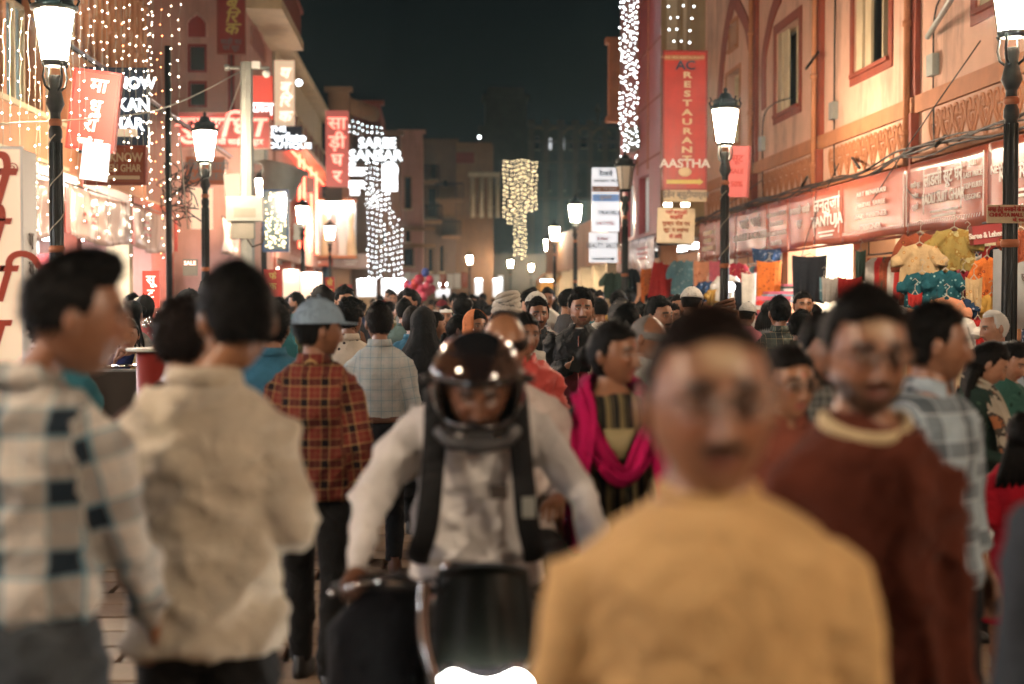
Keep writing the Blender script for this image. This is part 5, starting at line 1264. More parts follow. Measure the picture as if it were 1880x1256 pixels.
board('light_box_sign', 'blazing white two line sign SAREE SANSAR in the white light curtain', (648, 250, 733, 300), 58, M['darkin'],
    [('SAREE', .05, .45, .50, M['letw'], 1.0), ('SANSAR', -.02, -.45, .52, M['letw'], 1.02)])
for i, (r, t) in enumerate((((640, 308, 668, 322), 'SAREE'), ((640, 332, 668, 345), 'SUITS'), ((643, 348, 660, 358), 'SALE'), ((640, 298, 652, 304), 'NEW'))):
    board('small_lit_sign', ['small blazing white plate, top of the stack left of the light curtain', 'wider blazing white plate, middle of the stack left of the light curtain', 'short blazing white plate, bottom of the stack left of the light curtain', 'tiny white lit plate right under SAREE SANSAR'][i], r, 57, M['letw'], [(t, 0, 0, .7, M['greyp'])])
b = MB(); c = at(716, 312, 57.8); b.lathe([(0, -.06), (.33, -.06), (.33, .06), (0, .06)], 20); o = b.build('round_lit_sign', M['letw']); o.location = c; o.rotation_euler = (math.pi/2, 0, 0); tag(o, 'round blazing white sign under the SAREE SANSAR letters', 'sign')
b = MB(); b.box((-.3, -.06, -.35), (.3, .06, .35)); o = b.build('square_lit_sign', M['letw']); o.location = at(716, 335, 57.8); tag(o, 'white lit square panel below the round lit sign', 'sign')
# restaurant sign
RW = M['red']; Ys = 24.6
o, w, h = board('vertical_sign', 'tall red vertical sign AC RESTAURANT AASTHA with a yellow arrow', (1219, 96, 1296, 346), Ys, RW, [('AC', .02, .80, .092, M['navy'], 1.15)], rim=M['dred'])
for k, s in enumerate('RESTAURANT'): text(s, M['creamp'], o, (.05*w, -.012, h/2*(.66-.137*k)), .062*h, 0, .03, .006, sx=1.75)
text('AASTHA', M['whitep'], o, (0, -.012, -.64*h/2), .088*h, 0, .022, .006, sx=1.12)
b = MB(); b.ball((0, -.015, -.76*h/2), .09, 14, 8, (1.3, .12, .9)); b.build('emblem', M['creamp'], o)
b = MB(); z = -.905*h/2; b.prism([(-.44*w, z-.035), (.34*w, z-.035), (.34*w, z-.06), (.45*w, z), (.34*w, z+.06), (.34*w, z+.035), (-.44*w, z+.035)], -.016, -.004); b.build('arrow', M['yellowp'], o)
b = MB(); b.box((-.5*w, -.008, .44*h), (.36*w, -.002, .478*h)); b.box((.37*w, -.01, .445*h), (.46*w, -.003, .48*h)); b.build('top_strip', M['browntrim'], o)
text('PURE VEG RESTAURANT', M['creamp'], o, (-.06*w, -.014, .459*h), .024*h, 0, .01, .003, sx=1.25)
board('name_plate', 'pale plate in Hindi reading Eden Beauty Parlour below the restaurant sign', (1219, 346, 1298, 370), Ys, M['cream'], [('ईडेन ब्यूटीपार्लर', 0, .0, .62, M['greyp'], .95)])
board('cloth_banner', 'creased beige cloth banner with faded red rows of Hindi below the restaurant sign', (1206, 382, 1276, 447), 25.5, M['cream'],
    [('यहाँ बनारसी', 0, .75, .14, M['redp']), ('साड़ियाँ', 0, .48, .14, M['redp']), ('मुख्य रोड पर', 0, .12, .15, M['brownsign'], 1.1), ('सूट व लहंगा', 0, -.25, .15, M['brownsign'], 1.1), ('के लिए', 0, -.62, .15, M['redp'])], th=.02, tilt=.03)
b = MB(); c = at(1238, 449, 25.4); b.tube([(c.x-.32, c.y, c.z), (c.x+.32, c.y, c.z)], .018, 6); tag(b.build('banner_rod', M['wire']), 'dark rod weighting the beige cloth banner', 'rod')
for i, px in enumerate((1226, 1258)):
    b = MB(); c = at(px, 376, 25.2); b.tube([(c.x-.07, c.y, c.z), (c.x+.07, c.y, c.z)], .035, 8); tag(b.build('tube_light', M['bulb']), ['short tube light above the beige cloth banner, its left one', 'short tube light above the beige cloth banner, its right one'][i], 'light')
board('hanging_board', 'pinkish printed board tilted beside the middle lamp post', (1333, 268, 1374, 362), 22.5, M['boxpink'], [('सूट', 0, .5, .2, M['redp']), ('SALE', 0, 0, .13, M['redp']), ('50%', 0, -.5, .15, M['redp'])], tilt=.05, rz=-.6)
# railway sign
o, w, h = board('booking_sign', 'tall glowing white sign of railway and air ticket booking with a beauty salon panel', (1087, 308, 1137, 425), 37, M['boxwhite'], [('रेलवे', .0, .80, .12, M['navy'], 1.1), ('आरक्षण केंद्र', 0, .58, .065, M['greyp'], 1.1), ('AIR TICKET', 0, .32, .07, M['whitep'], 1.0), ('बुकिंग', 0, .06, .07, M['whitep'], 1.2), ('TRAVELS', .25, -.42, .09, M['navy'], 1.0), ('HOTEL', 0, -.75, .08, M['redp'], 1.2)])
b = MB(); b.box((-.49*w, -.008, .12*h), (.49*w, -.002, .21*h)); b.build('orange_band', M['orange'], o)
b = MB(); b.box((-.49*w, -.008, -.03*h), (.49*w, -.002, .085*h)); b.build('blue_band', mat('sky_blue_print', (.12, .25, .5), .4, emit=(.4, .6, 1), es=.3), o)
o, w, h = board('salon_sign', 'white lit BEAUTY SALON panel at the foot of the tall booking sign', (1082, 427, 1134, 482), 36.8, M['boxwhite'], [('Eden', -.05, .6, .2, M['redp']), ('BEAUTY SALON', 0, .12, .26, M['greyp'], .62), ], )
b = MB(); z = -.38*h; b.prism([(-.4*w, z-.02), (.3*w, z-.02), (.3*w, z-.05), (.42*w, z), (.3*w, z+.05), (.3*w, z+.02), (-.4*w, z+.02)], -.016, -.004); b.build('arrow', M['navy'], o)
board('notice_board', 'pale notice with red Hindi text and CHHOTA MALL, fixed on the big near lamp post', (1811, 376, 1905, 410), 11.1, M['cream'],
    [('जगह हेतु बनवाने के लिए मिलें', 0, .5, .34, M['redp'], .78), ('CHHOTA MALL में आएँ', 0, -.12, .30, M['redp'], .9), ('मो. 9414', .3, -.68, .24, M['redp'])], th=.02)
board('hanging_board', 'crimson board reading Saree and Lehenga under the banners at the right edge', (1785, 412, 1842, 447), 13.8, M['crimson'], [('Saree & Lehenga', 0, -.1, .42, M['whitep'], .75)], tilt=-.12)
b = MB(); 
# left edge light column
o = empty('light_column', (xo(20, 8), 8, 0), 0, 'tall white boxed advertising column with red brush letters at the left edge', 'advertising column')
x0 = -.55; x1 = xo(40, 8)-xo(20, 8); zt = z_(280, 8)
b = MB(); b.box((x0, 0, .1), (x1, .28, zt)); b.build('box', M['boxwarm'], o)
b = MB(); frame_ring(b, x0, x1, .1, zt, .015, -.006, .02); b.box((x1, .02, .1), (x1+.012, .27, zt)); b.build('side_panel', M['wplastic'], o)
tr = mat('brush_red_paint', (.45, .05, .02), .5)
for s_, z, sz in (('री', 2.24, .34), ('ये', 1.98, .3), ('वि', 1.72, .3), ('न', 1.42, .3), ('सा', 1.12, .3)): text(s_, tr, o, (x1-.20, -.01, z), sz, 0, .02, .004, ital=.3)
text('®', tr, o, (x1-.04, -.01, 2.35), .085, 0, .0, .003)
for s_, z in (('प', 1.96), ('यं', 1.80), ('व', 1.64), ('क', 1.48), ('र', 1.32)): text(s_, M['greyp'], o, (x1+.016, .145, z), .14, math.pi/2, .012, .003)
# red cloth banners far left
for i, (r, Y, s) in enumerate((((484, 495, 517, 545), 20, 'फंक'), ((597, 509, 614, 552), 27, 'सेल'), ((624, 523, 646, 548), 30, 'नया'), ((262, 498, 292, 565), 14.5, 'सूट'), ((336, 476, 362, 506), 17, 'SALE'))):
    board('vertical_banner', ['red vertical banner with gilt Hindi letters under the third left lamp', 'slim red vertical banner below the mannequin window', 'small red banner right of the slim one, in front of the bright shops', 'pink red Hindi banner in the lit shop above the seated woman', 'small grey notice with an orange block near the thin black pole'][i], r, Y, M['red'] if i < 3 else M['boxred'] if i == 3 else M['conc'], [(c_, 0, .5-.75*k, .34, (M['yellowp'] if i < 3 else M['letp']), 1) for k, c_ in enumerate([s[:2], s[2:]] if i != 4 else ['SALE']) if c_], th=.03)
# misc left street-side clutter: blue framed showcase with glitter, round tank sign
o, w, h = board('showcase', 'blue framed glass showcase full of glittering pieces, right of the third lamp', (486, 352, 526, 458), 29.5, M['bluglass'], rim=None, th=.2, cat='showcase')
b = MB(); frame_ring(b, -w/2, w/2, -h/2, h/2, .04, -.03, .2); b.build('frame', mat('blue_frame', (.03, .09, .25), .4), o)
r_ = random.Random(4); b = MB()
for k in range(110): b.ball((r_.uniform(-.45, .45)*w, -.03, r_.uniform(-.47, .47)*h), .014, 5, 4)
tag(b.build('glitter', M['bulbg'], o), kind='stuff')
o = empty('drum_sign', at(515, 335, 31), .4, 'tilted white and grey drum shaped sign above the third lamp', 'sign'); o.rotation_euler = (0, .25, .4)
b = MB(); b.lathe([(0, -.32), (.34, -.32), (.46, .26), (.55, .30), (.55, .34), (0, .34)], 22); b.build('drum', M['steel'], o); b = MB(); b.lathe([(.0, -.34), (.30, -.34), (.30, -.325)], 22); b.build('lit_disc', M['boxwhite'], o)
# white lit leaning panel at px 365-400
board('leaning_lightbox', 'tall leaning lit panel between the second lamp and the utility pole', (414, 320, 442, 410), 27, M['boxwarm'], tilt=-.06)
board('shop_lightbox', 'orange lit shop panel left of the second lamp post', (352, 345, 392, 420), 28, M['boxwarm'], rz=.5)
board('shop_sign', 'faded red sign with grey Hindi letters behind the second left lamp post', (342, 288, 412, 338), 30, M['brownsign'], [('चिकन साड़ी', 0, .3, .4, M['greyp']), ('SAREES', .1, -.45, .34, M['greyp'], 1.2)])
# mannequin dresses in the lit display window on px 575-650
o = empty('display_window', (xo(570, 57), 57, 0), 0, 'brightly lit upstairs display window with long pale dresses, left of the light curtain', 'display window')
x1 = xo(652, 57)-xo(570, 57); z0, z1 = z_(470, 57), z_(375, 57)
b = MB(); b.box((0, .9, z0), (x1, 1.0, z1+.1)); b.build('back_panel', M['white'], o)
b = MB(); b.box((-.05, 0, z0-.08), (x1+.05, 1.0, z0)); b.box((-.05, 0, z1+.1), (x1+.05, 1.0, z1+.2)); b.build('frame', M['browntrim'], o)
for k in range(6): b = MB(); b.ball((.2+k*.28, -.03, z1+.0+.03*math.sin(k*2)), .04); b.build('spot_light', M['bulb'], o)
b = MB(); b.box((.1, .3, z1+.04), (x1-.1, .42, z1+.09)); b.build('tube_light', M['led'], o)
for k in range(5):
    v, f = loft([(.2+k*.35, .5, z0+.02, .23-.03*(k % 2), .14), (.2+k*.35, .5, z0+.7, .15, .11), (.2+k*.35, .5, z0+1.18, .085, .07), (.2+k*.35, .5, z0+1.4, .12, .07), (.2+k*.35, .5, z0+1.7, .125, .07), (.2+k*.35, .5, z0+1.78, .04, .04)], 16)
    b = MB(); b.add(v, f, True); b.build('dress', [M['white'], M['cream'], M['paleban'], M['wplastic'], M['cream']][k], o)
# banner band under it & balconies row px 545-700
for i, (r, Y, m_) in enumerate((((530, 462, 610, 490), 57.5, 'salmonban'), ((611, 466, 676, 492), 59, 'paleban'), ((700, 495, 735, 512), 70, 'paleban'))):
    x0, y0, x1_, y1 = r; c = at(x0, y1, Y); w = (x1_-x0)/F*Y; o = empty('shop_banner', (c.x, Y, 0), 0, ['salmon printed banner band below the mannequin window', 'pale pink banner band right of the mannequin window', 'small pale awning band far down the left side'][i], 'banner')
    fascia(o, 0, w, z_(y1, Y), z_(y0, Y), M[m_], .03, .04, 60+i); dashes(o, w*.5, z_(y0+8, Y), 3, w*.5, .05, .13, M['whitep'])
# ================================================================= FAIRY LIGHTS
def octa(b, c, r):
    x, y, z = c; b.add([(x+r, y, z), (x-r, y, z), (x, y+r, z), (x, y-r, z), (x, y, z+r), (x, y, z-r)], [(0, 2, 4), (2, 1, 4), (1, 3, 4), (3, 0, 4), (2, 0, 5), (1, 2, 5), (3, 1, 5), (0, 3, 5)])
r_ = random.Random(12)
def strand(px, py0, py1, Y, gap, label, m='bulb', r=.0085, jx=4):
    a = at(px, py0, Y); c = at(px+r_.uniform(-3, 3), py1, Y); n = max(2, int((a.z-c.z)/gap)); P = []
    for k in range(n+1): q = k/n; P.append(a.lerp(c, q)+Vector((r_.uniform(-1, 1)*jx*Y/F*.45, r_.uniform(-.03, .03), r_.uniform(-.3, .3)*gap)))
    o = empty('fairy_light_string', a, 0, label, 'fairy lights', 'strings of fairy lights hanging down the left facade')
    b = MB(); b.tube([p-a for p in P], .0028, 4); b.build('cord', M['pwire'], o)
    b = MB()
    for p in P: octa(b, p-a+Vector((r_.uniform(-.01, .01), -.012, 0)), r*r_.uniform(.8, 1.15))
    tag(b.build('bulbs', M[m], o), kind='stuff')
near = [(8, 440), (28, 220), (45, 460), (62, 260), (78, 440)]
spec = [(6, 30, 300, 13), (18, 20, 250, 13.5), (38, 25, 300, 14), (52, 30, 240, 13.8), (66, 60, 420, 14.2), (74, 150, 330, 14), (88, 180, 400, 14.5),
 (128, 60, 300, 15), (136, -10, 150, 16), (147, -5, 330, 15.2), (156, 100, 400, 15.5), (163, -10, 210, 16.5), (172, -20, 300, 16), (176, 120, 430, 15.8), (188, -10, 180, 17), (197, 0, 420, 17.2), (213, -10, 330, 17.5), (226, -10, 310, 18), (238, -10, 400, 18.2), (250, 60, 330, 18.4), (263, -10, 430, 18.6), (272, -20, 360, 18.8), (277, -20, 440, 19), (281, -20, 400, 19.2), (314, -20, 360, 19.4), (330, -20, 430, 19.8), (240, 250, 470, 18), (300, 200, 470, 19.2)]
nm = ['thin', 'long', 'slack', 'swaying', 'straight', 'sparse', 'short', 'dense', 'faint']
for i, (px, a, c, Y) in enumerate(spec):
    lm = 'left of the nearest left lamp' if px < 95 else 'over the tilted red sign' if px < 215 else 'over the navy LUCKNOW sign' if px < 268 else 'at the corner right of the navy sign' if px < 300 else 'alone before the pink arched building'
    strand(px, a, c, Y, .155 if px < 300 else .19, 'warm fairy light string %s, %s from the left' % (lm, ['first', 'second', 'third', 'fourth', 'fifth', 'sixth', 'seventh', 'eighth', 'ninth', 'tenth', 'eleventh', 'twelfth', 'thirteenth', 'fourteenth', 'fifteenth', 'sixteenth', 'seventeenth', 'eighteenth', 'nineteenth', 'twentieth', 'twenty-first', 'twenty-second', 'twenty-third', 'twenty-fourth', 'twenty-fifth', 'twenty-sixth', 'second last', 'last'][i]), 'bulb')
strand(296, -20, 460, 19.3, .21, 'string of orange red fairy lights in the dark corner right of the navy sign', 'bulbo'); strand(288, 100, 330, 19.1, .24, 'shorter string of orange fairy lights beside the navy sign', 'bulbo'); strand(224, -10, 140, 18, .3, 'short orange string high above the navy sign', 'bulbo')
def curtain(name, label, poly, Y, dc, dr, r, m, wave=.04, jit=.25, fill=1.0):
    """poly: function px -> (ytop, ybottom); rows of bulbs on vertical cords"""
    px0, px1, fn = poly; n = int((px1-px0)/F*Y/dc); o = empty(name, (0, Y, 0), 0, label, 'light curtain'); b = MB(); cd_ = MB(); rs = random.Random(n)
    for i in range(n+1):
        px = px0+(px1-px0)*i/n; yt, yb = fn(px, i); a = at(px, yt, Y); c = at(px, yb, Y); k = 0; z = a.z
        cd_.tube([(a.x, 0, a.z), (a.x, 0, c.z)], .006, 3)
        while z > c.z:
            if rs.random() < fill: octa(b, (a.x+rs.uniform(-1, 1)*jit*dc, -.03, z+wave*math.sin(i*1.15+k*.2)), r*rs.uniform(.75, 1.15))
            z -= dr; k += 1
    cd_.build('cords', M['pwire'], o); tag(b.build('bulbs', M[m], o), kind='stuff'); return o
def f1(px, i):
    lean = (px-675)/60; return (300, 505+8*math.sin(i*.9)) if True else 0
curtain('light_curtain', 'dense curtain of white fairy lights falling in wavy rows below SAREE SANSAR', (672, 708, lambda px, i: (300, 380)), 57.5, .15, .21, .026, 'bulbc')
curtain('light_curtain', 'dense lower curtain of white fairy lights flaring towards the crowd', (676, 738, lambda px, i: (345 if px < 722 else 390+(px-722)*2, 512+6*math.sin(i))), 57.6, .155, .21, .026, 'bulbc', wave=.06, fill=.92)
curtain('light_curtain', 'strip of white fairy lights along the parapet left of SAREE SANSAR', (641, 700, lambda px, i: (222+(px-641)*.25, 252+(px-641)*.12)), 58.5, .18, .23, .028, 'bulbc')
def f2(px, i): q = (px-925)/60; return (296+3*math.sin(i), (398+22*q/.3+8*math.sin(i*2)) if q < .3 else (474+4*math.sin(i*3)) if q < .68 else 388)
curtain('golden_light_curtain', 'golden fairy light curtain hanging over the far end of the street', (926, 984, f2), 90, .21, .27, .05, 'bulbg', wave=.05)
curtain('light_curtain', 'column of white fairy lights running up the corner of the crimson building', (1140, 1170, lambda px, i: (-30, 296)), 33.5, .062, .12, .019, 'bulbc', wave=.05, jit=.6, fill=.8)
curtain('light_curtain', 'two loose strings of white lights on the tan wall above the restaurant sign', (1230, 1266, lambda px, i: (-30, 96)), 31.5, .19, .26, .020, 'bulbc', wave=.03, jit=.5)
for i, (px, py, Y) in enumerate(((880, 252, 95), (549, 152, 42), (1298, 545-43, 30), (1341, 527, 22))):
    b = MB(); b.ball((0, 0, 0), .09 if i != 3 else .07, 12, 8); o = b.build('bare_bulb', M['bulbc']); o.location = at(px, py, Y); tag(o, ['single white bulb high over the distant houses', 'single bulb on the roof edge of the red neon building', 'small bulb in the garment shop behind the middle lamp', 'blazing white bulb among the hanging clothes right of the middle lamp post'][i], 'bulb')
    if i == 3: o.data.materials[0] = M['led']
# ================================================================= HANGING GARMENTS AND STALL GOODS
def garment(label, px, py, Y, w, h, m, kind='kurta', rz=0, hanger=True):
    """w, h in metres, top centre at the pixel"""
    c = at(px, py, Y); o = empty('hanging_garment', c, rz, label, 'garment')
    rs = random.Random(int(px*7+py)); nx, nz = 26, 16; v = []; f = []
    for side in (0, 1):
        for j in range(nz+1):
            q = j/nz
            for i in range(nx+1):
                u = i/nx*2-1
                if kind == 'kurta': hw = w/2*(.30+.70*min(1, q/.10)**.6)*(1-.14*math.sin(min(1, q*1.6)*math.pi))*(1+.18*q)
                elif kind == 'skirt': hw = w/2*(.45+.55*q)
                elif kind == 'tube': hw = w/2*(1-.12*q)
                else: hw = w/2
                d = .045*(1-u*u)**.5*(1 if side == 0 else -1); fold = .022*math.sin(u*9+rs.random()*.2+q*1.5)*q+.012*math.sin(u*21+q*3)*q
                v.append((u*hw, -d+fold, -q*h-.03*(1-u*u if kind != 'kurta' else 0)*(1-q)+(.012*math.sin(u*5) if j == nz else 0)-(.06*(1-abs(u))**2 if (j == 0 and kind == 'kurta') else 0)))
    n = nx+1; k0 = n*(nz+1)
    for s_ in (0, 1):
        for j in range(nz):
            for i in range(nx):
                q = (j*n+i, j*n+i+1, (j+1)*n+i+1, (j+1)*n+i); q = tuple(s_*k0+t for t in q); f.append(q if s_ else q[::-1])
    link('body', npmesh('body', np.array(v), [list(q) for q in f], np.array([(a[0], a[2], 0) for a in v])), m, o)
    if kind == 'kurta':
        for sg in (-1, 1):
            P = [(sg*w*.30, 0, -.05), (sg*w*.52, 0, -.16), (sg*w*.62, -.02, -h*.40), (sg*w*.60, -.03, -h*.52)]
            vv, ff = tube_np(catmull(P, 4), [(.035+.10*w, .05)]*13, 10); link('sleeve', npmesh('sleeve', np.array(vv), [list(q) for q in ff], np.array([(a[0], a[2], 0) for a in vv])), m, o)
    if hanger:
        b = MB(); b.tube([(-w*.35, 0, -.06), (0, 0, .02), (w*.35, 0, -.06)], .008, 5); b.tube([(0, 0, .02), (0, 0, .07), (.03, 0, .10), (.0, 0, .13), (-.025, 0, .11)], .004, 5); b.build('hanger', M['pwire'], o)
    return o
G = dict(cream=cloth('cream_silk', (.55, .38, .20), 'print', (.5, .25, .08), (.7, .5, .25), .07), teal=cloth('teal_print', (.012, .085, .11), 'print', (.2, .35, .36), (.35, .4, .4), .05),
 maroon=cloth('maroon_print', (.22, .012, .022), 'print', (.45, .2, .1), (.5, .3, .2), .06), orange=cloth('orange_print', (.62, .16, .03), 'print', (.25, .03, .01), (.6, .3, .1), .07), peach=cloth('peach_cloth', (.68, .30, .17), 'print', (.5, .12, .06), (.7, .4, .25), .12),
 olive=cloth('olive_gold_cloth', (.33, .24, .07), 'camo', (.3, .18, .04), (.5, .42, .2), .12), black=cloth('black_slip', (.012, .014, .02)), red=cloth('red_cloth', (.48, .03, .025)), blue=cloth('pale_blue_cloth', (.16, .32, .38), 'print', (.35, .5, .55), (.4, .55, .6), .09), white=cloth('white_cloth', (.66, .62, .56)), pink=cloth('pink_cloth', (.55, .12, .16)), dkblue=cloth('dark_blue_print', (.02, .045, .10), 'print', (.3, .3, .35), (.4, .4, .4), .05), brown=cloth('brown_print', (.3, .07, .03), 'print', (.12, .02, .01), (.5, .2, .05), .08), green=cloth('dark_green_cloth', (.04, .07, .05)), yellow=cloth('mustard_cloth', (.5, .28, .06)))
gl = [('rust printed kurta hanging highest behind the cream child kurta', 1690, 428, 14.3, .36, .75, 'brown', 'kurta'), ('cream silk child kurta with an orange cord, topmost on the right', 1688, 448, 14.0, .34, .42, 'cream', 'kurta'),
 ('gold and olive wrapped dhoti set on the right rail', 1752, 420, 14.0, .36, .42, 'olive', 'kurta'), ('striped brown dupatta hanging beside the gold dhoti set', 1776, 430, 14.2, .16, .5, 'brown', 'tube'),
 ('teal printed kurta under the cream silk child kurta', 1693, 500, 13.9, .30, .36, 'teal', 'kurta'), ('darker teal kurta with buttons, next to the teal printed one', 1736, 496, 13.8, .27, .36, 'teal', 'kurta'), ('maroon printed kurta right of the teal ones', 1768, 498, 13.9, .24, .32, 'maroon', 'kurta'),
 ('long orange printed kurta beside the big lamp post', 1812, 472, 13.6, .22, .52, 'orange', 'kurta'), ('round cream printed cap bundle left of the orange kurta', 1788, 508, 13.4, .16, .3, 'cream', 'tube'), ('peach kurta hanging low under the teal kurtas', 1738, 546, 13.3, .28, .36, 'peach', 'kurta'), ('navy printed child kurta under the maroon kurta', 1768, 548, 13.4, .18, .24, 'dkblue', 'kurta'), ('pale pink kurta with a round motif, lowest on the right', 1762, 582, 13.0, .26, .34, 'white', 'kurta'),
 ('small crimson pouch kurta under the teal printed kurta', 1680, 536, 13.6, .14, .14, 'red', 'tube'), ('tan embroidered kurta below the orange one', 1820, 540, 13.4, .18, .36, 'yellow', 'kurta'), ('red printed skirt below the cream cap bundle', 1795, 582, 13.3, .14, .3, 'red', 'tube'),
 ('rust floral kurta at the right edge beyond the big lamp post', 1874, 420, 12.5, .25, .30, 'brown', 'kurta'), ('grey white striped stole between the gold set and the orange kurta', 1793, 466, 14.4, .10, .34, 'white', 'tube'),
 ('long black slip dress glaring against the white lit shop', 1486, 468, 21.0, .52, .72, 'black', 'tube'), ('dark green sleeve hanging at the pier in the middle shop', 1580, 458, 18.6, .14, .42, 'green', 'tube'), ('row of pale and red petticoats on a ring, middle of the right shops', 1527, 508, 18.6, .26, .34, 'white', 'tube'), ('red petticoats hanging on the ring beside the pale ones', 1560, 508, 18.5, .32, .30, 'red', 'tube'), ('pale blue petticoat at the left of the ring', 1513, 508, 18.7, .12, .32, 'blue', 'tube'),
 ('white and red floral saree panel beside the white lit shop', 1412, 478, 22.8, .40, 1.0, 'orange', 'tube'), ('grey curtain hanging at the post left of the floral saree', 1375, 500, 21.5, .22, 1.3, 'white', 'tube'), ('black and white spotted scarf high in the lit shop', 1408, 455, 23.4, .5, .25, 'dkblue', 'tube'),
 ('red gathered skirt hung from a white hanger in the far shop', 1208, 480, 28.5, .42, .75, 'red', 'skirt'), ('orange red dress strip left of the gathered red skirt', 1186, 492, 28.8, .22, .8, 'orange', 'tube'), ('scarlet dress behind the gathered skirt', 1232, 484, 29.2, .35, .85, 'red', 'tube'), ('pale teal dress hanging in the far shop', 1256, 478, 28.4, .46, .70, 'blue', 'kurta'), ('black jacket hung at the far end stall', 1128, 500, 30, .42, .56, 'green', 'kurta'), ('dark coat hung behind the unlit lamp post', 1156, 492, 30.4, .3, .6, 'black', 'kurta'),
 ('navy T-shirt hung behind the middle lamp post', 1300, 516, 24.6, .34, .36, 'dkblue', 'kurta'), ('mustard dress hung beside the navy T-shirt', 1310, 530, 24.4, .2, .3, 'yellow', 'kurta'), ('white shirt hung beside the blazing bulb', 1335, 505, 23.5, .34, .45, 'white', 'kurta'), ('maroon dress hung above the blazing bulb', 1352, 482, 23.8, .30, .55, 'maroon', 'kurta'), ('dark trousers hung right of the blazing bulb', 1362, 515, 23.2, .25, .5, 'black', 'tube'), ('striped pink curtain behind the middle lamp post', 1290, 478, 26.5, .35, 1.2, 'peach', 'tube'), ('magenta sari piece behind the middle lamp post', 1312, 478, 26.2, .2, 1.1, 'pink', 'tube')]
for l, px, py, Y, w, h, m, k in gl: garment(l, px, py, Y, w, h, G[m], k, rz=-.35)
b = MB(); a = atX(1640, 432, 5.95); c = atX(1860, 405, 5.95); b.tube([(5.9, 15.5, 2.42), (5.6, 12.5, 2.44)], .015, 6); tag(b.build('hanging_rail', M['iron']), 'thin rail under the banners carrying the child kurtas', 'rail')
# stacked folded cloth on display under white lit shop
for i, (px, py, Y, w, h, m) in enumerate(((1412, 560, 22.2, .6, .30, 'red'), (1412, 590, 22.0, .6, .34, 'red'), (1455, 545, 22.5, .9, .18, 'blue'), (1470, 530, 22.8, .7, .16, 'green'))):
    c = at(px, py, Y); o = empty('cloth_stack', (c.x, c.y, c.z), 0, ['upper stack of red boxed cloth beside the lit shop', 'lower stack of red boxed cloth beside the lit shop', 'pile of blue and white folded cloth in the lit shop', 'green and red folded cloth pile under the black slip'][i], 'cloth stack')
    for k in range(4): b = MB(); b.box((-w/2+.02*(k % 2), -.2, -h/2+h*k/4), (w/2-.01*(k % 3), .2, -h/2+h*(k+.85)/4)); b.build('folded_cloth', G[[m, 'white', m, 'pink'][k]], o)
def rack(label, X, Ya, Yb, z, n, seedv, ms):
    o = empty('garment_rack', (X, Yb, 0), -math.pi/2, label, 'garment rack'); r_ = random.Random(seedv); w = Yb-Ya
    b = MB(); b.tube([(0, 0, z), (w, 0, z)], .014, 6); b.tube([(.03, 0, z), (.03, 0, z+.7)], .010, 5); b.tube([(w-.03, 0, z), (w-.03, 0, z+.7)], .010, 5); b.build('rail', M['iron'], o)
    for k in range(n):
        x = w*(k+.5)/n; gw = r_.uniform(.34, .48); h = r_.uniform(.55, .95); v = []; f = []; nx, nz = 18, 10; ry = r_.uniform(-.9, .9); ph = r_.uniform(0, 6)
        for s_ in (1, -1):
            for j in range(nz+1):
                q = j/nz
                for i in range(nx+1):
                    u_ = i/nx*2-1; hw = gw/2*(.32+.68*min(1, q/.12)**.6)*(1+.15*q); d = .04*s_*(1-u_*u_)**.5+.02*math.sin(u_*8+ph+q)*q+.012*math.sin(u_*19+ph*2)
                    X_, Y_ = u_*hw, d; v.append((x+X_*math.cos(ry)-Y_*math.sin(ry), X_*math.sin(ry)+Y_*math.cos(ry), z-.05-q*h))
        m_ = (nx+1)*(nz+1)
        for s_ in (0, 1):
            for j in range(nz):
                for i in range(nx): a_ = s_*m_+j*(nx+1)+i; qd = [a_, a_+1, a_+nx+2, a_+nx+1]; f.append(qd if s_ else qd[::-1])
        link('hung_garment', npmesh('hung_garment', np.array(v), f, np.array([(p_[0]+p_[1], p_[2], 0) for p_ in v])), G[ms[k % len(ms)]], o)
rack('rail of mixed kurtas deep in the stall behind the child kurtas', 6.5, 11.8, 14.7, 2.35, 11, 1, ['maroon', 'peach', 'dkblue', 'yellow', 'red', 'green', 'pink'])
rack('lower rail of darker kurtas in the stall behind the big lamp post', 6.25, 12.0, 14.6, 1.55, 9, 2, ['dkblue', 'brown', 'white', 'maroon', 'orange'])
rack('rail of dark and red clothes in the second right shop', 6.6, 15.4, 17.7, 2.3, 9, 3, ['red', 'black', 'pink', 'dkblue', 'maroon'])
rack('rail of clothes at the shop right of the middle lamp post', 6.3, 18.5, 20.2, 2.25, 7, 4, ['brown', 'white', 'red', 'green'])
rack('rail of bright dresses in the shop beyond the middle lamp post', 6.35, 25.0, 28.2, 2.3, 12, 5, ['red', 'orange', 'blue', 'pink', 'black', 'yellow'])
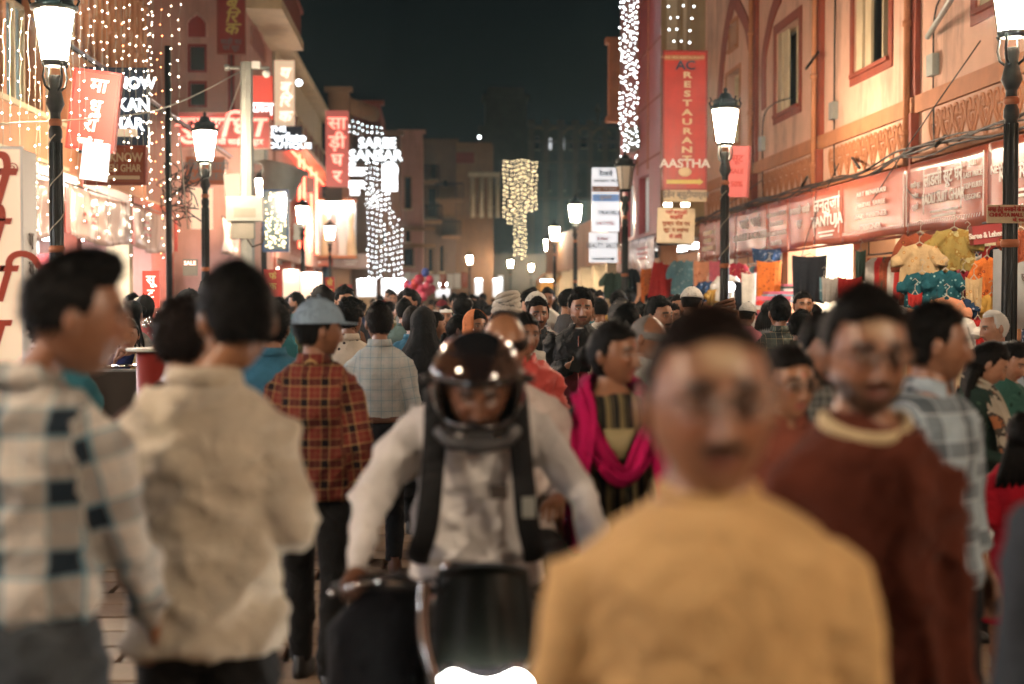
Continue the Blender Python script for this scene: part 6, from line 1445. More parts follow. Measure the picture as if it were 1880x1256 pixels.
# glowing counters at the far shops (ochre tents at px 1000-1130)
for i, (px, Y, w) in enumerate(((1020, 58, 1.4), (1060, 56, 1.6), (1100, 54, 1.4))):
    c = at(px, 545, Y); o = empty('market_stall', (c.x, Y, 0), 0, ['ochre canopied stall left of the lit lamp at the far right', 'orange canopied stall behind the smiling man', 'ochre stall beside the hung black jacket'][i], 'stall')
    b = MB(); b.box((-w/2, 0, .0), (w/2, .8, .9)); b.build('counter', M['browntrim'], o)
    b = MB(); n = 10
    for k in range(n): 
        a0, a1 = math.pi*k/n, math.pi*(k+1)/n; b.add([(-w/2*math.cos(a0), -.3, 2.2+.5*math.sin(a0)), (-w/2*math.cos(a1), -.3, 2.2+.5*math.sin(a1)), (-w/2*math.cos(a1), 1.2, 2.2+.5*math.sin(a1)), (-w/2*math.cos(a0), 1.2, 2.2+.5*math.sin(a0))], [(0, 1, 2, 3)], True)
    oo = b.build('canopy', M['orange'] if i != 1 else mat('ochre_canvas', (.5, .26, .06), .8), o); s = oo.modifiers.new('t', 'SOLIDIFY'); s.thickness = .02
    b = MB(); b.box((-w/2, 1.15, .9), (w/2, 1.2, 2.3)); b.build('back_cloth', mat('ochre_canvas', (.5, .26, .06), .8) if i != 1 else M['orange'], o)
    b = MB(); b.box((-w*.3, .4, 2.3), (w*.3, .5, 2.34)); b.build('tube_light', M['ledw'], o)
    b = MB()
    for sx in (-1, 1): b.tube([(sx*w/2, -.25, 0), (sx*w/2, -.25, 2.2)], .025, 6); b.tube([(sx*w/2, 1.15, 0), (sx*w/2, 1.15, 2.2)], .025, 6)
    b.build('post', M['iron'], o)
# balloons, white bunting
bc = [mat('pink_balloon', (.6, .06, .12), .25, var=0, spec=.7), mat('red_balloon', (.55, .03, .03), .25, var=0, spec=.7), mat('blue_balloon', (.05, .1, .4), .25, var=0, spec=.7)]
r_ = random.Random(6)
o = empty('balloon_bunch', at(770, 535, 34), 0, 'bunch of pink, red and blue balloons above the distant crowd', 'balloons')
for k in range(26):
    b = MB(); p = (r_.gauss(0, .20), r_.gauss(0, .15), r_.gauss(0, .15)); b.ball(p, .10, 10, 8, (1, 1, 1.15)); b.build('balloon', bc[0 if k % 3 == 0 else 1 if k % 3 == 1 else 2 if k % 2 else 0], o)
b = MB(); b.tube([(0, 0, -.1), (0, 0, -1.5)], .006, 4); b.build('stick', M['pwire'], o)
o = empty('cloth_bunting', (xo(742, 72), 72, 0), 0, 'white and red cloths strung across the far street', 'bunting')
for k in range(9):
    w = .42; x = k*.36; z = z_(500, 72)-.12*math.sin(k/8*math.pi); fascia(o, x, x+.33, z-.75, z, [M['white'], M['wplastic'], M['salmonban']][k % 3], .02, .05, 80+k, name='hung_cloth', nx=6)
# far bright shop counters on the left (blown out fronts)
for i, (px0, px1, y0, y1, Y) in enumerate(((655, 690, 512, 545, 40), (700, 745, 512, 548, 44), (552, 590, 500, 548, 34), (520, 548, 495, 545, 30), (752, 776, 518, 545, 70), (800, 826, 520, 546, 84), (872, 886, 512, 545, 96), (905, 922, 512, 545, 97), (990, 1030, 514, 545, 80), (1036, 1054, 516, 545, 82))):
    o, w, h = board('lit_shop_front', ['blazing white shop front under the light curtain, left part', 'blazing white shop front under the light curtain, right part', 'bright cream shop front right of the third lamp post', 'bright narrow shop front beside the third lamp post', 'white lit shop front under the balloons', 'lit shop front right of the balloons', 'narrow white lit doorway, left one of a far pair', 'narrow white lit doorway, right one of a far pair', 'wide bluish lit shop front left of the ochre stalls', 'small lit shop front just before the ochre stalls'][i], (px0, y0, px1, y1), Y, M['boxwhite'] if (i < 2 or i > 3) else M['boxwarm'], th=.3, cat='shop front')
    b = MB(); b.box((-w/2+.1, -.1, h/2-.1), (w/2-.1, -.02, h/2-.02)); b.build('tube_light', M['led'], o)
    b = MB(); b.box((-w/2, -.06, -h/2-1.2), (w/2, .3, -h/2)); b.build('counter', M['cream'], o)
# tea stall by the seated woman: red drum with rim, tray, steel jug with flowers
c = at(283, 640, 8.6); o = empty('red_stall_drum', (c.x, c.y, 0), 0, 'red drum shaped stall with a white rimmed top behind the shirted men', 'stall')
b = MB(); b.lathe([(0, 0), (.10, 0), (.105, c.z-.02), (0, c.z-.02)], 24); b.build('drum', M['dred'], o); b = MB(); b.lathe([(0, c.z-.02), (.16, c.z-.015), (.165, c.z), (.15, c.z+.004), (0, c.z)], 24); b.build('rim', M['wplastic'], o)
o = empty('steel_ornament', (c.x+.03, c.y, c.z+.005), 0, 'silvery flower ornament standing on the red drum stall', 'ornament')
b = MB(); b.lathe([(.0, 0), (.035, .0), (.03, .02), (.018, .05), (.02, .08), (.0, .085)], 12); b.build('vase', M['chrome'], o)
b = MB()
for k in range(34): b.ball((r_.gauss(0, .04), r_.gauss(0, .03), .13+r_.gauss(0, .035)), .013, 6, 5)
b.build('petals', M['chrome'], o)
c = at(226, 672, 9.2); o = empty('food_counter', (c.x, c.y, 0), 0, 'low counter with steel plates in front of the seated woman', 'counter')
b = MB(); b.box((-.35, -.15, 0), (.25, .25, c.z-.03)); b.build('cabinet', M['darkin'], o)
for k in range(4): b = MB(); b.lathe([(0, 0), (.07, 0), (.085, .014), (.09, .014), (.08, .0)], 18, (-.25+.14*k, -.02+.05*(k % 2), c.z-.028+.012*k)); b.build('plate', M['chrome'], o)
# shopping bag held by the woman, right
c = at(1808, 985, 6.35)
o = empty('shopping_bag', c, -.35, 'white and magenta printed shopping bag hanging from the woman in green', 'bag')
mg = mat('magenta_print', (.42, .015, .10), .5); b = MB(); b.box((-.09, -.04, -.14), (.075, .04, .13)); b.build('paper_bag', M['wplastic'], o)
b = MB(); b.box((-.092, -.043, .09), (.077, .043, .135)); b.box((.055, -.044, -.142), (.079, .044, .09)); b.box((-.092, -.043, -.145), (.055, .043, -.12)); b.build('magenta_border', mg, o)
text('SRI', mg, o, (-.02, -.045, .05), .07, 0, .01, .002); b = MB(); b.box((-.05, -.046, -.06), (.015, -.041, .01)); b.build('printed_figure', mg, o)
b = MB(); b.tube([(-.05, 0, .13), (-.04, 0, .22), (.02, 0, .22), (.03, 0, .13)], .005, 5); b.build('handle', mg, o)
b = MB(); c = at(1890, 540, 13); b.box((c.x-.25, 13, 1.35), (c.x+.4, 13.25, 2.1)); o = b.build('grey_cabinet', mat('grey_enamel', (.4, .42, .42), .4)); tag(o, 'pale grey metal cabinet with pasted notices beyond the big lamp post', 'cabinet')
text('घर', M['greyp'], None, (c.x-.02, 12.98, 1.82), .14).parent = o
# ================================================================= THE PEOPLE SEEN LARGE
KIT = {}
jean = cloth('grey_blue_denim', (.055, .066, .076), var=.35); bjean = cloth('black_denim', (.006, .007, .009), sheen=.03); dkp = cloth('dark_trousers', (.008, .0075, .007), sheen=.03); navyp = cloth('navy_trousers', (.015, .022, .04))
shoe = mat('brown_leather', (.08, .03, .015), .4); bshoe = mat('black_shoe', (.015, .014, .013), .4)
gm_ = mat('thin_metal', (.45, .42, .38), .2, 1, var=0)
def who(label, px, top, Y, rz, **k):
    H = CH+(HZ-top)/F*Y-.018; X = xo(px, Y); k.setdefault('pants', dkp); k.setdefault('shoes', bshoe)
    return person('person', label, (X, Y, 0), H=H, rz=math.radians(rz), **k)
# rz 0: faces the camera; 180: back to the camera; +90: faces the right of the picture
who('young man in white, teal and navy plaid shirt, back to us, face turned right smiling', 46, 470, 3.15, 172, hoff=(-.095, 0, 0), head=(-68, 4), hair='fade', skin='mid', shirt=cloth('teal_plaid_shirt', (.62, .57, .51), 'plaid', (.11, .11, .11), (.01, .22, .34), .150, cx=(.004, .016, .030), var=.1), hem=.96, sleeve=.94, pants=jean, arms=('fwd', 'down'), seed=1, build=.96, stubble=.2, amp=.014)
who('young man in creased cream linen shirt with his back to us', 374, 487, 3.45, 180, hoff=(-.090, 0, 0), head=(22, 6), hair='short', skin='tan', shirt=cloth('cream_linen', (.58, .50, .39), 'weave', (.70, .64, .54), var=.12), hem=.83, sleeve=.75, pants=dkp, arms=('bent', 'bent'), seed=2, build=.94, collar='band', amp=.013)
who('dark shawled person between the plaid and linen shirts, head bowed', 330, 557, 4.7, 180, hair='messy', hairm=HBR, shirt=cloth('dark_brown_shawl', (.05, .02, .012)), seed=3, collar=None, build=1.05, female=True)
who('man in pale blue cap and red yellow plaid shirt walking away, looking right', 578, 553, 6.05, 172, head=(-58, 0), hair='short', hat='cap', hatm=cloth('pale_blue_cap', (.26, .36, .46)), shirt=cloth('red_plaid_shirt', (.17, .03, .02), 'plaid', (.02, .007, .008), (.50, .34, .14), .085, cx=(.008, .004, .006), var=.1), hem=.86, arms=('down', 'down'), seed=4, stride=.16, stubble=.4, build=.98, amp=.011)
who('man in tucked pale grey blue checked shirt and brown belt, back to us', 697, 557, 8.7, 178, head=(14, 0), hair='short', hairm=HBR, shirt=cloth('grey_blue_check', (.40, .44, .44), 'check', (.50, .50, .48), (.20, .30, .36), .065), hem=.985, belt=mat('brown_belt', (.10, .04, .02), .5), pants=bjean, shoes=shoe, seed=5, stride=.15, amp=.010)
who('man in cream shirt with small dark printed marks, back to us', 640, 552, 9.6, 175, head=(-18, 0), hair='curly', shirt=cloth('cream_print', (.62, .54, .44), 'print', (.06, .05, .05), (.3, .25, .2), .06), seed=6, build=1.0, arms=('down', 'fwd'))
who('woman in long black headscarf seen from behind', 777, 566, 9.9, 178, female=True, hair='long', hat='hijab', hatm=cloth('black_veil', (.010, .010, .011)), shirt=cloth('black_abaya', (.012, .012, .013)), hem=.3, collar=None, pants=dkp, seed=7, build=1.25)
who('man in dark teal grey T-shirt behind the veiled woman', 742, 550, 14.5, 178, hair='short', shirt=cloth('teal_grey_tshirt', (.075, .115, .11)), sleeve=.42, collar='crew', seed=8, build=1.12)
who('bald topped man seen from behind above the veiled woman', 758, 561, 10.8, 175, hair='oldcrop', hairm=HBR, shirt=cloth('teal_blue_shirt', (.03, .12, .19)), seed=9, build=1.15)
who('woman with dark hair in profile looking right, past the veiled woman', 796, 573, 11.2, 95, female=True, hair='long', tail='loose', shirt=cloth('dark_green_kurta', (.03, .07, .06)), hem=.5, seed=10, skin='light')
who('woman with braided hair in profile beside the scooter glare', 838, 577, 11.0, 80, head=(10, 8), female=True, hair='long', tail='braid', shirt=cloth('peach_kurta', (.55, .30, .22)), hem=.5, seed=11, skin='dark')
who('person wrapped in an orange headscarf in front of the white turban', 872, 570, 10.6, 30, female=True, hair='long', hat='veil', hatm=cloth('orange_scarf', (.62, .20, .075)), shirt=cloth('orange_scarf', (.62, .20, .075)), hem=.5, seed=12)
who('man in a big off white turban above the helmeted rider', 931, 545, 9.2, 165, hair='short', hairm=HG, hat='turban', hatm=cloth('off_white_turban', (.62, .56, .48)), shirt=cloth('white_kurta', (.6, .56, .5)), hem=.5, seed=13, build=1.15)
who('man in dark pinstriped shirt facing us, left of the smiling man', 987, 548, 10.9, 8, hair='short', mous=.9, stubble=.5, shirt=cloth('dark_pinstripe', (.018, .022, .026), 'stripe', (.03, .036, .042), (.06, .07, .08), .03), pants=navyp, seed=14, build=1.15, arms=('down', 'down'))
ph = who('smiling bearded man in black and maroon zip jacket looking at us, phone in hand', 1066, 534, 10.0, -12, head=(14, 0), skin='light', hair='quiff', beard=.6, mous=.6, tilak=True, shirt=cloth('maroon_track_top', (.16, .012, .022), rough=.6, var=.1), hem=.80, pants=dkp, seed=15, build=1.06, arms=(((.06, .03, -.27), (-.10, -.20, -.20)), ((.07, .04, -.28), (.07, -.10, -.50))), hd=(((.75, -.45, .35), (.1, .7, .8)), None), curl=.7, collar=None, amp=.006)
def jacket(o, H):
    s = H/1.75; bk = cloth('black_track_yoke', (.012, .013, .014), rough=.55)
    tr = [(1.18, .214, .156), (1.24, .217, .160), (1.31, .222, .162), (1.36, .226, .156), (1.40, .214, .143), (1.435, .186, .126), (1.465, .148, .110), (1.49, .110, .098), (1.512, .084, .084), (1.527, .080, .080)]
    V = loft([(0, .0, z, a, b) for z, a, b in tr], 32)[0]; n = 32; m = len(tr); F_ = [[i*n+k, i*n+(k+1) % n, (i+1)*n+(k+1) % n, (i+1)*n+k] for i in range(m-1) for k in range(n) if not (i > m-4 and k in (22, 23, 24, 25))]
    V = np.array(V)*s; so = link('black_yoke', npmesh('yoke', V, F_, V), bk, o); q = so.modifiers.new('t', 'SOLIDIFY'); q.thickness = .008
    b = MB(); b.box((-.004, -.155*s, .85*s), (.004, -.146*s, 1.44*s)); b.build('zip', M['chrome'], o)
    b = MB(); v, f = loft([(0, -.125*s, 1.395*s, .006, .006), (0, -.112*s, 1.44*s, .020, .008), (0, -.088*s, 1.485*s, .030, .010), (0, -.06*s, 1.50*s, .03, .012)], 12); b.add(v, f, True); b.build('white_undershirt', M['white'], o)
    for i, sd in enumerate((-1, 1)):
        a = [(.060, .03, -.27), (.07, .04, -.28)][i]; w = [(-.10, -.20, -.20), (.07, -.10, -.50)][i]; sx = .178*1.06
        P = [(sd*sx, 0, 1.385), (sd*(sx+a[0]*.5), a[1]*.5, 1.385+a[2]*.5), (sd*(sx+a[0]), a[1], 1.405+a[2]), (sd*(sx+(a[0]*.4+w[0]*.6)), a[1]*.4+w[1]*.6, 1.405+a[2]*.4+w[2]*.6), (sd*(sx+w[0]*.92), w[1]*.92, 1.405+w[2]*.95)]
        v, f = limb([tuple(np.array(p)*s) for p in P], [.086, .080, .070, .060, .050], 14); V, Fc, N = fuse([(v, f)], .012, 3); V = wrinkle(V, N, None, .012, 3+i)
        link('black_sleeve', npmesh('sleeve', V, Fc, V), bk, o)
    return s
Hph = CH+(HZ-534)/F*10-.018; s_ = jacket(ph, Hph)
sx = .178*1.06; wx = Vector((-(sx-.10), -.20, 1.205))*s_
ph.name = 'person'
c = ph.matrix_basis @ (wx+Vector((.085, -.055, .045))); o = empty('mobile_phone', c, math.radians(-12), 'black mobile phone held by the smiling man', 'phone'); o.rotation_euler = (math.radians(-25), math.radians(15), math.radians(-12))
b = MB(); b.box((-.036, -.004, -.072), (.036, .004, .072)); b.build('case', M['black'], o, bevel=.003); b = MB(); b.box((-.033, .0042, -.068), (.033, .005, .068)); b.build('screen', M['glass'], o)
b = MB(); b.tube([tuple(wx+Vector((.030*math.cos(t*.5), .01+.004*math.sin(t), .030*math.sin(t*.5)))) for t in range(14)], .004, 5); b.build('bracelet', mat('red_thread', (.5, .05, .03), .7), ph)
who('person in coral quilted jacket behind the bald rider, face hidden', 962, 575, 7.6, 20, female=True, hair='long', shirt=cloth('coral_nylon', (.62, .085, .07), rough=.45, var=.06), seed=16, build=1.15, arms=('down', 'bent'), amp=.02, hem=.8)
who('man in white knitted skullcap turned away, right of the smiling man', 1140, 552, 9.8, 150, hair='short', hairm=HG, hat='skullcap', hatm=cloth('skullcap_knit', (.55, .48, .38), 'print', (.08, .06, .05), (.3, .2, .1), .03), shirt=cloth('cream_kurta', (.6, .52, .42)), seed=17, build=1.1)
who('dark haired man in cream shirt behind the woman in pink scarf', 1152, 560, 9.0, 120, hair='short', shirt=cloth('pale_cream_shirt', (.62, .54, .44)), seed=18, build=1.2)
who('bearded man looking sideways at the lamps, right of the skullcap', 1208, 547, 9.6, 22, head=(18, 0), hair='short', beard=.95, mous=1, skin='light', shirt=cloth('charcoal_shirt', (.025, .025, .028)), seed=19)
who('balding man with glasses half hidden behind the woman in pink scarf', 1183, 578, 7.2, 40, head=(20, 8), hair='balding', hairm=HG, glasses=M['black'], mous=.6, shirt=cloth('pale_stripe', (.5, .47, .42), 'stripe', (.4, .38, .35), (.3, .3, .3), .02), seed=20)
# woman with the pink scarf
pk = who('woman in striped dark kurta with a magenta scarf, looking right', 1122, 590, 5.1, 8, head=(42, 0), female=True, hair='long', tail='bun', skin='mid', tilak=True, shirt=cloth('black_gold_stripe', (.016, .014, .012), 'stripe', (.17, .13, .06), (.3, .24, .12), .05), hem=.45, sleeve=.45, arms=('down', 'down'), collar=None, seed=21, build=1.02)
Hpk = CH+(HZ-590)/F*5.1-.018; s_ = Hpk/1.75; mag = cloth('magenta_scarf', (.50, .005, .10), var=.2)
P = catmull([(-.17, -.13, .86), (-.17, -.155, 1.05), (-.155, -.15, 1.25), (-.125, -.07, 1.42), (-.08, .05, 1.50), (.0, .09, 1.515), (.08, .05, 1.50), (.125, -.07, 1.42), (.16, -.15, 1.25), (.18, -.155, 1.0), (.18, -.14, .75)], 6)
v, f = ribbon_np([tuple(p*s_) for p in P], .10*s_, .022, 18, 4); link('scarf', npmesh('scarf', np.array(v), [list(q) for q in f], v), mag, pk)
P = catmull([(-.115, .0, 1.48), (-.115, -.09, 1.36), (-.07, -.16, 1.22), (.0, -.185, 1.15), (.07, -.16, 1.22), (.115, -.09, 1.36), (.115, .0, 1.48)], 6)
v, f = ribbon_np([tuple(p*s_) for p in P], .085*s_, .026, 18, 4, 1); link('scarf_loop', npmesh('scarf', np.array(v), [list(q) for q in f], v), mag, pk)
b = MB(); b.tube([(.066*s_*math.sin(t*.26-1.8), (-.075*math.cos(t*.26-1.8)-.02)*s_, (1.44-.05*math.cos(t*.26-1.8))*s_) for t in range(15)], .003, 5); b.build('necklace', mat('gold', (.55, .33, .08), .25, 1, var=0), pk)
v, f = loft([(0, -.128*s_, 1.22*s_, .02, .01), (0, -.128*s_, 1.28*s_, .05, .012), (0, -.118*s_, 1.34*s_, .06, .012)], 12); b = MB(); b.add(v, f, True); b.build('yoke_panel', mat('gold_cream_panel', (.30, .24, .12), .6), pk)
# pillion and rider
RXc = xo(872, 4.3)
bald = person('person', 'bald man in pale shirt riding pillion behind the helmeted rider', (xo(925, 5.0), 5.0, -.03), H=1.62, rz=0, head=(0, 14), hair='balding', hairm=HBR, skin='tan', mous=.4, shirt=cloth('pale_pink_shirt', (.60, .50, .45)), pants=dkp, shoes=bshoe, seat=True, hips=.90, seed=22, build=1.05, arms=('bent', 'bent'))
rider = person('person', 'motorcyclist in black helmet and white shirt with black backpack straps', (RXc, 4.3, -.06), H=1.70, rz=0, head=(0, 20), hair=None, skin='dark', mous=1, stubble=.7, wide=1.02, shirt=cloth('white_rider_shirt', (.66, .62, .60), var=.08), pants=dkp, shoes=bshoe, seat=True, hips=.80, seed=23, build=1.02, arms=(((.14, -.10, -.25), (.165, -.36, -.42)), ((.14, -.10, -.25), (.165, -.36, -.42))), lean=.12, grip=(True, True), curl=1.1, amp=.012, hoff=(0, -.15, -.132))
s_ = 1.70/1.75
def helmet():
    o = empty('helmet', (RXc, 4.3-.22, 1.400), math.radians(0), 'glossy black full face motorcycle helmet on the rider', 'helmet'); o.rotation_euler = (math.radians(12), 0, 0); o.scale = (1.08, 1.08, 1.08)
    nu, nv = 72, 48; v = []; f = []
    rx, ry, rz_ = .128, .155, .142
    def inside(th, ph): z = math.cos(ph); return abs(th) < 1.08*(1-.12*max(0, z)) and -.60 < z < .22
    for j in range(nv+1):
        ph_ = math.pi*(.0001+j/nv*.86)
        for i in range(nu): 
            th = (i/nu-.5)*2*math.pi; c_ = 1+.06*max(0, -math.cos(ph_))*max(0, math.cos(th)); v.append((rx*math.sin(ph_)*math.sin(th), -ry*c_*math.sin(ph_)*math.cos(th), rz_*math.cos(ph_)))
    for j in range(nv):
        for i in range(nu):
            th = ((i+.5)/nu-.5)*2*math.pi; ph_ = math.pi*((j+.5)/nv*.86)
            if not inside(th, ph_): f.append([j*nu+i, (j+1)*nu+i, (j+1)*nu+(i+1) % nu, j*nu+(i+1) % nu])
    sh = link('shell', npmesh('shell', np.array(v), f, v), mat('gloss_black_paint', (.010, .009, .010), .12, var=0, coat=1, spec=.6), o); q = sh.modifiers.new('t', 'SOLIDIFY'); q.thickness = .014; q.offset = -1
    # raised smoked visor
    v = []; f = []; n = 30
    for j in range(9):
        z = .30+.42*j/8; ph_ = math.acos(z)
        for i in range(n+1): th = (i/n-.5)*2.5; v.append(((rx+.012)*math.sin(ph_)*math.sin(th), -(ry+.014)*math.sin(ph_)*math.cos(th), (rz_+.012)*z))
    f = [[j*(n+1)+i, j*(n+1)+i+1, (j+1)*(n+1)+i+1, (j+1)*(n+1)+i] for j in range(8) for i in range(n)]
    vi = link('visor', npmesh('visor', np.array(v), f, v), mat('smoked_visor', (.02, .012, .011), .06, var=0, spec=.9, alpha=.6, coat=1), o); q = vi.modifiers.new('t', 'SOLIDIFY'); q.thickness = .003
    b = MB()
    for sd in (-1, 1): b.lathe([(0, -.008), (.022, -.008), (.024, 0), (.02, .008), (0, .01)], 14, (sd*.128, -.02, .02))
    b.build('visor_pivot', M['black'], o)
    b = MB(); b.box((-.035, -.166, -.105), (.035, -.158, -.085)); b.build('chin_vent', mat('dark_grey_rubber', (.04, .04, .042), .6), o)
    v = [];
    b = MB(); b.tube([(-.10, -.02, -.125), (-.07, -.09, -.135), (0, -.11, -.14), (.07, -.09, -.135), (.10, -.02, -.125)], .02, 8); b.build('padding', mat('dark_grey_rubber', (.04, .04, .042), .6), o)
    return o
hel = helmet()
blk = cloth('black_webbing', (.012, .012, .013))
bp = empty('backpack', (RXc, 4.3, 0), 0, 'black backpack with wide shoulder straps worn by the rider', 'backpack')
for sd in (-1, 1):
    P = catmull([(sd*.115, .16, 1.30), (sd*.125, .10, 1.44), (sd*.125, -.05, 1.462), (sd*.125, -.19, 1.37), (sd*.135, -.245, 1.22), (sd*.150, -.235, 1.08), (sd*.175, -.16, .98), (sd*.17, .0, .93), (sd*.13, .15, .95)], 6)
    v, f = tube_np([tuple(p*s_-Vector((0, 0, .055))) for p in P], [(.009, .034)]*len(P), 8); link('strap', npmesh('strap', np.array(v), [list(q) for q in f], v), blk, bp)
b = MB(); v, f = loft([(0, .26, .86, .14, .09), (0, .26, 1.0, .16, .11), (0, .26, 1.2, .16, .11), (0, .25, 1.33, .12, .09), (0, .24, 1.38, .06, .05)], 18); b.add([tuple(np.array(p)*s_) for p in v], f, True); b.build('pack', blk, bp)
b = MB(); b.box((.13*s_, -.27*s_, 1.10*s_-.05), (.17*s_, -.255*s_, 1.16*s_-.05)); b.build('buckle', M['steel'], bp)
b = MB(); b.box((.035, -.243, 1.13), (.085, -.236, 1.17)); b.build('shirt_pocket_pen', M['wire'], rider)
# the big blurred pair
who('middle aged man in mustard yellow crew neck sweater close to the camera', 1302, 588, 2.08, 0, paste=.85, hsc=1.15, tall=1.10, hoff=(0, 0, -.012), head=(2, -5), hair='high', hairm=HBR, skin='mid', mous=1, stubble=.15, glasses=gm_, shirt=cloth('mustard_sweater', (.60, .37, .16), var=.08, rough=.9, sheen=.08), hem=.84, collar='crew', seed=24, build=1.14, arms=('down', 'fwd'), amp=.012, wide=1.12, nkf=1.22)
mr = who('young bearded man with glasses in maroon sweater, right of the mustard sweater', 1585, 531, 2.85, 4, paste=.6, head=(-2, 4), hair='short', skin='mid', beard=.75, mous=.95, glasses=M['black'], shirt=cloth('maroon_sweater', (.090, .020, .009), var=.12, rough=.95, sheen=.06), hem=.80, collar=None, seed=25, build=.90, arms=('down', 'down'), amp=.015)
Hm = CH+(HZ-531)/F*2.85-.018; s_ = Hm/1.75
v, f = tube_np([tuple(Vector((.082*math.cos(t*math.pi/16)*1.12, .078*math.sin(t*math.pi/16)-.012, 1.487-.040*max(0, -math.sin(t*math.pi/16))))*s_) for t in range(33)], [(.020, .009)]*33, 8, False)
link('cream_collar', npmesh('cream_collar', np.array(v), [list(q) for q in f], v), cloth('cream_collar_cloth', (.62, .48, .28)), mr)
who('woman with glasses behind the maroon sweater, to its left', 1443, 634, 4.25, 4, head=(14, 2), female=True, hair='long', tail='loose', glasses=gm_, tilak=True, shirt=cloth('brown_kurta', (.18, .05, .03)), seed=26, skin='tan', hem=.5)
who('bearded man in dark check shirt looking down, behind the woman with glasses', 1502, 572, 4.9, -10, head=(22, 20), hair='short', beard=.9, mous=.9, skin='mid', shirt=cloth('dark_grey_check', (.05, .055, .055), 'check', (.2, .2, .18), (.3, .3, .28), .05), seed=27)
pp = who('man in open collared pale blue plaid shirt in profile, looking right', 1712, 558, 4.2, 32, head=(50, 0), hair='short', mous=.7, stubble=.3, skin='mid', shirt=cloth('pale_blue_plaid', (.36, .44, .50), 'plaid', (.02, .03, .04), (.5, .55, .6), .13), hem=.84, sleeve=.82, pants=bjean, seed=28, arms=('down', 'down'), build=1.0)
b = MB(); b.tube([(.012*math.cos(t*.7), .006+.004*math.sin(t*.7), .012*math.sin(t*.7)) for t in range(10)], .004, 5)
who('man in dark olive plaid shirt with his back to us at the lit shop', 1432, 546, 11.0, 180, hair='short', shirt=cloth('olive_plaid', (.10, .12, .10), 'plaid', (.015, .02, .025), (.32, .27, .17), .12), seed=29)
who('young person with dark hair beside the olive plaid man', 1470, 572, 10.2, 130, hair='short', shirt=cloth('dark_olive', (.05, .05, .035)), seed=30)
g1 = who('woman in green black kurta bending over goods, hair tied with a clip', 1800, 621, 6.7, 60, head=(18, 26), female=True, hair='long', tail='loose', skin='light', shirt=cloth('dark_green_diamond', (.015, .035, .028), 'print', (.04, .09, .06), (.06, .12, .09), .05), hem=.45, seed=31, arms=('bent', 'down'), collar=None)
s_ = (CH+(HZ-621)/F*6.7-.018)/1.75
P = catmull([(-.13, -.14, .55), (-.14, -.17, .85), (-.12, -.165, 1.2), (-.09, -.07, 1.43), (-.02, .06, 1.5), (.08, .07, 1.48), (.12, .13, 1.2), (.12, .15, .8)], 6)
v, f = ribbon_np([tuple(p*s_) for p in P], .13*s_, .02, 16, 4); link('dupatta', npmesh('dupatta', np.array(v), [list(q) for q in f], v), cloth('patterned_dupatta', (.42, .36, .28), 'camo', (.06, .05, .04), (.32, .12, .05), .09), g1)
who('woman with red parting in green diamond kurta, at the right', 1850, 622, 7.4, 35, head=(-4, 24), female=True, hair='long', tail='bun', skin='light', tilak=True, shirt=cloth('green_diamond', (.03, .10, .08), 'print', (.01, .04, .03), (.08, .16, .12), .06), hem=.45, seed=32, collar=None)
who('white haired old man with moustache in pale blue shirt at the right stall', 1830, 569, 9.3, -75, head=(-6, 8), hair='oldcrop', hairm=HW, mous=.0, skin='light', shirt=cloth('pale_blue_shirt', (.42, .52, .62)), seed=33, build=1.1)
who('small girl in red top, back to us, at the right edge', 1880, 762, 5.6, 170, female=True, hair='long', tail='loose', hairm=HB, shirt=cloth('crimson_top', (.42, .006, .02)), sleeve=.5, hem=.5, seed=34, pants=cloth('tan_trousers', (.30, .12, .05)), collar=None)
who('person in dark grey blue top cut off by the right edge', 2135, 560, 2.35, -20, hair='short', shirt=cloth('slate_top', (.045, .055, .07)), seed=35, build=1.1)
st = who('seated woman in gold saree resting her chin on her hand, between the two near men', 233, 583, 9.9, 2, head=(8, 4), female=True, hair='long', tail='bun', skin='light', shirt=cloth('navy_blouse', (.015, .02, .09)), sleeve=.4, legs='saree', pants=cloth('gold_saree', (.40, .27, .11), 'print', (.2, .1, .03), (.55, .42, .2), .05), seed=36, arms=(((-.01, -.14, -.20), (-.11, -.19, .045)), ('bent')), collar=None, curl=1.2, hem=1.0)
KG = 'shoppers at the lit stalls on the left'
who('woman in pink printed kurta with a ringed bun, back to us', 266, 542, 13.2, 178, female=True, hair='long', tail='bun', shirt=cloth('pink_white_print', (.55, .14, .13), 'print', (.7, .5, .45), (.7, .5, .45), .05), hem=.5, seed=37, low=True)
who('woman with loose hair in white top, left of the pink kurta', 243, 552, 12.5, 165, female=True, hair='long', tail='loose', shirt=cloth('white_top', (.62, .58, .54)), hem=.6, seed=38, low=True)
who('man with dark cap among the left shoppers', 345, 534, 12.4, 110, hair='short', hat='cap', hatm=cloth('black_cap', (.02, .02, .022)), shirt=cloth('grey_shirt', (.2, .2, .2)), seed=39)
who('dark haired man in grey behind the man with dark cap', 356, 545, 10.6, 175, hair='short', hairm=HG, shirt=cloth('grey_green_shirt', (.12, .13, .11)), seed=40)
who('dark haired person in bright blue shirt behind the pale blue cap', 500, 560, 7.4, 175, hair='messy', shirt=cloth('bright_blue_shirt', (.04, .16, .26)), seed=41)
who('person in teal and crimson behind the plaid shirted youth', 90, 555, 6.5, 170, hair='messy', shirt=cloth('teal_top', (.03, .14, .18)), seed=42)
who('helmeted scooter rider in pale jacket coming towards us in mid distance', 818, 562, 15.5, 0, hair='short', mous=.5, hat='skullcap', hatm=mat('white_helmet_shell', (.7, .7, .68), .2, var=0), shirt=cloth('cream_jacket', (.52, .46, .34)), seed=43, low=True, seat=False)
X_ = xo(816, 13.6); sc_ = empty('scooter', (X_, 13.6, 0), 0, 'pale scooter with blazing headlight coming between the veiled woman and the rider', 'scooter')
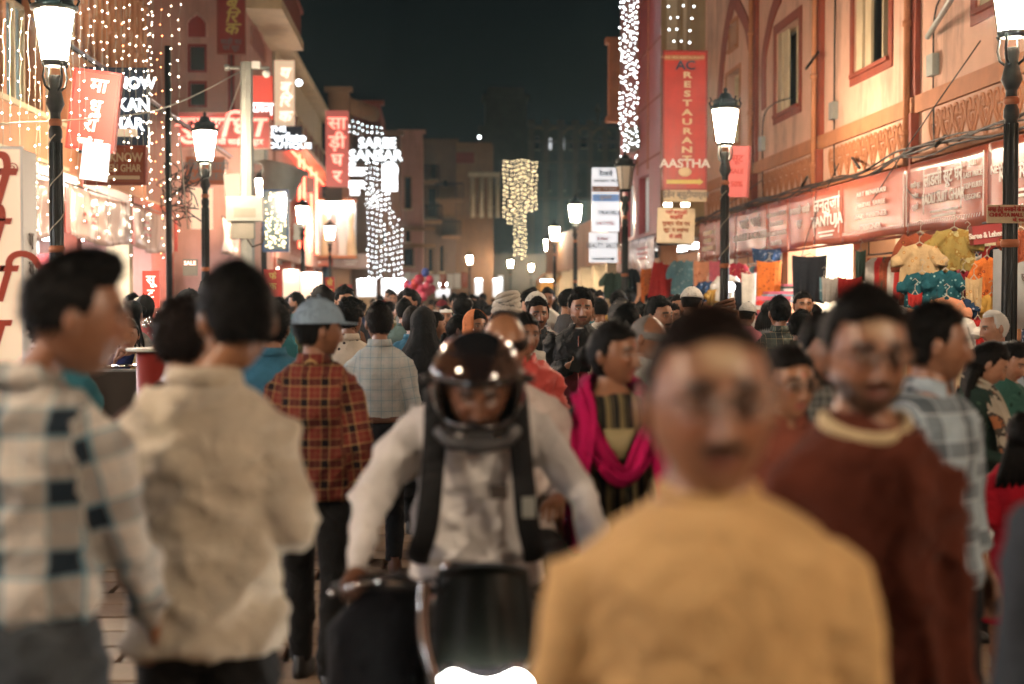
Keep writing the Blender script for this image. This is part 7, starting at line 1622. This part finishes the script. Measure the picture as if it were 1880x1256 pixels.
v, f = loft([(0, .0, .25, .16, .10), (0, .0, .6, .22, .10), (0, -.02, .9, .16, .10), (0, -.03, 1.08, .13, .11), (0, 0, 1.20, .10, .08)], 18); b = MB(); b.add(v, f, True); b.build('leg_shield', M['wplastic'], sc_)
b = MB(); b.ball((0, -.15, 1.12), .075, 14, 8, (1.2, .5, .9)); b.build('headlight', glow('white_headlight', (.9, .96, 1), 90), sc_)
b = MB(); b.tube([(-.33, 0, 1.12), (0, -.02, 1.16), (.33, 0, 1.12)], .014, 6); b.build('handlebar', M['black'], sc_)
b = MB(); b.tube([(0, -.1+.19*math.cos(t*math.pi/10), .24+.19*math.sin(t*math.pi/10)) for t in range(21)], .045, 6, False); b.build('wheel', mat('tyre_rubber', (.018, .018, .018), .8), sc_)
v, f = loft([(0, .75, .35, .16, .45), (0, .75, .6, .18, .48), (0, .7, .78, .13, .42)], 18); b = MB(); b.add(v, f, True); b.build('seat', M['black'], sc_)
# ================================================================= MOTORCYCLE
mc = empty('motorcycle', (RXc, 4.42, 0), 0, 'black motorcycle with lit headlight and smoked windscreen, head on', 'motorcycle')
bk = MATS['gloss_black_paint']; rb = mat('tyre_rubber', (.018, .018, .018), .8)
def wheel(y):
    w = MB(); 
    R_ = .29; pts = [(0, y+R_*math.cos(t*math.pi/18), .30+R_*math.sin(t*math.pi/18)) for t in range(37)]
    w.tube(pts, .045, 8, False); o = w.build('wheel', rb, mc)
    r = MB(); r.tube([(0, y+.235*math.cos(t*math.pi/18), .30+.235*math.sin(t*math.pi/18)) for t in range(37)], (.018), 6, False)
    for k in range(6): a = k*math.pi/3; r.tube([(0, y, .3), (0, y+.23*math.cos(a), .3+.23*math.sin(a))], .014, 5)
    r.tube([(-.06, y, .3), (.06, y, .3)], .035, 10); r.build('rim', M['steel'], o)
wheel(-.95); wheel(.42)
for sd in (-1, 1):
    b = MB(); b.tube([(sd*.085, -.95, .30), (sd*.085, -.78, .82)], .022, 8); b.build('fork_leg', M['chrome'], mc)
b = MB(); 
for k in range(11):
    a = .15+k*.24; 
    if k < 10:
        y0, z0, y1, z1 = -.95+.345*math.cos(a), .3+.345*math.sin(a), -.95+.345*math.cos(a+.24), .3+.345*math.sin(a+.24); b.add([(-.065, y0, z0), (.065, y0, z0), (.065, y1, z1), (-.065, y1, z1)], [(0, 1, 2, 3)], True)
oo = b.build('front_mudguard', bk, mc); q = oo.modifiers.new('t', 'SOLIDIFY'); q.thickness = .006
v, f = loft([(0, -.25, .62, .13, .25), (0, -.25, .70, .15, .27), (0, -.26, .78, .14, .24), (0, -.26, .83, .08, .15)], 20); b = MB(); b.add(v, f, True); b.build('fuel_tank', bk, mc)
v, f = loft([(0, .25, .62, .11, .48), (0, .25, .68, .125, .50), (0, .25, .72, .11, .48)], 20); b = MB(); b.add(v, f, True); b.build('seat', mat('black_vinyl', (.015, .014, .014), .5), mc)
b = MB(); b.box((-.12, -.35, .26), (.12, .05, .58)); 
for k in range(6): b.box((-.15, -.38, .30+.045*k), (.15, -.02, .312+.045*k))
b.build('engine', M['steel'], mc)
b = MB(); b.tube(catmull([(-.33, -.56, .86), (-.24, -.62, .90), (-.10, -.66, .86), (0, -.66, .85), (.10, -.66, .86), (.24, -.62, .90), (.33, -.56, .86)], 5), .012, 8); b.build('handlebar', M['black'], mc)
for sd in (-1, 1):
    b = MB(); b.tube([(sd*.26, -.605, .895), (sd*.40, -.51, .845)], .019, 10); b.build('grip', rb, mc)
    b = MB(); b.tube([(sd*.24, -.64, .90), (sd*.30, -.66, .895), (sd*.40, -.58, .85)], .007, 6); b.ball((sd*.40, -.58, .85), .011); b.build('lever', M['chrome'], mc)
    b = MB(); b.tube([(sd*.10, -.55, .72), (sd*.19, -.55, .72)], .010, 6); st_ = b.build('indicator_stem', M['black'], mc); b = MB(); b.ball((sd*.20, -.55, .72), .024, 10, 8, (1, .9, .8)); b.build('indicator', mat('amber_lens', (.12, .04, .01), .4, var=0), st_)
b = MB(); b.lathe([(0, 0), (.045, 0), (.05, .03), (.045, .045), (0, .05)], 16, (-.06, -.66, .90)); b.lathe([(0, 0), (.04, 0), (.045, .03), (0, .045)], 16, (.06, -.66, .90)); b.build('instrument_dials', M['chrome'], mc)
for k, x_ in enumerate((-.2, -.12, .13, .2)):
    b = MB(); b.tube(catmull([(x_*1.3, -.64, .89), (x_, -.74, .93-.02*k), (x_*.5, -.78, .80), (x_*.3, -.72, .66)], 5), .006, 5); b.build('control_cable', M['wire'], mc)
# cowl, lit headlight and windscreen
v, f = loft([(0, -.78, .52, .08, .08), (0, -.80, .60, .135, .11), (0, -.80, .68, .15, .12), (0, -.76, .76, .135, .11), (0, -.72, .84, .08, .06)], 22); b = MB(); b.add(v, f, True); b.build('cowl', bk, mc)
HLp = catmull([(p_[0], 0, p_[1]) for p_ in [(-.10, .62), (-.125, .665), (-.085, .712), (-.035, .702), (0, .696), (.035, .70), (.085, .710), (.125, .67), (.105, .62), (.05, .57), (-.05, .57), (-.10, .62)]], 5)
b = MB(); b.prism([(p_.x, p_.z) for p_ in HLp[:-1]][::-1], -.935, -.86); b.build('headlight', glow('motorcycle_headlight', (1, .97, .9), 60), mc)
b = MB(); b.tube(catmull([(-.15, -.80, .92), (-.155, -.84, .86), (-.15, -.88, .78), (-.125, -.91, .70), (-.08, -.93, .60), (-.04, -.93, .52)], 5), .014, 8); b.build('chrome_trim', M['chrome'], mc)
v = []; n = 16
for j in range(9):
    q = j/8
    for i in range(n+1): u = i/n*2-1; v.append((u*(.135-.02*q), -.90+.09*q+.06*u*u, .70+.27*q-.03*u*u*q))
f = [[j*(n+1)+i, j*(n+1)+i+1, (j+1)*(n+1)+i+1, (j+1)*(n+1)+i] for j in range(8) for i in range(n)]
ws = link('windscreen', npmesh('windscreen', np.array(v), f, v), mat('smoked_perspex', (.007, .008, .006), .3, var=.2, spec=.12), mc); q = ws.modifiers.new('t', 'SOLIDIFY'); q.thickness = .004
b = MB(); b.tube([v[k_] for k_ in list(range(0, 9*(n+1), n+1))+list(range(8*(n+1), 9*(n+1)))+list(range(9*(n+1)-1, 0, -(n+1)))], .004, 5); b.build('windscreen_edge', M['black'], mc)
v, f = loft([(-.28, -.50, .36, .10, .07), (-.29, -.52, .55, .13, .09), (-.28, -.55, .75, .14, .09), (-.24, -.58, .86, .08, .06)], 16); b = MB(); b.add(v, f, True); tag(b.build('black_bag', blk), 'black cloth bag hanging from the left side of the handlebar', 'bag').location = (RXc, 4.42, 0)
# ================================================================= THE CROWD
rs = random.Random(21)
PAL = [('black', (.014, .014, .016)), ('white', (.60, .57, .52)), ('grey', (.18, .18, .18)), ('navy', (.02, .03, .07)), ('maroon', (.14, .015, .02)), ('red', (.42, .03, .03)), ('sky blue', (.22, .36, .50)), ('olive', (.12, .12, .06)), ('mustard', (.50, .28, .06)), ('cream', (.6, .5, .38)), ('dark green', (.02, .08, .05)), ('teal', (.03, .15, .18)), ('pink', (.58, .2, .24)), ('orange', (.6, .2, .05)), ('brown', (.14, .065, .035)), ('dark grey', (.05, .05, .055)), ('check', None), ('lilac', (.35, .26, .42))]
CM = {}
PALW = [n_ for n_, c_ in PAL]+['black', 'navy', 'dark grey', 'grey', 'brown', 'maroon', 'cream', 'white', 'check', 'dark green', 'black', 'navy', 'dark grey', 'grey', 'olive', 'check']
for n_, c_ in PAL: CM[n_] = cloth('crowd_'+n_.replace(' ', '_'), c_, var=.2) if c_ else cloth('crowd_check', (.4, .38, .36), 'plaid', (.05, .06, .1), (.3, .1, .08), .14)
protos = []
base = dict(low=True, pants=dkp, shoes=bshoe, shirt=CM['grey'])
def proto(kind, **k):
    d = dict(base); d.update(k); o = person('person', 'x', (0, -30, 0), H=1.65, **d); protos.append((kind, o)); return o
proto('man', hair='short', head=(25, 6), seed=51, mous=.8, skin='mid'); proto('man', hair='messy', head=(-35, 0), seed=52, skin='light', stubble=.4); proto('bearded man', hair='short', seed=53, beard=.9, mous=1, skin='tan', build=1.08); proto('man', hair='curly', head=(10, 18), seed=54, skin='dark', arms=('bent', 'down'))
proto('balding man', hair='balding', seed=55, hairm=HG, mous=.8, skin='tan', build=1.15); proto('young man', hair='quiff', head=(45, -4), seed=56, skin='mid', build=.93, arms=('fwd', 'back'))
proto('woman', hair='long', tail='bun', head=(-30, 12), female=True, seed=57, hem=.5, skin='light'); proto('woman', hair='long', tail='loose', head=(30, 5), female=True, seed=58, hem=.5, skin='mid', arms=('bent', 'down')); proto('woman with a covered head', hair='long', female=True, hat='veil', hatm=CM['pink'], seed=59, hem=.4, skin='mid')
proto('capped man', hair='short', hat='cap', hatm=CM['dark grey'], head=(-20, 10), seed=60, skin='mid', mous=.5); proto('turbaned man', hair='short', hairm=HG, hat='turban', hatm=CM['orange'], seed=61, beard=.7, mous=.8)
taken = [(o.location.x, o.location.y) for o in COL.objects if o.name.startswith('person') and o.location.y > 0]
taken += [(RXc, 4.6)]
first = set()
LAND = [(4, 'beside the first left lamp'), (8, 'level with the second left lamp'), (12, 'level with the third left lamp'), (17, 'near the SAREE GHAR sign'), (30, 'near the light curtain'), (80, 'at the far end')]
def landmark(x, y):
    s_ = 'left kerb' if x < -2.9 else 'left lane' if x < -1.2 else 'mid street' if x < 1 else 'right lane' if x < 3 else 'right kerb'
    d = ('in the front rows' if y < 13 else 'before the second lamp' if y < 17 else 'by the second lamp' if y < 21 else 'by the middle lamp' if y < 25 else 'by the third lamp' if y < 30 else 'past the third lamp' if y < 36 else 'by the fourth lamp' if y < 43 else 'near SAREE GHAR' if y < 50 else 'below the light curtain' if y < 60 else 'far away')
    return s_+', '+d
used = {}; used_key = set()
def add_person(x, y, rzd, k=None, col_=None, H=None, lab=None):
    k = rs.choice([0, 1, 2, 3, 4, 5, 0, 1, 2, 3, 5, 6, 7, 6, 7, 0, 1, 3, 5, 8, 9, 0, 2, 1, 10]) if k is None else k
    kind, src = protos[k]; nm_ = col_ or rs.choice(PALW)
    for _t in range(30):
        if (kind, nm_, landmark(x, y)) not in used_key: break
        nm_ = rs.choice(PALW)
    used_key.add((kind, nm_, landmark(x, y)))
    if k in first: o = copy_tree(src)
    else: o = src; first.add(k)
    o.location = (x, y, 0); o.rotation_euler = (0, 0, math.radians(rzd)); s_ = (H or (rs.uniform(1.52, 1.76) if 'woman' not in kind else rs.uniform(1.42, 1.60)))/1.65; o.scale = (s_*rs.uniform(.95, 1.1), s_*rs.uniform(.95, 1.1), s_)
    for ch in o.children:
        b_ = ch.name.split('.')[0]
        if b_ in ('shirt', 'kurta', 'headscarf', 'turban', 'cap', 'cap_brim', 'cap_button', 'trousers'):
            ch.material_slots[0].link = 'OBJECT'; hat_c = rs.choice(['white', 'brown', 'dark grey', 'grey', 'navy', 'cream', 'maroon', 'black', 'orange'])
            leg_c = rs.choice(['black', 'navy', 'dark grey', 'brown'])
            ch.material_slots[0].material = CM[nm_] if b_ in ('shirt', 'kurta') else CM[leg_c] if b_ == 'trousers' else CM[hat_c]
    fc = ((rzd+180) % 360)-180; face = 'facing us' if abs(fc) < 50 else 'from behind' if abs(fc) > 130 else 'in profile'
    sk_ = lab or '%s in %s %s top %s, %s' % (kind, 'an' if nm_[0] in 'aeiou' else 'a', nm_, face, landmark(x, y)); l_ = sk_.replace('woman with a covered head', 'veiled woman')
    n_ = used.get(l_, 0); used[l_] = n_+1
    o['label'] = l_; o['group'] = 'people in the crowd: '+l_; o['category'] = 'woman' if 'woman' in kind else 'man'
    taken.append((x, y)); return o
n = 0; tries = 0
while n < 215 and tries < 9000:
    tries += 1
    u = rs.random(); y = 11.5+u**1.5*56
    px = rs.uniform(20, 1500 if y < 20 else 1330); x = xo(px, y)
    if not (-4.6 < x < 5.3): continue
    if y < 12.8 and (600 < px < 1250): continue
    if y > 55 and x < -2.4: continue
    md = .5 if y < 30 else .6
    if any((x-a)**2+(y-b_)**2 < md*md for a, b_ in taken): continue
    if 215 < px < 300 and y < 14: continue
    if abs(px-817) < 26 and y < 18: continue
    if abs(px-1432) < 35 and y < 14: continue
    d = rs.choice([0, 0, 180, 180, 180, 90, -90])+rs.uniform(-30, 30)
    add_person(x, y, d); n += 1

for i_, (kd_, o_) in enumerate(protos):
    if i_ not in first: add_person(3.0, 60+i_, 180, i_)
# ================================================================= LETTERING TO MESH
fo = [o for o in COL.objects if o.type == 'FONT']
dg = bpy.context.evaluated_depsgraph_get()
conv = []
for o in fo:
    ev = o.evaluated_get(dg); me = bpy.data.meshes.new_from_object(ev, depsgraph=dg); conv.append((o, me))
for o, me in conv:
    n_ = bpy.data.objects.new('lettering', me); COL.objects.link(n_); n_.parent = o.parent; n_.location = o.location; n_.rotation_euler = o.rotation_euler; n_.scale = o.scale
    cu_ = o.data
    if not me.materials: me.materials.append(cu_.materials[0])
    bpy.data.objects.remove(o)
# ================================================================= HAZE
def haze(dens):
    m = bpy.data.materials.new('night_haze'); m.use_nodes = True; nt = m.node_tree; nt.nodes.remove(nt.nodes['Principled BSDF'])
    v = nt.nodes.new('ShaderNodeVolumePrincipled'); v.inputs['Color'].default_value = (.55, .82, .95, 1); v.inputs['Density'].default_value = dens; v.inputs['Anisotropy'].default_value = .88
    nt.links.new(v.outputs[0], nt.nodes['Material Output'].inputs['Volume'])
    b = MB(); b.box((-62, -42, -1.4), (62, 302, 27)); tag(b.build('haze', m), kind='stuff')
if HAZE > 0: haze(HAZE)
